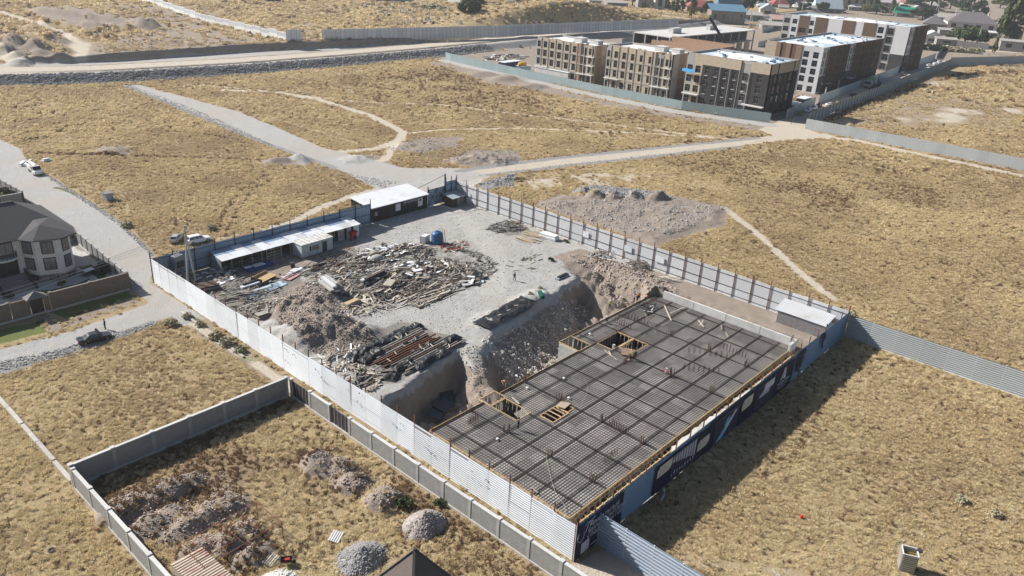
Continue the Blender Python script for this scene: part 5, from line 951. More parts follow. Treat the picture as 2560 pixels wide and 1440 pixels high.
op = empty('plywood_platform', (G(662, 700)[0], G(662, 700)[1], 0), YW+.2, 'tan plywood platform with raised edges standing in the yard', 'platform'); MB().box(-2, 2, -1.2, 1.2, .5, .58).build('board', m_osb, op); MB().box(-2, 2, 1.2, 1.3, .5, 1.0).build('edge_board', m_osb, op); MB().box(-2.1, -2, -1.2, 1.3, .4, 1.1).build('edge_board', m_woodd, op)
for sx in (-1.7, 1.7):
    for sy in (-1, 1): MB().box(sx-.06, sx+.06, sy-.06, sy+.06, 0, .5).build('leg', m_woodg, op)
for px, py, lab in ((912, 646, 'black plastic drum standing beside the scrap spread'), (732, 668, 'small black bucket in front of the open shed')):
    o = MB().tube((0, 0, 0), (0, 0, .95), .42, .46, 12).tube((0, 0, .95), (0, 0, .97), .46, .38, 12).build('drum', m_dark, None, G(px, py)+(0.0,)); tag(o, lab, 'drum')
ts_ = MB().loft([[(1.3*r*math.cos(a), 1.0*r*math.sin(a), z) for a in [k*math.pi/6 for k in range(12)]] for r, z in ((1.0, 0), (1.0, .5), (.9, .95), (.6, 1.15), (.1, 1.25))]).build('bulk_bag', M('grey_bag', (.33, .32, .30), .9, .3, 2), None, G(942, 652)+(0,)); tag(ts_, 'grey bulk bag full of rubble beside the black drum', 'bag')
rm_ = empty('red_machine', (G(1440, 600)[0], G(1440, 600)[1], 0), -1.3, 'red machine with black cover leaning on the sunlit hoarding', 'machine'); MB().box(-1.1, .3, -.3, .3, 1.2, 2.1).build('red_housing', m_red, rm_); MB().box(-.6, .4, -.4, .4, 0, 1.2).build('red_base', m_red, rm_); MB().obox((1.3, -.4, .8), (1.6, 1.4, .5), (.5, .6, .2)).build('cover', m_tarp, rm_); MB().obox((.9, .1, 1.3), (1.2, .7, .5), (.2, -.3, .1)).build('motor', m_galv, rm_)
o = MB().obox((0, 0, .55), (1.0, .8, 1.1), (0, .12, .3)).build('white_box', m_pre, None, G(1535, 638)+(0,)); tag(o, 'white cardboard-like box beside the notice boards of the sunlit hoarding', 'box')
# --- steel stack under torn black tarpaulin at the brink of the pit
ss = empty('steel_stack', (G(1020, 880)[0], G(1020, 880)[1], 0), .08, 'rows of rusty beams and boards under torn black tarpaulin by the pit', 'stack'); m_beam = M('rusty_beam', (.10, .048, .03), .8, .3, 2, .25)
for i in range(34):
    yy_ = -4.6+i*.27; lx = 6.2+random.uniform(-.8, .8); mt = m_beam if 12 < i < 26 and random.random() < .75 else (m_woodg if random.random() < .5 else m_woodd)
    MB().box(-lx, lx, -.1, .1, 0, .22).build('beam', mt, ss, (random.uniform(-.5, .5)+(1.6 if i < 12 else 0), yy_, .08+.24*(i % 2)), (0, 0, random.gauss(0, .012)))
def tarp(name, label, px, py, rz, lx, ly, h, seed, parent=None, n=14, flatten=1.0, loc=None):
    rr = random.Random(seed); nx, ny = int(lx/.35)+2, int(ly/.35)+2; vs = []; sd_ = seed*3.1
    X_, Y_ = np.meshgrid(np.linspace(-lx/2, lx/2, nx), np.linspace(-ly/2, ly/2, ny), indexing='ij'); zz = h*(fbm(X_, Y_, 1.5, 4, seed)*1.5-.3)*np.clip(np.minimum((lx/2-np.abs(X_)), (ly/2-np.abs(Y_)))/.6, 0.05, 1)
    X_ = X_+(fbm(X_, Y_, 1.2, 3, seed+5)-.5)*.9; Y_ = Y_+(fbm(X_, Y_, 1.2, 3, seed+9)-.5)*.9
    vs = list(zip(X_.ravel(), Y_.ravel(), np.maximum(.02, zz).ravel())); fs = [(i*ny+j, (i+1)*ny+j, (i+1)*ny+j+1, i*ny+j+1) for i in range(nx-1) for j in range(ny-1)]
    if parent is not None: return MB().add(vs, fs).build(name, m_tarp, parent, loc, (0, 0, rz))
    x, y = G(px, py); o = MB().add(vs, fs).build(name, m_tarp, None, (x, y, gz(x, y)), (0, 0, rz)); return tag(o, label, 'tarpaulin')
for i, (x_, y_, lx, ly) in enumerate(((-1.5, 4.7, 14, 2.6), (-5.0, 3.0, 5, 2.8), (4.6, 4.4, 6, 2.2), (-3.5, -2.6, 4.6, 1.8), (2.0, -1.2, 5.0, 1.5), (0.5, -4.2, 8.0, 2.2), (6.8, -2.6, 4, 2.0), (-2.0, 1.9, 8, 1.0), (4.0, 1.6, 4, .9))): tarp('tarpaulin', '', 0, 0, random.uniform(-.12, .12), lx, ly, .95 if i < 3 else .75, 30+i, ss, loc=(x_, y_, .35))
for i in range(16): MB().box(-.5, .5, -.06, .06, 0, .08).build('spacer', m_woodp, ss, (random.uniform(-5.5, 6), random.uniform(-4.5, 4.0), .62), (0, 0, 1.2+random.uniform(-.3, .3)))
tarp('tarpaulin', 'crumpled black tarpaulin hanging over the pit edge by the white hoarding', 985, 938, .5, 4.0, 2.2, .9, 50)
t2 = empty('tarp_stack', (G(1265, 788)[0], G(1265, 788)[1], gz(*G(1265, 788))), 0.12, 'long stack covered with smooth black tarpaulin on the pit brink', 'stack'); tarp('tarpaulin', '', 0, 0, 0, 14.0, 3.6, .4, 61, t2, loc=(0, 0, .28)); MB().box(-6.5, 6.5, -1.4, 1.4, 0, .3).build('boards', m_woodd, t2)
for i in range(5): MB().box(-.35, .35, -.07, .07, 0, .1).build('weight_board', m_woodp, t2, (-5+i*2.4, random.uniform(-.8, .8), .8), (0, 0, random.uniform(0, 3)))
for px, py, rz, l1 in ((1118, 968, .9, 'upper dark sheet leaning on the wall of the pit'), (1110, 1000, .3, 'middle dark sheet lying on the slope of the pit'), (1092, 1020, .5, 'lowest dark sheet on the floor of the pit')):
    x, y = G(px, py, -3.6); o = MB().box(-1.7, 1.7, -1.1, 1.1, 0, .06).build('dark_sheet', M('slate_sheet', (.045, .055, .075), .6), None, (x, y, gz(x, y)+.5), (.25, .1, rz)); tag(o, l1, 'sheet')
# --- rubble and stones in the yard, too many to count
def stones(name, label, areas, mat, seed, size=(.08, .3), dz=0.0, cat=None):
    rr = np.random.RandomState(seed); mb = MB(); base = [(-.5, -.4, -.3), (.5, -.45, -.25), (.45, .5, -.3), (-.5, .45, -.25), (-.35, -.3, .35), (.35, -.35, .3), (.3, .35, .4), (-.3, .3, .3)]
    V = []; F = []
    for poly, n in areas:
        P_ = np.array(GP(poly)); lo, hi = P_.min(0), P_.max(0); pts = rr.uniform(lo, hi, (n*4, 2)); ins = sdf(pts[:, 0], pts[:, 1], [tuple(p) for p in P_]) > 0; pts = pts[ins][:n]; z = height(pts[:, 0].copy(), pts[:, 1].copy())
        for (x, y), zz in zip(pts, z):
            s = rr.uniform(*size)*rr.uniform(.6, 1.3); a = rr.uniform(0, 6.28); c_, s_ = math.cos(a), math.sin(a); sx, sy, sz = rr.uniform(.7, 1.3, 3)*s; n0 = len(V)
            V += [(x+(p[0]*c_-p[1]*s_)*sx, y+(p[0]*s_+p[1]*c_)*sy, zz+dz+(p[2]+.25)*sz) for p in base]; F += [tuple(i+n0 for i in q) for q in ((3, 2, 1, 0), (4, 5, 6, 7), (0, 1, 5, 4), (1, 2, 6, 5), (2, 3, 7, 6), (3, 0, 4, 7))]
    me = bpy.data.meshes.new(name); me.from_pydata(V, [], F); me.materials.append(mat); o = put(name, me); return tag(o, label, cat, kind='stuff')
stones('rubble', 'pinkish stones covering the rubble bank and pit slopes', [([(690, 810), (740, 720), (800, 700), (860, 780), (950, 860), (860, 900), (770, 880)], 4200), ([(1140, 880), (1200, 860), (1240, 880), (1190, 1000), (1150, 1000)], 500), ([(820, 650), (860, 620), (900, 620), (890, 650), (840, 665)], 500)], m_rubble, 4, (.06, .24))
stones('bank_stones', 'clods and stones on the earth bank beside the ramp', [([(1420, 640), (1500, 640), (1640, 690), (1700, 735), (1640, 745), (1585, 745), (1500, 690)], 1500)], M('pink_stone', (.42, .35, .30), .95, .25, 2), 17, (.08, .36))
stones('slope_stones', 'pale stones strewn over the shaded pit slope', [([(1200, 850), (1330, 790), (1450, 700), (1480, 720), (1400, 800), (1440, 850), (1330, 900), (1270, 900)], 2200), ([(1240, 850), (1330, 830), (1440, 850), (1330, 900), (1260, 890)], 700)], M('pale_stone', (.50, .47, .43), .95, .2, 2), 14, (.06, .3))
stones('plot_stones', 'stones on the weathered earth mounds of the front plot', [([(250, 1260), (420, 1190), (560, 1180), (660, 1330), (650, 1400), (480, 1400), (330, 1330)], 2600), ([(750, 1150), (830, 1120), (1010, 1240), (960, 1290), (860, 1230)], 900)], M('pink_stone', (.50, .42, .37), .95, .25, 2), 15, (.05, .2))
stones('spoil_stones', 'grey stones on the spoil heaps beyond the sunlit hoarding', [([(1425, 485), (1480, 462), (1660, 480), (1690, 502), (1560, 505)], 1500), ([(1340, 512), (1500, 498), (1822, 520), (1690, 592), (1560, 585)], 1400), ([(1190, 470), (1240, 445), (1290, 440), (1280, 465)], 500), ([(960, 372), (1050, 345), (1300, 378), (1310, 410), (1200, 420)], 900)], M('grey_stone', (.36, .35, .335), .95, .25, 2), 16, (.1, .4))
stones('gravel_litter', 'small pale stones strewn over the gravel yard', [([(420, 690), (900, 560), (1140, 500), (1500, 680), (1440, 720), (1180, 850), (760, 780), (560, 800)], 5200)], M('pale_stone', (.44, .415, .38), .95, .2, 2), 5, (.05, .2))
stones('verge_stones', 'grey broken stones along the edges of the gravel roads', [([(190, 585), (320, 685), (330, 706), (322, 706), (190, 596)], 500), ([(120, 436), (200, 488), (300, 552), (385, 634), (380, 642), (296, 564), (196, 498), (115, 442)], 700), ([(0, 905), (160, 870), (420, 795), (430, 800), (200, 884), (0, 928)], 1100), ([(300, 215), (500, 300), (720, 395), (760, 400), (520, 285), (330, 212)], 2200), ([(1150, 445), (1400, 412), (1700, 378), (1900, 360), (1900, 366), (1600, 398), (1300, 432)], 1800), ([(760, 400), (900, 440), (1000, 455), (960, 470), (800, 430)], 700), ([(330, 700), (350, 740), (345, 745), (325, 710)], 120)], M('grey_stone', (.36, .35, .335), .95, .25, 2), 6, (.08, .26))
def stone_slope():
    rr = np.random.RandomState(8); xs_ = rr.uniform(70, 330, 9000); ys_ = np.interp(xs_, EBX, EBY)+rr.uniform(-.5, 8.5, 9000); z = height(xs_.copy(), ys_.copy()); V = []; F = []
    base = np.array([(-.5, -.4, -.3), (.5, -.45, -.25), (.45, .5, -.3), (-.5, .45, -.25), (-.35, -.3, .35), (.35, -.35, .3), (.3, .35, .4), (-.3, .3, .3)])
    for x, y, zz in zip(xs_, ys_, z):
        s = rr.uniform(.35, 1.1); n0 = len(V); V += [tuple(p) for p in base*s*rr.uniform(.7, 1.3, 3)+np.array([x, y, zz+.05])]; F += [tuple(i+n0 for i in q) for q in ((4, 5, 6, 7), (0, 1, 5, 4), (1, 2, 6, 5), (2, 3, 7, 6), (3, 0, 4, 7))]
    me = bpy.data.meshes.new('riprap'); me.from_pydata(V, [], F); me.materials.append(M('dark_riprap', (.20, .20, .205), .95, .35, .8)); tag(put('riprap', me), 'dark broken stones facing the raised road embankment', kind='stuff')
stone_slope()
# gravel piles dumped in the front plot and beyond
def pile(px, py, r_, h, label, mat, seed, n=900, size=(.08, .2)):
    x, y = G(px, py, h*.4); o = empty('gravel_pile', (x, y, gz(x, y)), 0, label, 'gravel pile'); rr = np.random.RandomState(seed); nr, na = 12, 36; rings = []
    for k in range(nr):
        t = k/(nr-1); rr_ = r_*(1-t)+.05; rings.append([(rr_*math.cos(a)*(1+.22*(vnoise(math.cos(a)*2+seed, math.sin(a)*2, 1, seed)-.5)), rr_*math.sin(a)*.85*(1+.2*(vnoise(math.cos(a)*2+9, math.sin(a)*2+seed, 1, seed)-.5)), h*(t**.85)+.08*(rr.rand()-.5)-.05) for a in [2*math.pi*j/na for j in range(na)]])
    MB().loft(rings).build('heap', mat, o, smooth=True); V = []; F = []; base = np.array([(-.5, -.4, -.3), (.5, -.45, -.25), (.45, .5, -.3), (-.5, .45, -.25), (-.35, -.3, .35), (.35, -.35, .3), (.3, .35, .4), (-.3, .3, .3)])
    for i in range(n):
        a = rr.uniform(0, 6.283); t = math.sqrt(rr.rand())*1.12; n0 = len(V); c_ = np.array([r_*t*math.cos(a), r_*.85*t*math.sin(a), max(.0, h*(max(0, 1-t))**.85)]); V += [tuple(p) for p in base*rr.uniform(*size)*rr.uniform(.7, 1.4, 3)+c_]; F += [tuple(j+n0 for j in q) for q in ((4, 5, 6, 7), (0, 1, 5, 4), (1, 2, 6, 5), (2, 3, 7, 6), (3, 0, 4, 7))]
    me = bpy.data.meshes.new('pebbles'); me.from_pydata(V, [], F); me.materials.append(mat); s = put('pebbles', me, o); s['kind'] = 'stuff'
pile(1062, 1300, 2.7, 2.0, 'pinkish grey gravel pile against the block wall', M('pink_gravel', (.34, .30, .275), .95, .25, 3), 1); pile(905, 1385, 2.7, 1.7, 'coarse pale grey stone pile in the front plot', M('coarse_gravel', (.30, .295, .29), .95, .35, 2), 2, 1100, (.1, .26)); pile(685, 1460, 2.6, 1.1, 'white gravel pile at the bottom edge of the picture', M('white_gravel', (.62, .61, .58), .95, .15, 3), 3)
# --- bits in the front plot
def pallet(px, py, rz, label, mat):
    x, y = G(px, py); r = empty('pallet', (x, y, gz(x, y)+.15), rz, label, 'pallet'); r.rotation_euler = (.12, -.1, rz)
    for k in range(5): MB().box(-.75, .75, -.55+k*.25, -.4+k*.25, .1, .14).build('slat', mat, r)
    for k in (-.6, 0, .6): MB().box(k-.05, k+.05, -.55, .6, 0, .1).build('bearer', m_woodg, r)
pallet(840, 1345, .5, 'white wooden pallet lying beside the coarse stone pile', m_pre); pallet(678, 1403, .35, 'pallet with rusty patches lying in the grass at the bottom', m_woodp)
wb = empty('wheelbarrow', G(718, 1412)+(.1,), -.6, 'dark wheelbarrow with red load in the grass at the bottom', 'wheelbarrow'); MB().add([(-.6, -.4, .7), (.6, -.35, .7), (.6, .35, .7), (-.6, .4, .7), (-.3, -.2, .3), (.4, -.2, .3), (.4, .2, .3), (-.3, .2, .3)], [(4, 5, 1, 0), (5, 6, 2, 1), (6, 7, 3, 2), (7, 4, 0, 3), (7, 6, 5, 4)]).build('tray', m_dark, wb); MB().box(-.2, .3, -.15, .15, .4, .7).build('load', m_red, wb); MB().tube((.7, -.06, .2), (.7, .06, .2), .2, .2, 12).build('wheel', m_dark, wb)
for s_ in (-.25, .25): MB().beam((.5, s_*.6, .3), (-1.2, s_*1.4, .65), .05, .05).build('handle', m_woodg, wb)
ct = empty('corrugated_container', G(426, 1410, 2.2)+(0,), 0.03, 'cream container with red worn corrugated roof at the bottom edge', 'container'); m_crr = M('worn_cream_sheet', (.55, .46, .36), .7, .15, 1.2, dirt=(.35, .09, .10), dscale=.55)
MB().box(.05, 3.25, -7.8, -.05, 0, 2.1).build('wall', m_crr, ct); put('roof', rib_mesh('roof_sheet', 3.3, 7.9, .36, .08, m_crr), ct, (0, 0, 2.13), (math.pi/2, 0, 0))
rc = empty('rebar_frame', G(555, 1350)+(0,), .05, 'rusty light steel roof frame standing beside the cream container', 'frame')
for k in range(5): MB().beam((-4.6, -4.4+k*1.15, 2.2), (4.6, -4.4+k*1.15, 2.2), .05, .05).build('bar', m_rust, rc)
for k in range(5): MB().beam((-4.4+k*2.2, -4.4, 2.26), (-4.4+k*2.2, .2, 2.26), .06, .06).build('cross_bar', m_rust, rc)
for sx in (0.2, 4.5):
    for sy in (-4.4, .2): MB().beam((sx, sy, 0), (sx, sy, 2.2), .07, .07).build('post', m_rust, rc)
pr = empty('pyramid_roof', G(1035, 1446, 3.4)+(0,), 0, 'brown shingled pyramid roof poking in at the bottom edge', 'building'); m_shb = M('brown_shingle', (.15, .125, .11), .9, .12, 5, bump=.5, bscale=6); ax_, ay_ = G(1036, 1373, 7.0)
MB().box(-3, 3, -3, 3, 0, 2.2).build('wall', m_conc, pr)
pr.location = (ax_, ay_, 0); ro_ = MB().add([(-3.6, -3.6, 2.0), (3.6, -3.6, 2.0), (3.6, 3.6, 2.0), (-3.6, 3.6, 2.0), (0, 0, 7.0)], [(0, 1, 4), (1, 2, 4), (2, 3, 4), (3, 0, 4), (3, 2, 1, 0)]).build('roof', m_shb, pr)
for a_, b_ in ((-3.6, -3.6), (3.6, -3.6), (3.6, 3.6), (-3.6, 3.6)): MB().beam((a_, b_, 2.03), (0, 0, 7.05), .25, .08).build('ridge_cap', M('ridge_brown', (.12, .10, .09), .9), ro_)
ty_ = MB().loft([[((.3+.1*math.cos(b))*math.cos(a), (.3+.1*math.cos(b))*math.sin(a), .1*math.sin(b)+.1) for b in [k*math.pi/3 for k in range(6)]] for a in [k*math.pi/6 for k in range(13)]], cap=False).build('tyre', m_dark, None, G(130, 1378)+(.05,)); tag(ty_, 'black tyre lying in the grass at the lower left', 'tyre')
# --- striped privy in the right field
pv = empty('privy', G(2262, 1420)+(0,), -1.15, 'narrow striped plank privy with open roof in the right field', 'privy'); m_crp = M('cream_plank', (.58, .56, .44), .7, .12, 2, .06)
MB().box(-.74, .74, -.67, -.64, .05, 2.3).build('backing', m_woodd, pv)
for k in range(9): MB().box(-.75, .75, -.74, -.68, .05+k*.25, .19+k*.25).build('plank', m_crp, pv)
for s_ in (-1, 1): MB().box(s_*.75-.03, s_*.75+.03, -.7, .7, .05, 2.3).build('side_wall', m_woodg, pv)
MB().box(-.75, .75, .66, .7, .05, 2.3).build('back_wall', m_crp, pv); MB().box(-.7, .7, -.6, .6, .0, .06).build('floor', m_woodd, pv)
for k in range(3): MB().box(-.7, .7, -.35+k*.3, -.28+k*.3, 1.9, 1.96).build('roof_batten', M('yellow_batten', (.45, .30, .05), .7), pv)
for a in ((-.78, .78, -.76, -.68), (-.78, .78, .66, .74)): MB().box(*a, 2.3, 2.4).build('top_rail', m_pre, pv)
for a in ((-.78, -.7, -.67, .65), (.7, .78, -.67, .65)): MB().box(*a, 2.3, 2.4).build('top_rail', m_pre, pv)
MB().tube((.95, .4, 2.3), (.95, .4, 2.5), .3, .3, 12).build('vent_cap', m_dark, pv)
wl = empty('standpipe_box', G(272, 503)+(0,), .2, 'grey weathered box with a plank roof beside the gravel road', 'booth'); MB().box(-.9, .9, -.7, .7, 0, 1.9).build('wall', M('grey_box', (.40, .42, .44), .8, .3, 2), wl); MB().obox((0, 0, 2.0), (2.6, 1.9, .1), (0, .08, .1)).build('roof', m_woodg, wl); MB().box(-1.9, 1.6, -1.5, -.75, -.02, .12).build('slab', m_kerb, wl)
rc_ = MB().loft([[(.28*r*math.cos(a), .2*r*math.sin(a), z) for a in [k*math.pi/4 for k in range(8)]] for r, z in ((.8, 0), (1, .15), (.7, .35), (.2, .4))]).build('red_bag', M('bright_red', (.6, .03, .015), .5), None, G(2003, 1297)+(.15,)); tag(rc_, 'small bright red bag lying in the right field', 'bag')
# ------------------------------------------------------------------ the house on the left
m_roofd = M('dark_shingle', (.085, .082, .085), .9, .14, 4, bump=.5, bscale=5); m_stonew = block_mat('pale_stone_cladding', (.72, .70, .66), (.76, .74, .70), (.60, .58, .55), .9); m_plinth = M('brown_plinth', (.22, .185, .165), .9, .15); m_frame = M('dark_frame', (.03, .028, .03), .4); m_curt = M('curtain_glass', (.16, .165, .17), .12, .35, 1.2, spec=.6)
hs = empty('house', (24, 146, 0), 0, 'two storey pale stone house with dark hipped roof and bay windows', 'house')
foot = [(0, 0), (13.8, 0), (15.3, -2.6), (18.8, -3.9), (21.0, -2.9), (21.5, 0.2), (21.5, 14), (0, 14)]
MB().prism(foot, 1.3, 8.1).build('wall', m_stonew, hs); MB().prism([(x+(.15 if x > 10 else 0), y-.12) for x, y in foot], 0, 1.3).build('plinth', m_plinth, hs)
ev = [(-1, -1.3), (13.3, -1.3), (14.9, -3.7), (18.9, -5.1), (21.9, -3.9), (22.7, -.5), (22.7, 15.2), (-1, 15.2)]
R1, R2, AB, MV, KP = (6, 7, 12.3), (16, 7, 12.3), (17.3, -.8, 9.8), (17.3, 2.2, 9.82), (19.9, 2.2, 9.75); z = 8.0
E_ = [(x, y, z) for x, y in ev]
rf = MB().add([E_[0], E_[1], MV, R2, R1], [(0, 1, 2, 3, 4)]).add([E_[1], E_[2], AB, MV], [(0, 1, 2, 3)]).add([E_[2], E_[3], AB], [(0, 1, 2)]).add([E_[3], E_[4], AB], [(0, 1, 2)]).add([E_[4], E_[5], KP, AB], [(0, 1, 2, 3)]).add([E_[5], E_[6], R2, KP], [(0, 1, 2, 3)]).add([AB, KP, MV], [(0, 1, 2)]).add([MV, KP, R2], [(0, 1, 2)]).add([E_[6], E_[7], R1, R2], [(0, 1, 2, 3)]).add([E_[7], E_[0], R1], [(0, 1, 2)]).add(E_, [tuple(range(8))[::-1]]).build('roof', m_roofd, hs)
MB().path([(x, y, z+.02) for x, y in ev+[ev[0]]], .09, 5).build('gutter', m_frame, rf); MB().beam(R1, R2, .35, .15).build('ridge_cap', m_roofd, rf)
def wall_window(par, a, b, u, zc, w_, h, mat=None, mull=2):
    d = Vector((b[0]-a[0], b[1]-a[1], 0)); L_ = d.length; an = math.atan2(d.y, d.x); c = Vector((a[0], a[1], 0))+d*u
    o = MB().box(-w_/2-.12, w_/2+.12, -.10, .05, -h/2-.15, h/2+.12).build('window', m_frame, par, (c.x, c.y, zc), (0, 0, an)); mb = MB()
    for k in range(mull): mb.box(-w_/2+k*w_/mull+.04, -w_/2+(k+1)*w_/mull-.04, -.13, -.101, -h/2+.45, h/2); mb.box(-w_/2+k*w_/mull+.04, -w_/2+(k+1)*w_/mull-.04, -.13, -.101, -h/2, -h/2+.38)
    mb.build('pane', mat or m_curt, o); return o
for k, (i, j) in enumerate(((1, 2), (2, 3), (3, 4))):
    for zc in (6.3, 3.3): wall_window(hs, foot[i], foot[j], .5, zc, 1.7 if k < 2 else 1.2, 2.0)
    wall_window(hs, (foot[i][0]+.15, foot[i][1]-.14), (foot[j][0]+.15, foot[j][1]-.14), .5, .7, 1.2, .5, mull=1)
wall_window(hs, foot[0], foot[1], .80, 6.2, 3.2, 2.4, mull=3); wall_window(hs, foot[0], foot[1], .35, 6.2, 2.2, 2.2); dr = MB().box(-1.8, 1.8, -.12, .05, 0, 3.2).build('door', M('entrance_glass', (.03, .026, .024), .15, .3, 2), hs, (11.2, 0, 1.5)); MB().box(-.05, .05, -.16, -.12, 0, 3.2).build('door_post', m_frame, dr)
bl = MB().prism([(2.0*math.cos(a), -1.5*math.sin(a)) for a in [math.pi*k/10 for k in range(11)]], 4.55, 4.85).build('balcony', m_stonew, hs, (11.2, 0, 0))
for k in range(11): a = math.pi*k/10; MB().box(-.05, .05, -.05, .05, 4.85, 5.7).build('baluster', m_frame, bl, (1.9*math.cos(a), -1.4*math.sin(a), 0))
MB().path([(1.9*math.cos(a), -1.4*math.sin(a), 5.75) for a in [math.pi*k/10 for k in range(11)]], .06).build('handrail', m_frame, bl)
st = empty('entrance_steps', (24+11.2, 146-.1, 0), 0, 'wide paved steps with side walls leading to the house door', 'steps')
for k in range(8): MB().box(-2.4, 2.4, -.6*(k+1), -.6*k, 0, 1.45-.18*k).build('step', M('paver_grey', (.26, .24, .23), .9, .15, 3), st)
for s_ in (-1, 1): MB().add([(s_*2.4, 0, 2.3), (s_*2.7, 0, 2.3), (s_*2.7, -5, .9), (s_*2.4, -5, .9), (s_*2.4, 0, 0), (s_*2.7, 0, 0), (s_*2.7, -5, 0), (s_*2.4, -5, 0)], [(0, 1, 2, 3), (4, 5, 1, 0), (5, 6, 2, 1), (6, 7, 3, 2), (7, 4, 0, 3)]).build('side_wall', m_frame, st)
pv_ = MB().prism([(12, 131.2), (48.9, 131.2), (50.8, 161), (12, 161)], -.3, .08).build('paving', M('pale_paving', (.42, .41, .395), .9, .08, .8)); tag(pv_, 'pale paved yard round the house', kind='structure')
lw = M('lawn', (.045, .075, .02), .95, .3, 2)
for k, p in enumerate(([(37.2, 140.2), (39, 139), (43, 138.6), (46.0, 139.6), (44.4, 138.0), (40, 136.2), (37.2, 137.6)], [(46.3, 146), (48.6, 146), (48.3, 133.8), (46.6, 133.6), (47.0, 140)], [(24, 140), (31, 138), (31, 134), (24, 133)])): tag(MB().prism(p, .0, .13).build('lawn', lw), 'small green lawn bed in the paved house yard', kind='structure')
tb = empty('garden_table', (46.6, 141.8, .12), .2, 'dark garden table with a white top in the house yard', 'table'); MB().box(-.9, .9, -.6, .6, .75, .82).build('table_top', m_pre, tb); MB().box(-1.4, 1.4, -1.0, 1.0, .3, .45).build('bench', m_dark, tb)
for sx in (-.8, .8): MB().box(sx-.05, sx+.05, -.5, .5, 0, .75).build('leg', m_dark, tb)
def simple_house(name, label, x, y, zb, rz, w_, d_, hw, hr, wall, roof, kind='hip', over=.6, cat='house', wins=3, chim=0, group=None):
    r = empty(name, (x, y, zb), rz, label, cat, group); MB().box(-w_/2, w_/2, -d_/2, d_/2, -3, hw).build('wall', wall, r); a, b = w_/2+over, d_/2+over
    if kind == 'hip': t = max(0.0, w_/2-d_/2); ro = MB().add([(-a, -b, hw), (a, -b, hw), (a, b, hw), (-a, b, hw), (-t, 0, hw+hr), (t, 0, hw+hr)], [(0, 1, 5, 4), (1, 2, 5), (2, 3, 4, 5), (3, 0, 4), (3, 2, 1, 0)]).build('roof', roof, r)
    elif kind == 'pyr': ro = MB().add([(-a, -b, hw), (a, -b, hw), (a, b, hw), (-a, b, hw), (0, 0, hw+hr)], [(0, 1, 4), (1, 2, 4), (2, 3, 4), (3, 0, 4), (3, 2, 1, 0)]).build('roof', roof, r)
    elif kind == 'gable': ro = MB().add([(-a, -b, hw), (a, -b, hw), (a, b, hw), (-a, b, hw), (-a, 0, hw+hr), (a, 0, hw+hr)], [(0, 1, 5, 4), (1, 2, 5), (2, 3, 4, 5), (3, 0, 4), (3, 2, 1, 0)]).build('roof', roof, r)
    elif kind == 'gablex': ro = MB().add([(-a, -b, hw), (a, -b, hw), (a, b, hw), (-a, b, hw), (0, -b, hw+hr), (0, b, hw+hr)], [(0, 4, 5, 3), (1, 2, 5, 4), (0, 1, 4), (2, 3, 5), (3, 2, 1, 0)]).build('roof', roof, r)
    else: ro = MB().add([(-a, -b, hw), (a, -b, hw), (a, b, hw+hr), (-a, b, hw+hr), (-a, -b, hw+.25), (a, -b, hw+.25), (a, b, hw+hr+.25), (-a, b, hw+hr+.25)], [(3, 2, 1, 0), (4, 5, 6, 7), (0, 1, 5, 4), (1, 2, 6, 5), (2, 3, 7, 6), (3, 0, 4, 7)]).build('roof', roof, r)
    for k in range(wins):
        u = -w_/2+(k+.5)*w_/wins; ww = w_/wins*.4; o = MB().box(u-ww/2-.1, u+ww/2+.1, -d_/2-.12, -d_/2+.05, hw*.35-.1, hw*.8+.1).build('window', m_pre, r); MB().box(u-ww/2, u+ww/2, -d_/2-.15, -d_/2-.121, hw*.35, hw*.8).build('pane', GLASS(), o)
    for k in range(chim): MB().box(-w_/3+k*w_/3-.4, -w_/3+k*w_/3+.4, -.4, .4, hw+hr*.3, hw+hr+1.2).build('chimney', m_pre, ro)
    return r
simple_house('outbuilding', 'low outbuilding with dark hipped roof behind the house', 45.2, 166.5, 0, 0, 9.4, 9, 3.3, 2.6, m_stonew, m_roofd, 'hip', .9, 'building', 2)
# ------------------------------------------------------------------ unfinished apartment blocks
m_beige = block_mat('beige_block', (.47, .39, .29), (.54, .45, .34), (.42, .37, .30), 1.0); m_beiger = M('reddish_block', (.34, .22, .15), .95, .15, 1, .1); m_char = M('charcoal_cladding', (.045, .043, .045), .9, .25, .6, .12); m_brn = M('brown_cladding', (.13, .085, .06), .85, .12, .5, .1); m_wht = M('white_render', (.55, .55, .56), .85, .06, .4, .04); m_band = M('slab_concrete', (.37, .355, .335), .95, .12, .5, .06); m_brown2 = M('tan_render', (.24, .165, .115), .9, .08, .4)
m_memb = M('roof_membrane', (.42, .53, .60), .5, .1, .15, dirt=(.62, .64, .65), dscale=.06); m_memw = M('white_membrane', (.72, .73, .73), .6, .06, .2, dirt=(.45, .43, .40), dscale=.15)
_wm = {}
def win_mesh(w_, h):
    k = (round(w_, 1), round(h, 1))
    if k not in _wm:
        w_, h = k; mb = MB()
        for a in ((0, .09, 0, h), (w_-.09, w_, 0, h), (w_*.55, w_*.55+.08, 0, h*.62)): mb.box(a[0], a[1], .0, .08, a[2], a[3])
        mb.box(.09, w_-.09, .0, .08, 0, .09); mb.box(.09, w_-.09, .0, .08, h-.09, h); mb.box(.09, w_-.09, 0, .08, h*.62, h*.62+.08)
        _wm[k] = (mb.mesh('window', M('grey_window_frame', (.20, .21, .23), .4)), MB().quad((.09, .05, .09), (w_-.09, .05, .09), (w_-.09, .05, h-.09), (.09, .05, h-.09)).mesh('pane', GLASS('night_glass', (.012, .014, .018), .12)))
    return _wm[k]
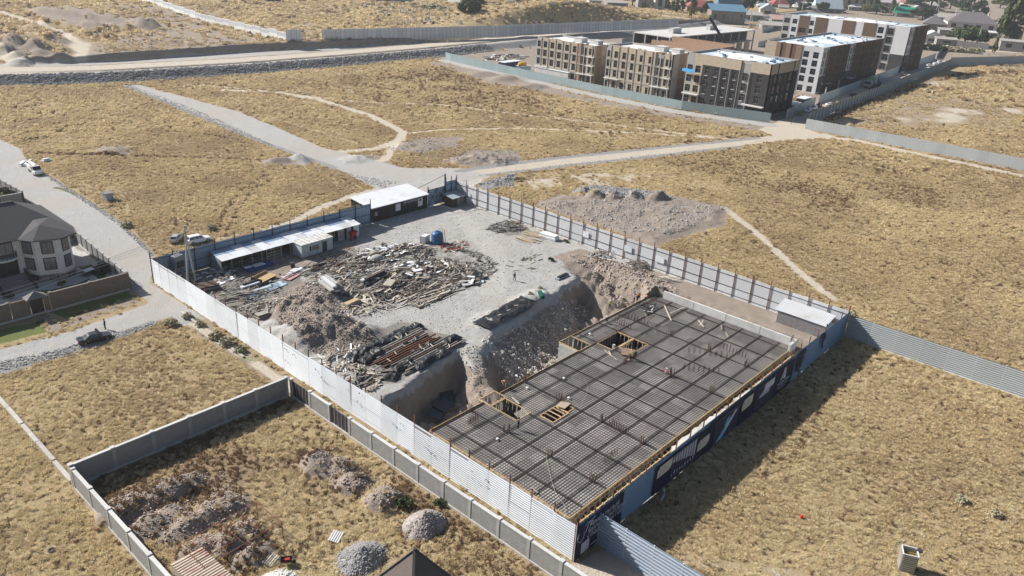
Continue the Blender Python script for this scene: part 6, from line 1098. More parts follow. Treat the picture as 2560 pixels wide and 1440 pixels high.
def facade(root, loc, rz, bays, floors, top, thick=.5):
    """bays: (width, material, win width, win sill, win height, proud, floor set); local x along the wall, -y outwards"""
    H_ = Matrix.Translation(loc) @ Matrix.Rotation(rz, 4, 'Z'); u = 0.0
    for w_, mat, ww, sill, wh, proud, fl in bays:
        mats = mat if isinstance(mat, (list, tuple)) else [mat]; mb = MB(); rects = []
        for i, z0 in enumerate(floors):
            if ww > 0 and (fl is None or i in fl): rects.append(((w_-ww)/2, (w_+ww)/2, z0+sill, z0+sill+wh))
        us = sorted({0, w_}|{r[0] for r in rects}|{r[1] for r in rects}); vs_ = sorted({-1.0, top}|{r[2] for r in rects}|{r[3] for r in rects}|set(floors[1:]))
        for a, b in zip(us[:-1], us[1:]):
            for c, d in zip(vs_[:-1], vs_[1:]):
                if any(r[0] <= (a+b)/2 <= r[1] and r[2] <= (c+d)/2 <= r[3] for r in rects): continue
                k = 0
                if len(mats) > 1:
                    fi = sum(1 for f_ in floors if (c+d)/2 >= f_)-1; k = mats[1][min(fi, len(mats[1])-1)] if (c+d)/2 < floors[-1]+3.2 else mats[1][-1]
                mb.quad((a, -proud, c), (b, -proud, c), (b, -proud, d), (a, -proud, d), k)
        for r in rects:    # reveals
            a, b, c, d = r; mb.quad((a, -proud, c), (a, -proud, d), (a, .3, d), (a, .3, c)).quad((b, -proud, c), (b, .3, c), (b, .3, d), (b, -proud, d)).quad((a, -proud, c), (a, .3, c), (b, .3, c), (b, -proud, c)).quad((a, -proud, d), (b, -proud, d), (b, .3, d), (a, .3, d))
        mb.quad((0, -proud, -1), (0, -proud, top), (0, .4, top), (0, .4, -1)).quad((w_, -proud, -1), (w_, .4, -1), (w_, .4, top), (w_, -proud, top)).quad((0, -proud, top), (w_, -proud, top), (w_, .4, top), (0, .4, top))
        mlist = mats[0] if len(mats) > 1 else mats
        o = mb.build('wall_bay', mlist, root); o.matrix_local = H_ @ Matrix.Translation((u, 0, 0))
        for a, b, c, d in rects:
            wm, pm = win_mesh(b-a, d-c); q = put('window', wm, root); q.matrix_local = H_ @ Matrix.Translation((u+a, .12, c)); put('pane', pm, q)
        u += w_
    return u
def block(name, label, x0, x1, y0, y1, top, floors, front, side, roof, bands=True, core=m_band):
    r = empty(name, (x0, y0, 0), 0, label, 'apartment block'); W_, D_ = y1-y0, x1-x0
    facade(r, (0, W_, 0), -math.pi/2, front, floors, top); facade(r, (0, 0, 0), 0, side, floors, top)
    MB().box(.45, D_, .45, W_, -1, top-1.0).build('core', M('dark_interior', (.03, .03, .032), .9) if False else core, r); MB().box(.42, D_-.1, .42, W_-.1, top-1.0, top-.85).build('roof', roof, r)
    MB().box(.0, D_, W_-.35, W_, top-1.0, top).build('parapet', core, r); MB().box(D_-.35, D_, 0, W_-.36, top-1.0, top).build('parapet', core, r)
    if bands:
        for z in floors[1:]: MB().box(-.16, .2, -.16, W_, z-.18, z+.18).build('slab_edge', m_band, r); MB().box(.21, D_, -.16, .2, z-.18, z+.18).build('slab_edge', m_band, r)
    return r
W = lambda w_, mat=m_beige, ww=2.2, s=.75, h=2.75, p=.0, fl=None: (w_, mat, ww, s, h, p, fl)
fl4 = [0, 4.2, 8.1, 12.0]
a1 = block('apartment_block', 'beige unfinished brick block with white roof, leftmost of the front row', 290, 308, 211, 245, 17.0, fl4, [W(3.2, m_band, 2.0), W(4.2), W(4.2), W(4.2), W(4.6), W(4.2), W(1.4, m_beiger, 0), W(3.6, m_beiger, p=-.5), W(4.6, m_beige, 2.8)], [W(5, m_beiger, 0), W(4.5, m_beige, 0), W(8.5, m_beige, 0)], m_memw)
a2 = block('apartment_block', 'beige unfinished brick block with ragged parapet, second in the front row', 290, 308, 171.5, 204.8, 18.4, [0, 4.6, 8.6, 12.6], [W(3.2, m_band, 2.4), W(4.0), W(4.3), W(4.5), W(4.5), W(4.3), W(4.4, m_beiger, p=-.5), W(4.1, m_beige, 2.8)], [W(5, m_band, 0), W(5, m_beiger, 0), W(8, m_beige, 0)], m_memw)
CH = ([m_char, m_beige], [0, 0, 0, 0, 1]); fl5 = [0, 4.2, 7.8, 11.4, 15.0]
a3 = block('apartment_block', 'half clad charcoal block with beige parapet, third in the front row', 290, 315, 129, 165, 20.3, [0, 4.4, 8.3, 12.2, 16.4], [W(3.4, m_band, 2.4, fl=(0, 1, 2, 3)), W(3.8, m_beige, 2.4, fl=(0, 1, 2, 3)), W(4.2, CH, 1.7, fl=(0, 1, 2, 3)), W(4.0, CH, 1.5, fl=(0, 1, 2, 3)), W(4.2, CH, 1.7, fl=(0, 1, 2, 3)), W(4.0, CH, 1.5, fl=(0, 1, 2, 3)), W(4.2, CH, 2.0, p=-.5, fl=(0, 1, 2, 3)), W(8.2, CH, 2.2, fl=(0, 1, 2, 3))], [W(3, CH, 1.2, fl=(0, 1, 2, 3)), W(4, CH, 1.4, p=-.4, fl=(0, 1, 2, 3)), W(5, CH, 2.0, fl=(0, 1, 2, 3)), W(4, CH, 1.4, fl=(0, 1, 2, 3)), W(5, CH, 1.6, p=-.3, fl=(0, 1, 2, 3)), W(4, CH, 0)], m_memb, False)
for k in range(6):
    for z in fl5[1:4]: MB().box(-.2, 0, 9.6+4.1*k, 11.0+4.1*k, z+.95, z+1.07).build('window_sill', m_pre, a3)
MB().box(-1.8, 0, .3, 9.2, 4.0, 4.4).build('entrance_canopy', m_concw, a3); MB().box(-1.5, 0, 28.6, 36, 4.2, 4.6).build('entrance_canopy', m_concw, a3)
for y_ in (8.3, 12.5, 16.5, 20.8): MB().beam((-.35, y_, 1), (-.35, y_, 17), .12, .12).build('scaffold_rope', m_concw, a3)
gd = empty('suspended_platform', (288.4, 163, 13.0), 0, 'blue suspended work platform on the front of the charcoal block', 'platform'); MB().box(-.6, .6, -2.5, 2.5, 0, .12).build('platform_floor', m_sky, gd); MB().box(-.6, -.55, -2.5, 2.5, .12, 1.1).box(.55, .6, -2.5, 2.5, .12, 1.1).build('guard_rail', m_sky, gd)
WB = ([m_brn, m_char, m_wht], [1, 1, 0, 0, 0]); WW = ([m_wht, m_char], [1, 1, 0, 0, 0]); B2 = m_brn
a4 = block('apartment_block', 'long brown and white clad block with blue white roof, behind the charcoal block', 365, 442, 139.5, 167.5, 20.6, fl5, [W(5.5, m_beige, 0), W(2.2, m_brown2, 0, p=.3), W(2.6, m_brn, 0), W(2.2, m_brown2, 0, p=.3), W(2.6, m_brn, 0), W(2.8, m_brown2, 0, p=.3), W(4.6, m_wht, 2.6, .5, 2.7), W(4.5, m_wht, 2.6, .5, 2.7), W(1.0, m_wht, 0, p=.4)], [W(4, WW, 1.6), W(4, WW, 2.0, p=-.5)]+[W(3.4, B2, 1.3, p=.25*(k % 2)) for k in range(7)]+[W(4, WW, 1.6), W(4.2, WW, 2.0, p=-.5)]+[W(3.3, B2, 1.3, p=.25*(k % 2)) for k in range(9)]+[W(7.3, B2, 1.3)], m_memb, False)
MB().box(8, 12, -2.2, 0, 4.0, 4.3).build('entrance_canopy', m_conc, a4); MB().box(36, 42, -2.2, 0, 4.0, 4.3).build('entrance_canopy', m_conc, a4)
for k in range(9): MB().box(-.35, -.05, 10.4+k*.7, 10.75+k*.7, 0, 8.6).build('cladding_rail', m_pre, a4)
a5 = block('apartment_block', 'far white and brown clad block at the end of the alley', 480, 512, 138.5, 212, 24.6, [0, 5, 9.6, 14.2, 18.8], [W(5, m_band, 3.6), W(5, m_wht, 3.0), W(6, m_brn, 4.2, p=.3, fl=(0, 1, 2, 3)), W(4, m_wht, 2.4), W(7, m_brn, 0, p=.3), W(9, m_wht, 0), W(7, m_brn, 0, p=.3), W(5, m_wht, 0), W(7, m_brn, 0, p=.3), W(5.5, WW, 3.2, .8, 3.4), W(5, WW, 3.4, .8, 3.4, -.6), W(8, WW, 0)], [W(4, WW, 1.6), W(3, WW, 1.4)]+[W(4, B2, 1.6, p=.25*(k % 2)) for k in range(5)]+[W(5, B2, 0)], m_memb, False)
# ragged parapet stubs and balcony slabs of the unfinished blocks
_r = random.Random(14)
for b_, W_, top_, fls in ((a1, 34, 17.0, fl4), (a2, 33.3, 18.4, [0, 4.6, 8.6, 12.6])):
    for k in range(13): y_ = _r.uniform(.5, W_-1.5); MB().box(0, .35, y_, y_+_r.uniform(.4, 1.8), top_+.01, top_+_r.uniform(.15, .55)).build('parapet_stub', m_beige, b_)
    for z in fls[1:]: MB().box(-1.3, -.17, .2, 4.2, z-.2, z+.1).build('balcony_slab', m_concw, b_); MB().box(-1.3, -1.1, .2, .45, z-3.6, z-.2).build('balcony_post', m_concw, b_)
    MB().box(-1.6, -.17, 4.3, 9.0, fls[1]-.25, fls[1]+.15).build('entrance_canopy', m_concw, b_); MB().box(-1.4, -.17, W_-8, W_-.3, fls[1]-.25, fls[1]+.1).build('entrance_canopy', m_concw, b_)
    for k in range(8): y_ = 1.5+k*4.2; MB().box(-.22, -.0, y_, y_+.45, 0, top_-.1).build('concrete_column', m_band, b_)
# roof furniture
def roof_box(par, x, y, z, sx, sy, sz, mat, name='roof_box'): return MB().box(x, x+sx, y, y+sy, z, z+sz).box(x-.15, x+sx+.15, y-.15, y+sy+.15, z+sz, z+sz+.15).build(name, mat, par)
roof_box(a1, 8, 14, 16.15, 4.5, 4.5, 1.9, m_concw); roof_box(a1, 9, 5.5, 16.15, 4, 4, 1.7, m_concw); roof_box(a2, 9, 10.5, 17.55, 4.5, 4.5, 1.9, m_concw); roof_box(a2, 9.5, 3, 17.55, 4, 4, 1.7, m_concw)
_r = random.Random(4); m_vent = M('blue_vent', (.09, .20, .36), .5, .2)
for b_, X_, Y_, z_, n_ in ((a3, 25, 36, 19.45, 14), (a4, 77, 28, 19.75, 30), (a5, 32, 73, 23.75, 22)):
    for k in range(n_): roof_box(b_, _r.uniform(2, X_-4), _r.uniform(2, Y_-4), z_, _r.uniform(.6, 2.2), _r.uniform(.6, 1.6), _r.uniform(.3, .9), m_vent if _r.random() < .5 else m_memw, 'roof_vent')
    for k in range(3): MB().add([(_x, _y, z_+.05) for _x, _y in ((2+k*X_/3.2, 2), (X_/3.5+k*X_/3.2, Y_*.3), (X_/5+k*X_/3.2, Y_*.95), (1+k*X_/3.2, Y_*.8))]+[(X_/6+k*X_/3.2, Y_/2, z_+.9)], [(0, 1, 4), (1, 2, 4), (2, 3, 4), (3, 0, 4)]).build('membrane_fold', m_memw, b_)
# ragged parapets of unfinished brick beside the second block
rp = empty('brick_shell', (308.5, 168, 0), 0, 'reddish roofless brick shell rising behind the second block', 'building')
for a_, b_, c_, d_, h_ in ((0, 26, 0, .4, 19.5), (0, .4, .4, 32, 18.6), (26, 26.4, 0, 32, 20.2), (.4, 26, 31.6, 32, 18), (8, 8.4, .4, 31.6, 19.6), (16, 16.4, .4, 31.6, 19)): MB().box(a_, b_, c_, d_, -1, h_).build('brick_wall', m_beiger, rp)
MB().box(.4, 26, .4, 31.6, 15.5, 15.9).build('slab', m_concw, rp)
# concrete car park
c0, c1, c2 = G(1677, 93.5, 13), G(1890, 75, 13), G(1614, 79, 13)
cp = empty('car_park_frame', (c0[0], c0[1], 0), math.atan2(c1[1]-c0[1], c1[0]-c0[0]), 'open concrete frame building with flat roof behind the apartment blocks', 'building'); LC = math.hypot(c1[0]-c0[0], c1[1]-c0[1]); DC = math.hypot(c2[0]-c0[0], c2[1]-c0[1])
for z in (6.2, 12.6): MB().box(0, LC, 0, DC, z, z+.5).build('slab', m_concw, cp)
for i in range(11):
    for y_ in (.4, DC*.33, DC*.66, DC-.6): MB().box(i*(LC-.8)/10, i*(LC-.8)/10+.7, y_, y_+.6, -1, 12.6).build('column', m_conc, cp)
MB().box(0, LC, DC-.1, DC, -1, 12.6).build('back_wall', M('interior_shade_wall', (.07, .068, .066), .9), cp); MB().box(0, LC, 6, 6.3, 6.7, 12.6).build('inner_wall', M('interior_shade_wall', (.07, .068, .066)), cp)  # shade of the open interior put into the near-black wall colour
for i in range(10): MB().box(i*LC/10+.8, i*LC/10+LC/10*.55, .5, .8, 0, 6.2).build('brick_infill', m_beige, cp)
roof_box(cp, LC*.18, DC*.4, 13.1, LC*.09, DC*.12, 2.6, m_concw); roof_box(cp, LC*.62, DC*.45, 13.1, LC*.08, DC*.12, 2.6, m_concw)
bm = empty('crane_boom', (318, 168, 0), 0, 'black telescopic crane boom rising behind the blocks', 'crane'); tp_ = G(1772, 40, 30); bt_ = G(1815, 112, 17)
MB().beam((bt_[0]-318, bt_[1]-168, 17), (tp_[0]-318, tp_[1]-168, 30), .9, .9).build('boom', m_dark, bm); MB().tube((bt_[0]-318, bt_[1]-168, 0), (bt_[0]-318, bt_[1]-168, 17), .9, .6, 8).build('mast', m_dark, bm); MB().box(tp_[0]-319, tp_[0]-317, tp_[1]-169, tp_[1]-167, 29.4, 30.6).build('boom_head', M('pale_green', (.25, .33, .15), .6), bm)
# clutter inside the compound
for x, y, sx, sy, sz, m_, lab in ((287, 262, 12, 4, 3, M('navy_hut', (.03, .04, .09), .6), 'navy site hut left of the leftmost apartment block'), (289, 252, 6, 4, 2.4, m_blueb, 'blue grey container left of the leftmost apartment block'), (329, 129.6, 7, 3.5, 3.2, m_blk, 'black hut with pale roof behind the alley fence'), (316, 129, 8, 4, 2.4, m_blue, 'grey blue hut behind the near alley fence'), (288.5, 224, 2.5, 20, 3.6, m_concw, 'long white canopy roof behind the teal fence')):
    o = MB().box(0, sx, 0, sy, 0, sz).box(-.2, sx+.2, -.2, sy+.2, sz, sz+.2, 1).build('site_hut', [m_, m_wroof], None, (x, y, 0)); tag(o, lab, 'hut')
o = MB().loft([[(2.6*r*math.cos(a), 1.6*r*math.sin(a), z) for a in [k*math.pi/5 for k in range(10)]] for r, z in ((1, 0), (1.05, .8), (.8, 1.5), (.2, 1.7))]).build('yellow_cover', M('yellow_cover', (.50, .30, .05), .6, .3), None, (291, 254, 2.65)); tag(o, 'yellow sheeting heaped on the blue grey container', 'sheeting')
heap('timber_heap', 'dark timber and slabs heaped inside the teal fence corner', 1260, 145, 50, 14, 8, 1.8, .4, [m_woodg, m_concw, m_woodd], (2, 6), .9, 71, (.4, 1.0), th=(.2, .5))
heap('panel_heap', 'white building panels piled between the far blocks', 2205, 172, 40, 9, 6, 2.5, .3, [m_pre, m_woodp, m_concw], (2, 5), .9, 72, (.6, 1.6), th=(.2, .6))
heap('brick_heap', 'reddish rubble behind the near alley fence', 2000, 250, 40, 8, 3, 2.0, .4, [m_beiger, m_rubble], (.6, 1.8), .9, 73, (.5, 1.2), th=(.4, .9))
# ------------------------------------------------------------------ trees: templates, then one thing per tree
m_bark = M('bark', (.12, .10, .08), .95, .2, 3)
def leaf_mat(name, c1, c2):
    m, nt, p = _new(name); geo = nd(nt, 'ShaderNodeNewGeometry'); tc = nd(nt, 'ShaderNodeTexCoord').outputs['Object']; oi = nd(nt, 'ShaderNodeObjectInfo').outputs['Random']
    f = math_(nt, 'ADD', remap(nt, noise(nt, tc, 5, 3), .3, .7, 0, .6), math_(nt, 'MULTIPLY', oi, .4)); nt.links.new(mixc(nt, f, c1, c2), p.inputs['Base Color']); p.inputs['Roughness'].default_value = .8; p.inputs['Specular IOR Level'].default_value = .15; return m
m_leaf = leaf_mat('leaf_green', (.035, .055, .02), (.085, .105, .04)); m_leafy = leaf_mat('leaf_yellow_green', (.10, .11, .035), (.20, .17, .06)); m_leafd = leaf_mat('leaf_dark', (.02, .035, .016), (.05, .065, .03)); m_sage = leaf_mat('weed_sage', (.32, .295, .19), (.44, .395, .265))
def crown_mesh(kind, mat, seed, n=1500, leaf=.05):
    rr = np.random.RandomState(seed); V = []; F = []; C = []
    if kind == 'poplar':
        for k in range(34): h = rr.uniform(.12, .97); r = .42*math.sin(min(1, (h+.12)*1.05)*math.pi)**.7*rr.uniform(.2, 1); a = rr.uniform(0, 6.28); C.append((r*math.cos(a), r*math.sin(a), h, rr.uniform(.07, .15)))
    elif kind == 'broad':
        for k in range(40): a = rr.uniform(0, 6.28); u = rr.uniform(-.7, 1); s = math.sqrt(1-u*u)*.5*rr.uniform(.35, 1); C.append((s*math.cos(a), s*math.sin(a), .58+.36*u*rr.uniform(.5, 1), rr.uniform(.08, .17)))
    else:
        for k in range(26): a = rr.uniform(0, 6.28); s = .5*math.sqrt(rr.rand()); C.append((s*math.cos(a), s*math.sin(a), rr.uniform(.1, .85)*(1-s*s*1.8), rr.uniform(.1, .2)))
    for i in range(n):
        c = C[rr.randint(len(C))]; d = rr.normal(size=3); d /= np.linalg.norm(d); p = np.array(c[:3])+d*c[3]*rr.uniform(.55, 1.05)*np.array([1, 1, .9]); t = rr.normal(size=3); t /= np.linalg.norm(t); b = np.cross(t, d); b /= (np.linalg.norm(b)+1e-6); s = leaf*rr.uniform(.6, 1.4); n0 = len(V)
        V += [tuple(p-t*s-b*s*.6), tuple(p+t*s*.4-b*s*.7), tuple(p+t*s+b*s*.5), tuple(p-t*s*.3+b*s*.8)]; F.append((n0, n0+1, n0+2, n0+3))
    me = bpy.data.meshes.new('crown'); me.from_pydata(V, [], F); me.materials.append(mat); return me
def trunk_mesh(seed):
    rr = random.Random(seed); mb = MB().tube((0, 0, -.03), (0, 0, .3), .035, .026, 7).tube((0, 0, .3), (.02, .01, .75), .026, .008, 6)
    for k in range(7): a = rr.uniform(0, 6.28); z = rr.uniform(.2, .6); mb.tube((0, 0, z), (.28*math.cos(a), .28*math.sin(a), z+.22), .012, .004, 5)
    return mb.mesh('trunk', m_bark)
TR = {'poplar': (crown_mesh('poplar', m_leaf, 1, 1700, .045), trunk_mesh(1)), 'ypoplar': (crown_mesh('poplar', m_leafy, 2, 1600, .045), trunk_mesh(2)), 'broad': (crown_mesh('broad', m_leaf, 3, 2000, .045), trunk_mesh(3)), 'dark': (crown_mesh('broad', m_leafd, 4, 1900, .045), trunk_mesh(4)), 'yellow': (crown_mesh('broad', m_leafy, 5, 1900, .045), trunk_mesh(5)), 'bush': (crown_mesh('bush', m_leafd, 6, 900, .07), trunk_mesh(6)), 'sage': (crown_mesh('bush', m_sage, 7, 520, .075), trunk_mesh(7)), 'gbush': (crown_mesh('bush', m_leaf, 8, 900, .07), trunk_mesh(8))}
def tree(px, py, hp, wp, kind, label, name='tree', cat='tree', h0=0.0, group='trees of the village'):
    x, y = G(px, py, h0); z = gz(x, y); d = math.sqrt(x*x+y*y+CAMH**2); hh = hp*d/FPX; ww = wp*d/FPX; r = empty(name, (x, y, z), random.uniform(0, 6.28), label, cat, group); r.scale = (ww, ww, hh*1.02); put('trunk', TR[kind][1], r); put('crown', TR[kind][0], r)
for a in ((1690, 43, 48, 40, 'poplar', 'full dark poplar left of the red roofed house'), (1726, 62, 62, 24, 'ypoplar', 'slim yellowish poplar in front of the red roofed house'), (1660, 30, 44, 26, 'poplar', 'dark poplar beside the white tower building'), (1602, 28, 34, 22, 'ypoplar', 'greyish poplar between the white walls at the top'), (1580, 22, 30, 50, 'dark', 'dark tree mass left of the white tower building'), (1770, 44, 30, 30, 'dark', 'dark round tree right of the red roofed house'), (1866, 46, 50, 34, 'dark', 'dark tree right of the blue roofed house'), (1888, 20, 26, 36, 'dark', 'dark tree near the red pyramid roof'), (2325, 26, 60, 62, 'yellow', 'yellowing broad tree at the top right'), (2375, 22, 52, 44, 'broad', 'green tree right of the yellowing tree'), (2424, 47, 66, 66, 'poplar', 'large poplar clump behind the taupe roofed house'), (2516, 112, 122, 78, 'poplar', 'tallest poplar clump near the right edge'), (2548, 108, 118, 60, 'broad', 'leaning broad tree at the right edge'), (2410, 112, 38, 70, 'broad', 'round tree at the roadside before the taupe roofed house'), (2440, 116, 34, 60, 'dark', 'dark bushy tree beside the roadside pole'), (2484, 136, 36, 16, 'ypoplar', 'slim pale poplar by the bend of the fence'), (2226, 40, 44, 15, 'ypoplar', 'slim poplar above the far white block'), (2305, 50, 24, 54, 'dark', 'dark tree left of the grey hipped roof'), (2250, 38, 22, 34, 'dark', 'dark tree above the green roof'), (2190, 36, 22, 40, 'broad', 'low green tree behind the far white block'), (2285, 24, 26, 40, 'broad', 'green tree behind the green roof'), (2010, 30, 20, 24, 'gbush', 'green tree beside the pale blue gable'), (2150, 12, 30, 40, 'dark', 'dark tree behind the ochre building'), (2500, 20, 20, 40, 'yellow', 'small tree in the far yellow field')): tree(*a)
_rt = random.Random(77); _kinds = [('dark', 'dark'), ('broad', 'green'), ('yellow', 'yellowing'), ('poplar', 'tall green'), ('gbush', 'low green')]
for k in range(60):
    px = _rt.choice([_rt.uniform(1560, 2330), _rt.uniform(1850, 2330), _rt.uniform(2280, 2420)]); py = _rt.uniform(2, 34) if px < 2330 else _rt.uniform(4, 30); kd, w_ = _kinds[_rt.randrange(5)]
    tree(px, py, _rt.uniform(10, 22), _rt.uniform(14, 30), kd, f'{w_} garden tree among the village roofs at the top')
for a in ((1172, 54, 36, 52, 'bush', 'grey green bush on the mound beside the graves'), (1196, 44, 22, 40, 'bush', 'darker bush on the shaded mound beside the graves'), (1112, 36, 14, 40, 'sage', 'low brush along the lane behind the graves'), (1080, 24, 12, 60, 'sage', 'brushy bank behind the graves')): tree(*a, name='bush', cat='bush', h0=6.0, group='bushes near the graves')
for k, (px, py, wp) in enumerate(((2315, 124, 34), (2345, 126, 34), (2372, 128, 30), (2395, 130, 26), (2420, 132, 26), (2445, 134, 24))): tree(px, py, 14, wp, 'bush' if k < 2 else 'sage', ['dark clipped bush at the left end of the roadside hedge', 'second dark bush of the roadside hedge', 'third bush of the roadside hedge', 'fourth bush of the roadside hedge', 'fifth bush of the roadside hedge', 'bush at the right end of the roadside hedge'][k], 'bush', 'bush', group='roadside hedge bushes')
for px, py, s, kd, lab in ((430, 812, 26, 'sage', 'large dry green bush at the road corner by the white hoarding'), (540, 845, 30, 'sage', 'sage bush between road corner and loose kerbs'), (565, 862, 30, 'sage', 'second sage bush beside the loose kerbs'), (600, 880, 26, 'sage', 'third sage bush below the loose kerbs'), (470, 795, 22, 'sage', 'weed clump against the white hoarding base'), (500, 815, 20, 'sage', 'weed clump lower along the white hoarding base'), (900, 930, 14, 'gbush', 'bright green weed behind the white hoarding near the steel stack'), (1010, 1265, 36, 'gbush', 'green bush between the two gravel heaps in the plot'), (1100, 1262, 26, 'gbush', 'green bush beside the block wall and pink gravel'), (155, 712, 16, 'gbush', 'small conifer bush in the house yard'), (22, 745, 20, 'gbush', 'small bush beside the entrance steps'), (262, 680, 34, 'bush', 'dark shrub in the corner of the house yard'), (15, 500, 40, 'gbush', 'light green garden bush behind the house'), (1378, 652, 14, 'gbush', 'small bush beside the gravel yard boards'), (1325, 745, 12, 'sage', 'weed at the brink of the pit'), (1350, 725, 12, 'sage', 'weed tuft beside the green net'), (1415, 605, 12, 'gbush', 'weed at the foot of the sunlit hoarding'), (318, 568, 22, 'sage', 'dry weed at the edge of the gravel road'), (530, 575, 22, 'sage', 'dry bush behind the white parked cars'), (2405, 1255, 26, 'sage', 'dry twiggy bush in the right field, nearer the hoarding'), (2490, 1290, 24, 'sage', 'dry twiggy bush in the right field, nearer the right edge'), (2120, 800, 40, 'sage', 'brown weeds behind the right hoarding corner')): tree(px, py, s*.75, s, kd, lab, 'bush', 'bush', group='weeds and bushes near the site')
# ------------------------------------------------------------------ village houses
rw_ = lambda n, c: M(n, c, .8, .12, .6); r_blue = rw_('roof_blue', (.10, .20, .29)); r_red = rw_('roof_red', (.32, .10, .09)); r_lb = rw_('roof_pale_blue', (.42, .50, .54)); r_grn = rw_('roof_green', (.03, .30, .20)); r_tau = rw_('roof_taupe', (.17, .15, .155)); r_gry = rw_('roof_grey', (.34, .32, .30)); r_wht = rw_('roof_white', (.58, .57, .55)); w_brk = rw_('village_brick', (.24, .19, .15)); w_wht = rw_('village_white', (.52, .50, .48)); w_och = rw_('village_ochre', (.36, .28, .16)); w_gry = rw_('village_grey', (.28, .27, .26))
for px, py, wp, dp, hw, hr, wall, roof, kind, rz, lab, wins, chim in (
  (1812, 58, 78, .55, 26, 12, w_brk, r_blue, 'shed', -.1, 'large brick house with blue skirt roof at the top', 4, 0), (1820, 36, 54, .5, 18, 34, w_wht, r_blue, 'gable', -.1, 'steep blue roof with dormers above the large brick house', 2, 0), (1746, 38, 66, .6, 18, 14, w_brk, r_red, 'hip', -.1, 'house with red hipped roof among poplars', 3, 0), (1605, 30, 30, .6, 26, 4, w_gry, r_gry, 'shed', 0, 'grey wall building left of the white tower', 1, 0), (1645, 32, 24, .5, 40, 4, w_wht, r_lb, 'shed', 0, 'white tower like building at the top edge', 1, 0), (1945, 24, 42, .8, 10, 20, w_brk, r_red, 'pyr', 0, 'small house with red pyramid roof', 1, 0), (1916, 40, 34, .7, 14, 12, w_wht, r_lb, 'gablex', -.2, 'house with grey barn roof and tan gable', 1, 0), (1880, 52, 40, .6, 12, 6, w_gry, r_gry, 'shed', -.1, 'low grey shed right of the blue roofed house', 2, 0), (1975, 12, 60, .5, 18, 6, w_gry, r_gry, 'shed', -.1, 'grey two storey house behind the red pyramid roof', 4, 0), (2066, 30, 56, .6, 8, 20, w_gry, r_lb, 'gable', -.05, 'house with large pale blue gable roof', 1, 0), (2030, 18, 30, .6, 10, 10, w_brk, r_red, 'hip', 0, 'dark red roof left of the pale blue gable', 1, 0), (2130, 24, 78, .5, 34, 4, w_och, r_gry, 'shed', -.05, 'ochre apartment building at the top edge', 5, 0), (2258, 42, 36, .7, 8, 12, w_gry, r_grn, 'gable', -.1, 'small house with bright green roof', 1, 0), (2288, 36, 22, .7, 10, 8, w_brk, r_gry, 'gablex', 0, 'small pinkish gable beside the green roof', 1, 0), (2330, 78, 46, .8, 15, 17, w_brk, r_tau, 'pyr', -.2, 'brown house with grey pyramid roof by the far block', 2, 0), (2420, 76, 92, .6, 16, 20, w_wht, r_tau, 'hip', -.15, 'wide house with taupe hipped roof and white chimneys', 4, 3), (2366, 88, 34, .6, 10, 3, w_gry, r_gry, 'shed', -.1, 'low dark shed left of the taupe roofed house', 1, 0), (2326, 106, 46, .6, 10, 14, w_wht, r_wht, 'gablex', -.1, 'white gabled shed beside the far block', 1, 0), (2362, 112, 40, .5, 11, 3, w_gry, r_gry, 'shed', -.1, 'grey garage wall beside the white gabled shed', 1, 0), (2460, 92, 60, .3, 9, 2, w_wht, r_wht, 'shed', -.15, 'long white low building behind the roadside trees', 2, 0), (1935, 74, 62, .5, 9, 6, w_gry, r_gry, 'shed', -.1, 'long grey asbestos roofed shed beside the far block', 3, 0), (1950, 56, 44, .6, 6, 8, w_gry, rw_('roof_pink', (.40, .27, .24)), 'shed', -.1, 'low pinkish roof behind the grey shed', 1, 0), (2300, 22, 60, .6, 8, 6, w_brk, r_gry, 'shed', -.1, 'low brick farm building at the top right', 4, 0), (2345, 50, 60, .5, 6, 6, w_gry, r_gry, 'shed', -.2, 'grey roofs beside the green roofed house', 2, 0), (2210, 16, 50, .6, 8, 5, w_gry, r_gry, 'shed', -.1, 'long low grey building at the top', 3, 0), (2536, 128, 60, .5, 18, 2, w_gry, r_gry, 'shed', -.2, 'grey portal building at the right edge', 2, 0), (1300, 8, 40, .6, 12, 3, w_brk, r_gry, 'shed', 0, 'brick shed beyond the burial hill', 2, 0), (680, 6, 36, .5, 8, 2, M('dark_teal_hut', (.03, .06, .07), .7), r_gry, 'shed', 0, 'dark green hut at the top edge above the dry hill', 0, 0), (1485, 8, 30, .6, 10, 3, w_wht, r_gry, 'shed', 0, 'pale shed behind the burial hill', 1, 0), (1540, 10, 50, .5, 8, 3, w_gry, r_gry, 'shed', 0, 'long grey wall behind the burial hill', 0, 0)):
    h0 = 6.0 if px < 1560 else 0.0; x, y = G(px, py, h0); d = math.sqrt(x*x+y*y+CAMH**2); k = d/FPX; an = math.atan2(y, x)-math.pi/2+rz+.9
    simple_house('village_house', lab, x, y, gz(x, y) if h0 else 0.0, an-.55, wp*k, wp*k*dp, hw*k*1.05, hr*k, wall, roof, kind, .8, 'house', wins, chim, 'village houses')
for k in range(22):
    px = _rt.uniform(1860, 2330); py = _rt.uniform(4, 30); x, y = G(px, py); d = math.sqrt(x*x+y*y+CAMH**2); q = d/FPX; c_ = _rt.choice([('grey', r_gry), ('white', r_wht), ('taupe', r_tau), ('red', r_red), ('pale blue', r_lb)]); wp = _rt.uniform(18, 34)
    simple_house('village_house', f'small far village house with {c_[0]} roof at the top edge', x, y, 0, math.atan2(y, x)-1.25+_rt.uniform(-.3, .3), wp*q, wp*q*.6, 8*q, 6*q, _rt.choice([w_brk, w_wht, w_gry]), c_[1], _rt.choice(['hip', 'gable', 'shed']), .8, 'house', 2, 0, 'village houses')
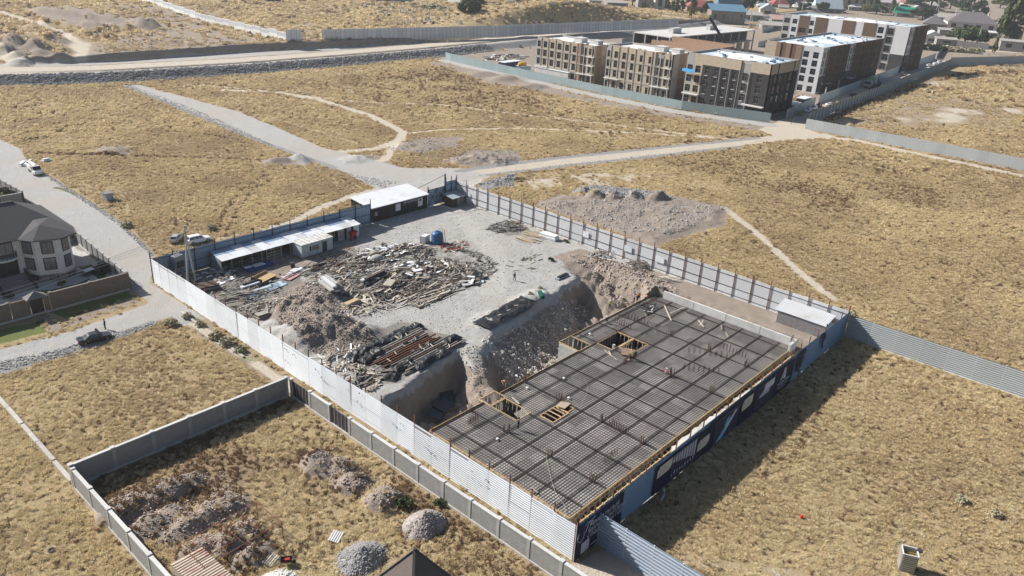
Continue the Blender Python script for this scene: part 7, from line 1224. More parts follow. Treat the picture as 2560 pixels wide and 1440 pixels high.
for px, py, qx, qy, hp, lab, m_ in ((1700, 62, 1775, 52, 14, 'brick and pale roadside wall left of the blue roofed house', w_brk), (1120, 5, 1180, 14, 8, 'white wall along the lane behind the graves', w_wht), (940, 8, 1035, 6, 9, 'greenish glass fence behind the graves', M('green_glass_fence', (.25, .33, .33), .3)), (1180, 16, 1245, 12, 6, 'grey wall at the end of the lane behind the graves', w_gry), (2305, 120, 2470, 138, 4, 'pale kerb wall along the village road', r_wht), (2390, 116, 2470, 124, 12, 'grey yard wall behind the roadside trees', w_gry), (1990, 62, 1905, 82, 8, 'pale sheet fence of the long grey shed', m_palef), (1565, 34, 1690, 44, 9, 'pale concrete wall in front of the white tower', w_wht)):
    h0 = 6.0 if px < 1260 else 0.0; a, b = G(px, py, h0), G(qx, qy, h0); d = math.sqrt(a[0]**2+a[1]**2+CAMH**2); r = empty('village_wall', (a[0], a[1], gz(*a) if h0 else 0), math.atan2(b[1]-a[1], b[0]-a[0]), lab, 'wall'); Ls = math.hypot(b[0]-a[0], b[1]-a[1]); n = 8
    for i in range(n): MB().box(i*Ls/n, (i+1)*Ls/n-.1, -.2, .2, -2, hp*d/FPX).build('wall_panel', m_, r)
# poles
def pole(px, py, hp, label, h0=0.0, brace=False):
    x, y = G(px, py, h0); d = math.sqrt(x*x+y*y+CAMH**2); hh = hp*d/FPX; r = empty('utility_pole', (x, y, gz(x, y)), 0, label, 'pole'); MB().tube((0, 0, -.5), (0, 0, hh), .3, .2, 6).build('shaft', m_concw, r)
    if brace: MB().tube((4, -2, -.5), (0, 0, hh*.95), .28, .2, 6).build('brace', m_concw, r)
    MB().beam((-1.6, 0, hh*.94), (1.6, 0, hh*.94), .2, .2).build('cross_arm', m_dark, r)
for a in ((1872, 70, 36, 'A-shaped village pole left of the far block', 0, True), (1942, 42, 44, 'village pole beside the red pyramid roof', 0, False), (2440, 118, 40, 'braced pole at the roadside near the bushy trees', 0, True), (2518, 88, 18, 'short pole right of the tall poplars', 0, False), (2340, 30, 28, 'pole among the grey roofs at the top right', 0, True), (2372, 108, 12, 'gate post pole beside the grey garage', 0, False), (2003, 35, 30, 'thin pole left of the pale blue gable', 0, False), (2393, 40, 14, 'pole left of the large poplar clump', 0, False), (2060, 248, 26, 'lamp post beside the black hut in the alley', 0, False), (2092, 232, 28, 'second lamp post in the alley', 0, False)): pole(*a)
# ------------------------------------------------------------------ graves
rr = np.random.RandomState(12); gme = [MB().box(-.28, .28, -.09, .09, -.3, 1.5).mesh('gravestone', M('white_marble', (.62, .62, .60), .7, .1, 1, .2)), MB().box(-.5, .5, -.12, .12, -.3, 1.1).box(-.9, .9, .12, 1.9, -.3, .3).mesh('gravestone', M('grey_marble', (.38, .37, .36), .8, .15, 1, .3)), MB().box(-.16, .16, -.16, .16, -.3, 2.3).mesh('gravestone', M('white_marble', (.62, .62, .60))), MB().box(-.8, .8, -.08, .08, -.3, .9).mesh('gravestone', M('dark_granite', (.06, .06, .065), .3, .1))]
for (poly, n) in (([(900, 12), (980, 8), (1120, 18), (1160, 45), (1080, 62), (960, 62), (920, 40)], 95), ([(1270, 40), (1330, 28), (1480, 30), (1560, 42), (1520, 52), (1290, 62)], 85)):
    k = 0
    while k < n:
        px, py = rr.uniform(890, 1570), rr.uniform(5, 64); P_ = np.array([px]), np.array([py])
        if sdf(P_[0], P_[1], poly)[0] < 0: continue
        x, y = G(px, py, 7.5); z = gz(x, y)
        for _ in range(3): x, y = G(px, py, z); z = gz(x, y)
        i = rr.choice(4, p=[.45, .2, .2, .15]); o = put('gravestone', gme[i], None, (x, y, z), (0, 0, math.radians(-40)+rr.uniform(-.5, .5)), (rr.uniform(1.0, 1.7),)*3)
        tag(o, ['slim white upright gravestone on the burial hill', 'grey gravestone with kerbed bed on the burial hill', 'tall thin white grave pillar on the burial hill', 'dark low gravestone on the burial hill'][i], 'gravestone', 'gravestones of the hillside cemetery'); k += 1
# ------------------------------------------------------------------ vehicles
def paint(name, col, rough=.25, metal=.0):
    if name in MATS: return MATS[name]
    m, nt, p = _new(name); p.inputs['Base Color'].default_value = col+(1,); p.inputs['Roughness'].default_value = rough; p.inputs['Metallic'].default_value = metal; p.inputs['Coat Weight'].default_value = .6; p.inputs['Coat Roughness'].default_value = .05; MATS[name] = m; return m
p_white, p_black, p_silver, p_red, p_grey, p_blue = paint('paint_white', (.72, .72, .72)), paint('paint_black', (.010, .011, .013)), paint('paint_silver', (.48, .48, .46), .3, .3), paint('paint_red', (.10, .02, .02)), paint('paint_grey', (.10, .10, .10)), paint('paint_navy', (.02, .03, .06)); p_beige = paint('paint_beige', (.55, .54, .48)); m_tyre = M('tyre_rubber', (.02, .02, .02), .9); m_rim = M('alloy_rim', (.35, .35, .36), .35, .1, 1, 0, .6); m_lamp = paint('lamp_lens', (.70, .70, .68)); m_tail = paint('tail_lens', (.30, .015, .012))
def car(loc, rz, kind, body, label, group=None, door_open=False):
    Lc, Wc, roofz, belt = {'sedan': (4.9, 1.84, 1.46, .95), 'suv': (4.75, 1.9, 1.72, 1.08), 'hatch': (4.2, 1.7, 1.48, .95), 'van': (4.4, 1.75, 1.85, 1.05)}[kind]; hw = Wc/2; X = Lc/2
    r = empty('parked_car', loc, rz, label, 'car', group); zl = .22 if kind == 'sedan' else .28; hood = belt-.08 if kind != 'van' else belt
    def ring(x, w_, z0, z1, zt, wt): return [(x, -w_*.86, z0), (x, w_*.86, z0), (x, w_, z0+.18), (x, w_, z1-.06), (x, wt, zt), (x, -wt, zt), (x, -w_, z1-.06), (x, -w_, z0+.18)]
    tail = belt+.04
    rings = [ring(-X, hw*.80, zl+.22, tail-.12, tail-.10, hw*.72), ring(-X+.12, hw*.93, zl+.05, tail, tail, hw*.82), ring(-X+.6, hw, zl, tail, tail+.01, hw*.86), ring(-.2, hw, zl, belt, belt, hw*.88), ring(X-1.35, hw, zl, belt, belt-.01, hw*.88), ring(X-1.0, hw*.99, zl, hood, hood, hw*.84), ring(X-.25, hw*.92, zl+.04, hood-.14, hood-.10, hw*.74), ring(X, hw*.72, zl+.2, hood-.3, hood-.26, hw*.6)]
    MB().loft(rings).build('body', body, r, smooth=False)
    b0, b1, t0, t1 = {'sedan': (-X+.75, X-1.35, -X+1.55, X-2.25), 'suv': (-X+.12, X-1.35, -X+.4, X-2.1), 'hatch': (-X+.1, X-1.25, -X+.55, X-2.0), 'van': (-X+.1, X-.75, -X+.3, X-1.6)}[kind]; wb, wt = hw*.86, hw*.70; z0, z1 = belt-.02, roofz
    Bc = [(b0, -wb, z0), (b1, -wb, z0), (b1, wb, z0), (b0, wb, z0)]; Tc = [(t0, -wt, z1-.05), (t1, -wt, z1-.05), (t1, wt, z1-.05), (t0, wt, z1-.05)]; Uc = [(t0+.15, -wt*.86, z1), (t1-.15, -wt*.86, z1), (t1-.15, wt*.86, z1), (t0+.15, wt*.86, z1)]
    MB().loft([Bc, Tc, Uc]).build('roof', body, r)
    lerp = lambda a, b, t: tuple(a[i]+(b[i]-a[i])*t for i in range(3)); g = GLASS('car_glass', (.02, .024, .03), .04)
    def glass(name, a, b, c, d, n, m=.1):  # a,b bottom c,d top(over b,a)
        pts = [lerp(lerp(a, b, u), lerp(d, c, u), v) for u, v in ((m, .14), (1-m, .14), (1-m, .9), (m, .9))]; MB().quad(*[tuple(p[i]+n[i]*.015 for i in range(3)) for p in pts]).build(name, g, r)
    glass('windshield', Bc[1], Bc[2], Tc[2], Tc[1], (.6, 0, .8), .05); glass('rear_window', Bc[3], Bc[0], Tc[0], Tc[3], (-.7, 0, .7), .08)
    for s_, (i, j) in ((-1, (0, 1)), (1, (3, 2))):
        for u0, u1 in ((.04, .36), (.39, .66), (.69, .95)) if kind in ('suv', 'van') else ((.06, .48), (.52, .95)):
            A_, B_, C_, D_ = lerp(Bc[i], Bc[j], u0), lerp(Bc[i], Bc[j], u1), lerp(Tc[i], Tc[j], u1), lerp(Tc[i], Tc[j], u0); pts = [lerp(A_, D_, .12), lerp(B_, C_, .12), lerp(B_, C_, .88), lerp(A_, D_, .88)]; MB().quad(*[(p[0], p[1]+s_*.015, p[2]) for p in pts]).build('side_window', g, r)
    wr = .34 if kind != 'suv' else .38
    for sx in (-X+.85, X-.9):
        for sy in (-1, 1):
            wo = MB().tube((0, sy*.02, 0), (0, -sy*.2, 0), wr, wr, 16).build('wheel', m_tyre, r, (sx, sy*(hw-.0), wr)); MB().tube((0, sy*.025, 0), (0, sy*.035, 0), wr*.62, wr*.55, 10).build('rim', m_rim, wo)
    for sy in (-1, 1):
        MB().box(X-.22, X-.05, sy*hw*.62-.18, sy*hw*.62+.18, hood-.38, hood-.2).build('headlight', m_lamp, r); MB().box(-X-.01, -X+.14, sy*hw*.68-.16, sy*hw*.68+.16, tail-.32, tail-.1).build('tail_light', m_tail, r)
        MB().box(X-1.75, X-1.55, sy*(hw+.0), sy*(hw+.0)+sy*.18, belt, belt+.14).build('wing_mirror', body, r) if sy > 0 else MB().box(X-1.75, X-1.55, -hw-.18, -hw, belt, belt+.14).build('wing_mirror', body, r)
    MB().box(-X-.02, -X+.06, -.28, .28, .5, .62).build('number_plate', m_pre, r); MB().box(X-.04, X+.03, -.28, .28, .42, .54).build('number_plate', m_pre, r); MB().box(X-.12, X+.01, -hw*.45, hw*.45, .55, hood-.36).build('grille', m_dark, r)
    if door_open:
        dd = MB().box(0, -1.05, -.03, .03, .3, belt).add([(0, 0, belt), (-1.05, 0, belt), (-.95, 0, roofz-.12), (-.45, 0, roofz-.12)], [(0, 1, 2, 3)], 1).build('open_door', [body, g], r, (X-1.5, hw, 0), (0, 0, -1.15))
    return r
def at_px(a, b):         # rear and front of a vehicle on the ground -> place and heading
    p, q = G(*a), G(*b); return ((p[0]+q[0])/2, (p[1]+q[1])/2, gz((p[0]+q[0])/2, (p[1]+q[1])/2)), math.atan2(q[1]-p[1], q[0]-p[0])
l, a = at_px((196, 863), (280, 842)); car(l, a, 'sedan', p_black, 'black saloon car with an open door on the gravel lane', None, True)
l, a = at_px((470, 612), (525, 600)); car(l, a, 'suv', p_white, 'white sport utility car parked outside the site corner'); l, a = at_px((433, 613), (452, 592)); car(l, a, 'hatch', p_silver, 'old silver hatchback beside the white sport utility car')
l, a = at_px((1768, 283), (1797, 288)); car(l, a, 'van', p_beige, 'light small van driving along the teal fence')
for k, (ra, fa, kd, pn, lab) in enumerate((((2030, 276), (2009, 284), 'sedan', p_white, 'white car nearest the alley mouth'), ((2042, 271), (2024, 277), 'suv', p_white, 'second white car from the alley mouth'), ((2055, 264), (2038, 269), 'hatch', p_red, 'dark red car behind the two white cars in the alley'), ((2062, 265), (2090, 264), 'sedan', p_white, 'white saloon parked lengthways in the near alley'), ((2120, 241), (2150, 241), 'sedan', p_blue, 'dark blue saloon in the middle of the alley'), ((2250, 191), (2265, 186), 'hatch', p_grey, 'grey hatchback behind the truck crane'), ((2312, 166), (2334, 165), 'sedan', p_white, 'white car, nearest of the three at the far alley end'), ((2328, 163), (2350, 162), 'suv', p_white, 'white car, middle of the three at the far alley end'), ((2340, 159), (2358, 158), 'suv', p_white, 'white car, last of the three at the far alley end'))):
    l, a = at_px(ra, fa); car(l, a, kd, pn, lab, 'cars parked in the alley')
# pickup with a load of boards
l, a = at_px((68, 415), (112, 452)); pk = empty('flatbed_truck', l, a, 'white flatbed truck loaded with pale boards on the gravel road', 'truck')
MB().loft([[(x, -w_, z0), (x, w_, z0), (x, w_, z1), (x, w_*.85, z2), (x, -w_*.85, z2), (x, -w_, z1)] for x, w_, z0, z1, z2 in ((.7, .98, .4, 1.2, 2.05), (1.4, .98, .4, 1.2, 2.1), (2.2, .97, .4, 1.15, 1.35), (2.9, .92, .4, 1.0, 1.1), (3.05, .8, .5, .85, .9))]).build('cab', p_white, pk); MB().quad((1.5, -.82, 2.06), (2.22, -.9, 1.36), (2.22, .9, 1.36), (1.5, .82, 2.06)).build('windshield', GLASS('car_glass'), pk); pk.children[-1].location = (.02, 0, .03)
for s_ in (-1, 1): MB().quad((.85, s_*.99, 1.25), (1.9, s_*.99, 1.25), (1.5, s_*.9, 1.95), (.85, s_*.9, 1.95)).build('side_window', GLASS('car_glass'), pk); MB().box(2.95, 3.05, s_*.65-.18, s_*.65+.18, .7, .85).build('headlight', m_lamp, pk)
MB().box(-3.2, .6, -1.05, 1.05, .75, .9).build('load_bed', m_woodd, pk); MB().box(-3.2, .6, -1.05, -1.0, .9, 1.3).build('side_board', p_white, pk); MB().box(-3.2, .6, 1.0, 1.05, .9, 1.3).build('side_board', p_white, pk); MB().box(-3, 2.7, -.4, .4, .35, .74).build('chassis', m_dark, pk)
for sx in (-2.2, 2.1):
    for sy in (-1, 1): wo = MB().tube((0, 0, 0), (0, -sy*.25, 0), .38, .38, 14).build('wheel', m_tyre, pk, (sx, sy*.98, .38)); MB().tube((0, sy*.01, 0), (0, sy*.02, 0), .22, .2, 10).build('rim', m_rim, wo)
ldb = empty('board_load', (l[0]-math.cos(a)*2.2, l[1]-math.sin(a)*2.2, l[2]+.95), a, 'pale boards and wrapped slabs piled on the flatbed truck', 'boards')
for k in range(9): MB().obox((0, 0, 0), (3.8 if k % 2 else 3.0, .5, .16)).build('board', m_pre if k % 3 else m_woodp, ldb, (-.8*(k % 3)*.4, -.7+.35*(k % 5), .15+.17*(k//2)), (0, .04, .1*(k % 3-1)))
stack('slab_stack', 'white slabs stacked on the ground behind the flatbed truck', 66, 412, 1.0, [(3.4, 1.2, .2, 0, 0), (3.4, 1.2, .2, .3, .2), (3, .8, .2, 0, .9), (2.6, .6, .3, .5, -.7)], [m_pre, m_concw]); stack('white_bundle', 'small white bundle in the grass right of the slab stack', 116, 404, .3, [(2.2, 1.2, .5, 0, 0), (1.6, .8, .3, 0, 0)], [m_pre, m_galv])
# truck crane
l, a = at_px((2200, 213), (2158, 224)); tc = empty('truck_crane', l, a, 'truck crane with a folded lime green boom in the alley', 'truck'); p_lime = paint('paint_lime', (.22, .42, .06)); S = 1.35
MB().box(-6, 3.2, -1.2, 1.2, .9, 1.5).build('chassis', m_dark, tc); MB().box(3.2, 5.4, -1.25, 1.25, .7, 2.6).box(3.4, 5.2, -1.15, 1.15, 2.6, 2.8).build('cab', m_concw, tc); MB().box(5.4, 5.43, -1.05, 1.05, 1.6, 2.45).build('windshield', GLASS('car_glass'), tc); MB().box(-2.5, 0, -1.2, 1.2, 1.5, 2.8).build('turntable', m_dark, tc); MB().beam((-5.5, 0, 3.4), (4.6, 0, 3.0), .7, .8).build('boom', p_lime, tc); MB().box(-.5, 1.2, .4, 1.3, 1.5, 3.2).build('operator_cab', m_concw, tc)
for sx in (-4.6, -3.2, 2.0, 3.9):
    for sy in (-1, 1): MB().tube((0, 0, 0), (0, -sy*.4, 0), .6, .6, 14).build('wheel', m_tyre, tc, (sx, sy*1.3, .6))
tc.scale = (S, S, S)
# small yellow digger
l, a = at_px((2070, 284), (2100, 270)); eg = empty('small_digger', l, a, 'small yellow digger parked by the alley fence', 'digger'); p_yel = paint('paint_yellow', (.50, .26, .02))
for s_ in (-1, 1): MB().box(-1.8, 1.8, s_*.9-.25, s_*.9+.25, 0, .8).build('track', m_dark, eg)
MB().box(-1.6, 1.2, -1.0, 1.0, .85, 1.8).build('body', p_yel, eg); MB().box(-.4, 1.0, -.9, .2, 1.8, 3.0).build('cab', m_dark, eg); MB().beam((1.2, .5, 1.6), (3.6, .5, 3.4), .35, .45).build('boom', p_yel, eg); MB().beam((3.6, .5, 3.4), (5.4, .5, 1.4), .3, .35).build('arm', p_yel, eg); MB().box(5.0, 5.8, 0, 1.0, .6, 1.4).build('bucket', m_dark, eg)
for px, py, lab in ((2314, 230, 'straw bale left of the pair in the right field'), (2333, 235, 'straw bale right of the pair in the right field'), (1985, 288, 'bale like sack left of the white cars'), (2000, 288, 'bale like sack beside the nearest white car')):
    o = MB().obox((0, 0, .8), (2.2, 1.4, 1.5), (0, .05, random.random())).build('straw_bale', M('straw_bale', (.42, .33, .2), .95, .25, 2), None, G(px, py)+(0,)); tag(o, lab, 'bale')
# ------------------------------------------------------------------ people
m_skin = M('skin', (.40, .24, .16), .6, .05); m_boot = M('boots', (.02, .018, .016), .7); cl = lambda n, c: M(n, c, .85, .15, 4)
c_blk, c_navy, c_grey, c_org, c_pink, c_yel, c_brn = cl('cloth_black', (.018, .018, .022)), cl('cloth_navy', (.03, .04, .07)), cl('cloth_grey', (.2, .2, .2)), cl('cloth_orange', (.55, .16, .04)), cl('cloth_salmon', (.55, .22, .2)), cl('cloth_hivis', (.35, .38, .08)), cl('cloth_brown', (.1, .06, .045)); h_yel, h_org, h_wht, h_blk = M('helmet_yellow', (.65, .42, .03), .4, .02), M('helmet_orange', (.65, .25, .02), .4, .02), M('helmet_white', (.75, .75, .72), .4, .02), M('dark_hair', (.015, .012, .01), .8)
HAT = MB().loft([[(r*math.cos(a), r*.85*math.sin(a), z) for a in [k*math.pi/5 for k in range(10)]] for r, z in ((.165, 0), (.135, .01), (.13, .06), (.09, .12), (.02, .14))])
def dress(pose, mats):
    me = BODY[id(pose)].copy(); [me.materials.append(m) for m in mats]; return me
def person(px, py, rz, pose, top, leg, hat, label, h=None, hatname='helmet'):
    z = h if h is not None else None; x, y = G(px, py, h if h is not None else 0); z = h if h is not None else gz(x, y)
    o = empty('person', (x, y, z), rz, label, 'person', 'people on and around the site'); put('body', dress(pose, [top, leg, m_skin, m_boot]), o)
    hd = Vector(pose['crown']); dv = (hd-Vector(pose['head'])).normalized(); hm = put(hatname, HAT.mesh(hatname, hat, True), o, hd-dv*.03); hm.rotation_mode = 'QUATERNION'; hm.rotation_quaternion = dv.to_track_quat('Z', 'Y'); return o
hz = DZ+.2
person(264, 823, 2.4, STAND, c_blk, c_blk, h_blk, 'person in black standing beside the black car looking down', hatname='hair'); person(1286, 702, -1.9, WALK, c_brn, c_navy, h_blk, 'person in dark clothes walking across the gravel yard', hatname='hair')
person(1584, 757, -.5, STAND, c_grey, c_navy, h_blk, 'worker in grey, leftmost of the group at the far deck corner', hz, 'hair'); person(1592, 757, .4, STAND, c_blk, c_blk, h_org, 'worker in black with orange helmet in the deck corner group', hz); person(1597, 752, 1.0, WALK, c_org, c_blk, h_org, 'worker in orange with orange helmet at the back of the corner group', hz); person(1613, 754, .2, BEND, c_pink, c_blk, h_org, 'bending worker in a pink vest right of the corner group', hz)
person(1524, 772, .8, STAND, c_yel, c_blk, h_wht, 'worker in a yellow green vest standing on the ramp below the deck', -3.4); person(1516, 806, .3, SQUAT, c_blk, c_navy, h_wht, 'crouching worker in black near the step in the deck edge', hz); person(1577, 898, 2.6, STAND, c_yel, c_blk, h_yel, 'worker in a vest standing at the large shaft', hz); person(1264, 968, 2.5, BEND, c_pink, c_grey, h_yel, 'bending worker in a pink shirt at the deck edge', hz); person(1297, 943, 2.2, STAND, c_navy, c_navy, h_wht, 'worker in navy standing in shade beyond the deck edge', -3.0); person(1295, 1072, -.4, STAND, c_navy, c_blk, h_blk, 'worker in navy standing at the near shaft with a long shadow', hz, 'hair'); person(1664, 938, .5, SQUAT, c_pink, c_grey, h_wht, 'crouching worker in red tying bars in the middle of the deck', hz); person(1268, 1022, 1.0, SQUAT, c_blk, c_navy, h_yel, 'worker with a yellow helmet down in the near shaft', DZ-1.6); person(1800, 188, .3, STAND, c_org, c_navy, h_org, 'worker in orange on the suspended platform of the charcoal block', 13.1) if False else None
heap('white_offcuts', 'white angle offcuts lying behind the corner group on the deck', 1625, 763, 14, 1.6, .9, .2, .5, [m_pre, m_dark], (.8, 1.8), 1.0, 81, (.12, .2)); [setattr(o, 'location', (o.location.x, o.location.y, DZ+.25)) for o in bpy.data.objects if o.name.startswith('white_offcuts')]
gd2 = empty('white_stand', G(1588, 752, hz)+(hz,), .3, 'white slatted stand at the far corner of the deck', 'stand')
for k in range(4): MB().box(-.5, .5, -.03, .03, .4+k*.5, .52+k*.5).build('slat', m_pre, gd2)
for sx in (-.4, .4): MB().box(sx-.04, sx+.04, -.03, .03, 0, 2.4).build('upright', m_pre, gd2)
# ------------------------------------------------------------------ overhead wires
pt = Vector((G(480, 712)[0], G(480, 712)[1], 9.9))
for k, (end, lab) in enumerate((((-30, 118, 9), 'lowest overhead wire crossing in front of the brick wall'), ((-30, 119, 9.6), 'middle overhead wire crossing in front of the brick wall'), ((-30, 120, 10.2), 'upper overhead wire crossing in front of the brick wall'))):
    e = Vector(end); pts = [pt+Vector((0, 0, .3*k-.3))+(e-pt)*t+Vector((0, 0, -3.0*4*t*(1-t)*.8)) for t in [i/14 for i in range(15)]]; o = MB().path([p-pts[0] for p in pts], .022, 4).build('overhead_wire', m_galv, None, pts[0]); tag(o, lab, 'wire')
# ------------------------------------------------------------------ dry grass and weeds: scattered tufts (stuff)
def grass_mat(name, cols):
    m, nt, p = _new(name); geo = nd(nt, 'ShaderNodeNewGeometry').outputs['Position']; oi = nd(nt, 'ShaderNodeObjectInfo').outputs['Random']
    nb = noise(nt, geo, .035, 4, .6); n2 = noise(nt, geo, .35, 4, .6)
    c = mixc(nt, remap(nt, math_(nt, 'ADD', math_(nt, 'MULTIPLY', oi, .55), math_(nt, 'MULTIPLY', n2, .6)), .3, .85), cols[0], cols[1]); c = mixc(nt, remap(nt, nb, .40, .62), c, mixc(nt, oi, cols[2], cols[3])); c = mixc(nt, remap(nt, n2, .58, .75, 0, .6), c, cols[4])
    nt.nodes.remove(p); df = nd(nt, 'ShaderNodeBsdfDiffuse'); tr = nd(nt, 'ShaderNodeBsdfTranslucent'); mx = nd(nt, 'ShaderNodeMixShader'); mx.inputs[0].default_value = .48
    nt.links.new(c, df.inputs[0]); nt.links.new(c, tr.inputs[0]); nt.links.new(df.outputs[0], mx.inputs[1]); nt.links.new(tr.outputs[0], mx.inputs[2]); nt.links.new(mx.outputs[0], nt.nodes['Material Output'].inputs[0]); return m
m_gr = grass_mat('dry_grass', [(.79, .655, .41), (.68, .55, .335), (.61, .48, .30), (.51, .395, .25), (.50, .39, .245)])
m_grp = grass_mat('pale_straw', [(.88, .785, .53), (.78, .675, .43), (.80, .68, .44), (.68, .56, .35), (.58, .47, .29)])
m_grb = grass_mat('brown_weed', [(.34, .23, .14), (.24, .16, .10), (.30, .20, .12), (.22, .15, .09), (.18, .13, .08)])
m_grg = grass_mat('green_weed', [(.12, .15, .05), (.19, .18, .08), (.09, .12, .04), (.2, .18, .09), (.1, .1, .05)])
def tuft(seed, mat, n, spread, h, lay):
    rr = np.random.RandomState(seed); V = []; F = []; wind = rr.uniform(-.5, .5)
    for i in range(n):
        a = rr.uniform(0, 6.28); r0 = spread*math.sqrt(rr.rand()); x, y = r0*math.cos(a), r0*math.sin(a); b = rr.uniform(0, 6.28) if rr.rand() > lay else wind; ln = h*rr.uniform(.6, 1.15); tilt = rr.uniform(.25, .95)+lay*.5; w_ = rr.uniform(.03, .065)
        d = np.array([math.cos(b)*math.sin(tilt), math.sin(b)*math.sin(tilt), math.cos(tilt)]); s = np.array([-math.sin(b), math.cos(b), 0])*w_; p = np.array([x, y, -.03]); m_ = p+d*ln*.6+np.array([0, 0, .04]); e = p+d*ln*1.05-np.array([0, 0, ln*.14]); n0 = len(V)
        V += [tuple(p-s), tuple(p+s), tuple(m_+s*.9), tuple(m_-s*.9), tuple(e)]; F += [(n0, n0+1, n0+2, n0+3), (n0+3, n0+2, n0+4)]
    me = bpy.data.meshes.new('tuft'); me.from_pydata(V, [], F); me.materials.append(mat); return me
def scatter(name, label, X, Y, Z, scl, rot, variant, meshes):
    me = bpy.data.meshes.new(name); me.vertices.add(len(X)); me.vertices.foreach_set('co', np.stack([X, Y, Z], 1).astype(np.float32).ravel())
    for an, tp, arr in (('scl', 'FLOAT', scl.astype(np.float32)), ('rot', 'FLOAT', rot.astype(np.float32)), ('idx', 'INT', variant.astype(np.int32))): me.attributes.new(an, tp, 'POINT').data.foreach_set('value', arr)
    me.update(); ob = put(name, me); tag(ob, label, kind='stuff'); ng = bpy.data.node_groups.new(name, 'GeometryNodeTree'); ng.interface.new_socket('Geometry', in_out='INPUT', socket_type='NodeSocketGeometry'); ng.interface.new_socket('Geometry', in_out='OUTPUT', socket_type='NodeSocketGeometry')
    N = ng.nodes; Lk = ng.links; i_, o_ = N.new('NodeGroupInput'), N.new('NodeGroupOutput'); ip = N.new('GeometryNodeInstanceOnPoints'); jn = N.new('GeometryNodeGeometryToInstance')
    for m_ in meshes[::-1]:
        s = bpy.data.objects.new('tuft_source', m_); oi = N.new('GeometryNodeObjectInfo'); oi.inputs['Object'].default_value = s; oi.inputs['As Instance'].default_value = False; Lk.new(oi.outputs['Geometry'], jn.inputs[0])
    def attr(n, t): a = N.new('GeometryNodeInputNamedAttribute'); a.data_type = t; a.inputs['Name'].default_value = n; return a.outputs['Attribute']
    Lk.new(i_.outputs[0], ip.inputs['Points']); Lk.new(jn.outputs[0], ip.inputs['Instance']); ip.inputs['Pick Instance'].default_value = True; Lk.new(attr('idx', 'INT'), ip.inputs['Instance Index'])
    cx = N.new('ShaderNodeCombineXYZ'); Lk.new(attr('rot', 'FLOAT'), cx.inputs['Z']); er = N.new('FunctionNodeEulerToRotation'); Lk.new(cx.outputs[0], er.inputs[0]); Lk.new(er.outputs[0], ip.inputs['Rotation']); cs = N.new('ShaderNodeCombineXYZ')
    for k in range(3): Lk.new(attr('scl', 'FLOAT'), cs.inputs[k])
    Lk.new(cs.outputs[0], ip.inputs['Scale']); Lk.new(ip.outputs[0], o_.inputs[0]); ob.modifiers.new('scatter', 'NODES').node_group = ng; return ob
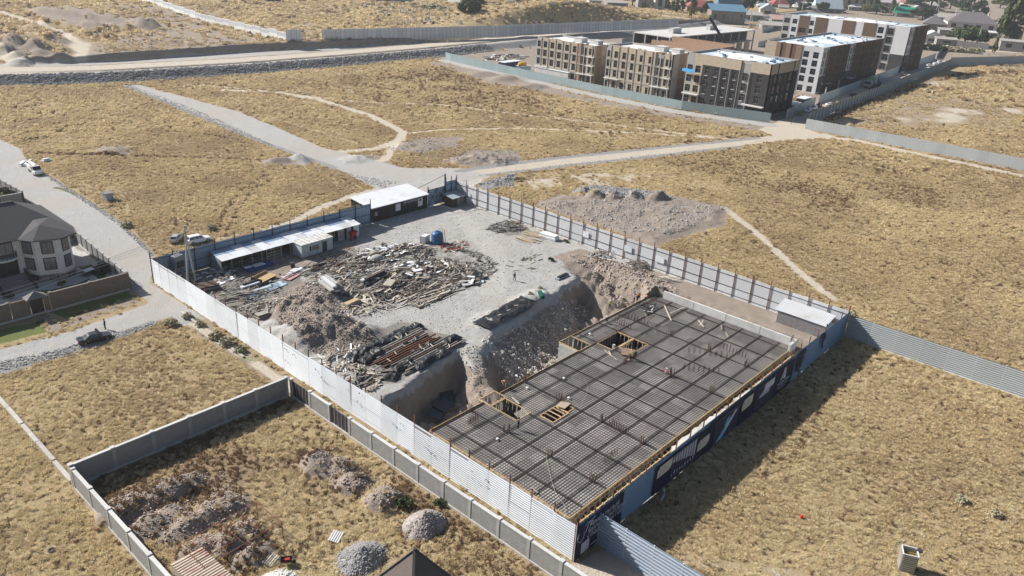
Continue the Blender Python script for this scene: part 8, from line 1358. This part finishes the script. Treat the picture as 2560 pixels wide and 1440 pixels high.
def grass_field():
    rr = np.random.RandomState(99); parts = []; parts6 = []
    for lo, hi, dens, sc in ((0, 75, 8.5, .58), (75, 115, 7.0, .62), (115, 170, 5.0, .68), (170, 260, 2.8, .85), (260, 420, .8, 1.35), (420, 800, .09, 3.0)):
        n = int(dens*(hi*1.45)**2); X = rr.uniform(0, hi*1.25, n); Y = rr.uniform(-40, hi*1.25, n); d = np.hypot(X, Y); m = (d >= lo) & (d < hi); X, Y = X[m], Y[m]
        u, v, dd = proj(X, Y, np.zeros_like(X)); m = (u > -150) & (u < 2710) & (v > -60) & (v < 1620) & (dd > 0); X, Y = X[m], Y[m]; Z = height(X.copy(), Y.copy()); z = zones(X, Y, Z)
        bare = np.clip(z['grav']*1.3+z['pale']*1.15+z['soil']*.85+z['stone']*1.2+z['yard']*2, 0, 1)+(fbm(X, Y, 3, 3, 90)-.5)*.35; bare = np.where((X > 21.7) & (X < 50) & (Y < 83), bare*.62, bare); keep = rr.rand(len(X)) < np.clip(1.15-bare*1.6, 0, 1)*np.clip(.25+1.3*fbm(X, Y, 7, 3, 91), .3, 1)*np.clip(.15+1.75*fbm(X, Y, 26, 4, 97), .35, 1)
        keep &= ~((X > 10) & (X < 52) & (Y > 123.0) & (Y < 190)) | ((z['soil'] > .3) & (Y < 130)) ; keep &= ~((X > 284) & (Y > 118) & (Y < 300)); keep &= ~((np.abs(X-50.1) < .5) & (Y < 83.5)) & ~((np.abs(X-21.7) < .5) & (Y < 84)) & ~((np.abs(Y-83.2) < .5) & (X < 50))
        parts.append((X[keep], Y[keep], Z[keep], sc*rr.uniform(.7, 1.35, keep.sum())*(.7+.6*fbm(X[keep], Y[keep], 5, 2, 92)), z['brown'][keep], z['green'][keep])); parts6.append((0,)*6+(z['soil'][keep],))
    X, Y, Z, S, B, Gn = [np.concatenate(c) for c in zip(*parts)]; rot = rr.uniform(-.9, .9, len(X))+2.2*fbm(X, Y, 30, 2, 93); plot = (X > 21.7) & (X < 50) & (Y < 83)
    idx = rr.randint(0, 6, len(X)); idx = np.where(rr.rand(len(X)) < (.18+.45*(fbm(X, Y, 8, 3, 95) > .5))*np.clip(1.35-np.hypot(X, Y)/150, .18, 1), rr.randint(9, 11, len(X)), idx); SO = np.concatenate([p[6] for p in parts6]); br = (rr.rand(len(X)) < .04+.75*B+.55*plot*(SO > .4)+.22*plot*(fbm(X, Y, 6, 3, 94) > .5)); idx = np.where(br, rr.randint(6, 8, len(X)), idx); gn = (rr.rand(len(X)) < Gn*.9); idx = np.where(gn, 8, idx)
    print('tufts', len(X))
    ms = [tuft(1, m_gr, 34, .34, .55, .2), tuft(2, m_gr, 34, .4, .5, .7), tuft(3, m_gr, 30, .36, .62, .4), tuft(4, m_gr, 40, .3, .48, .1), tuft(5, m_gr, 30, .5, .55, .85), tuft(6, m_gr, 26, .3, .7, .3), tuft(7, m_grb, 34, .3, .65, .1), tuft(8, m_grb, 30, .36, .5, .2), tuft(9, m_grg, 40, .34, .3, .1), tuft(10, m_grp, 34, .45, .55, .8), tuft(11, m_grp, 30, .4, .6, .5)]
    scatter('dry_grass', 'straw coloured dry grass covering the fields', X, Y, Z, S, rot, idx, ms)
grass_field()
# ------------------------------------------------------------------ thin dusty air
hm = bpy.data.materials.new('dusty_air'); hm.use_nodes = True; hn = hm.node_tree; hn.nodes.remove(hn.nodes['Principled BSDF'])
pvv = hn.nodes.new('ShaderNodeVolumePrincipled'); pvv.inputs['Color'].default_value = (.86, .90, .95, 1); pvv.inputs['Density'].default_value = .00014; pvv.inputs['Anisotropy'].default_value = .3
hn.links.new(pvv.outputs[0], hn.nodes['Material Output'].inputs['Volume'])
hz_ = MB().box(-150, 2850, -200, 1650, -8, 110).build('haze', hm); tag(hz_, kind='stuff')
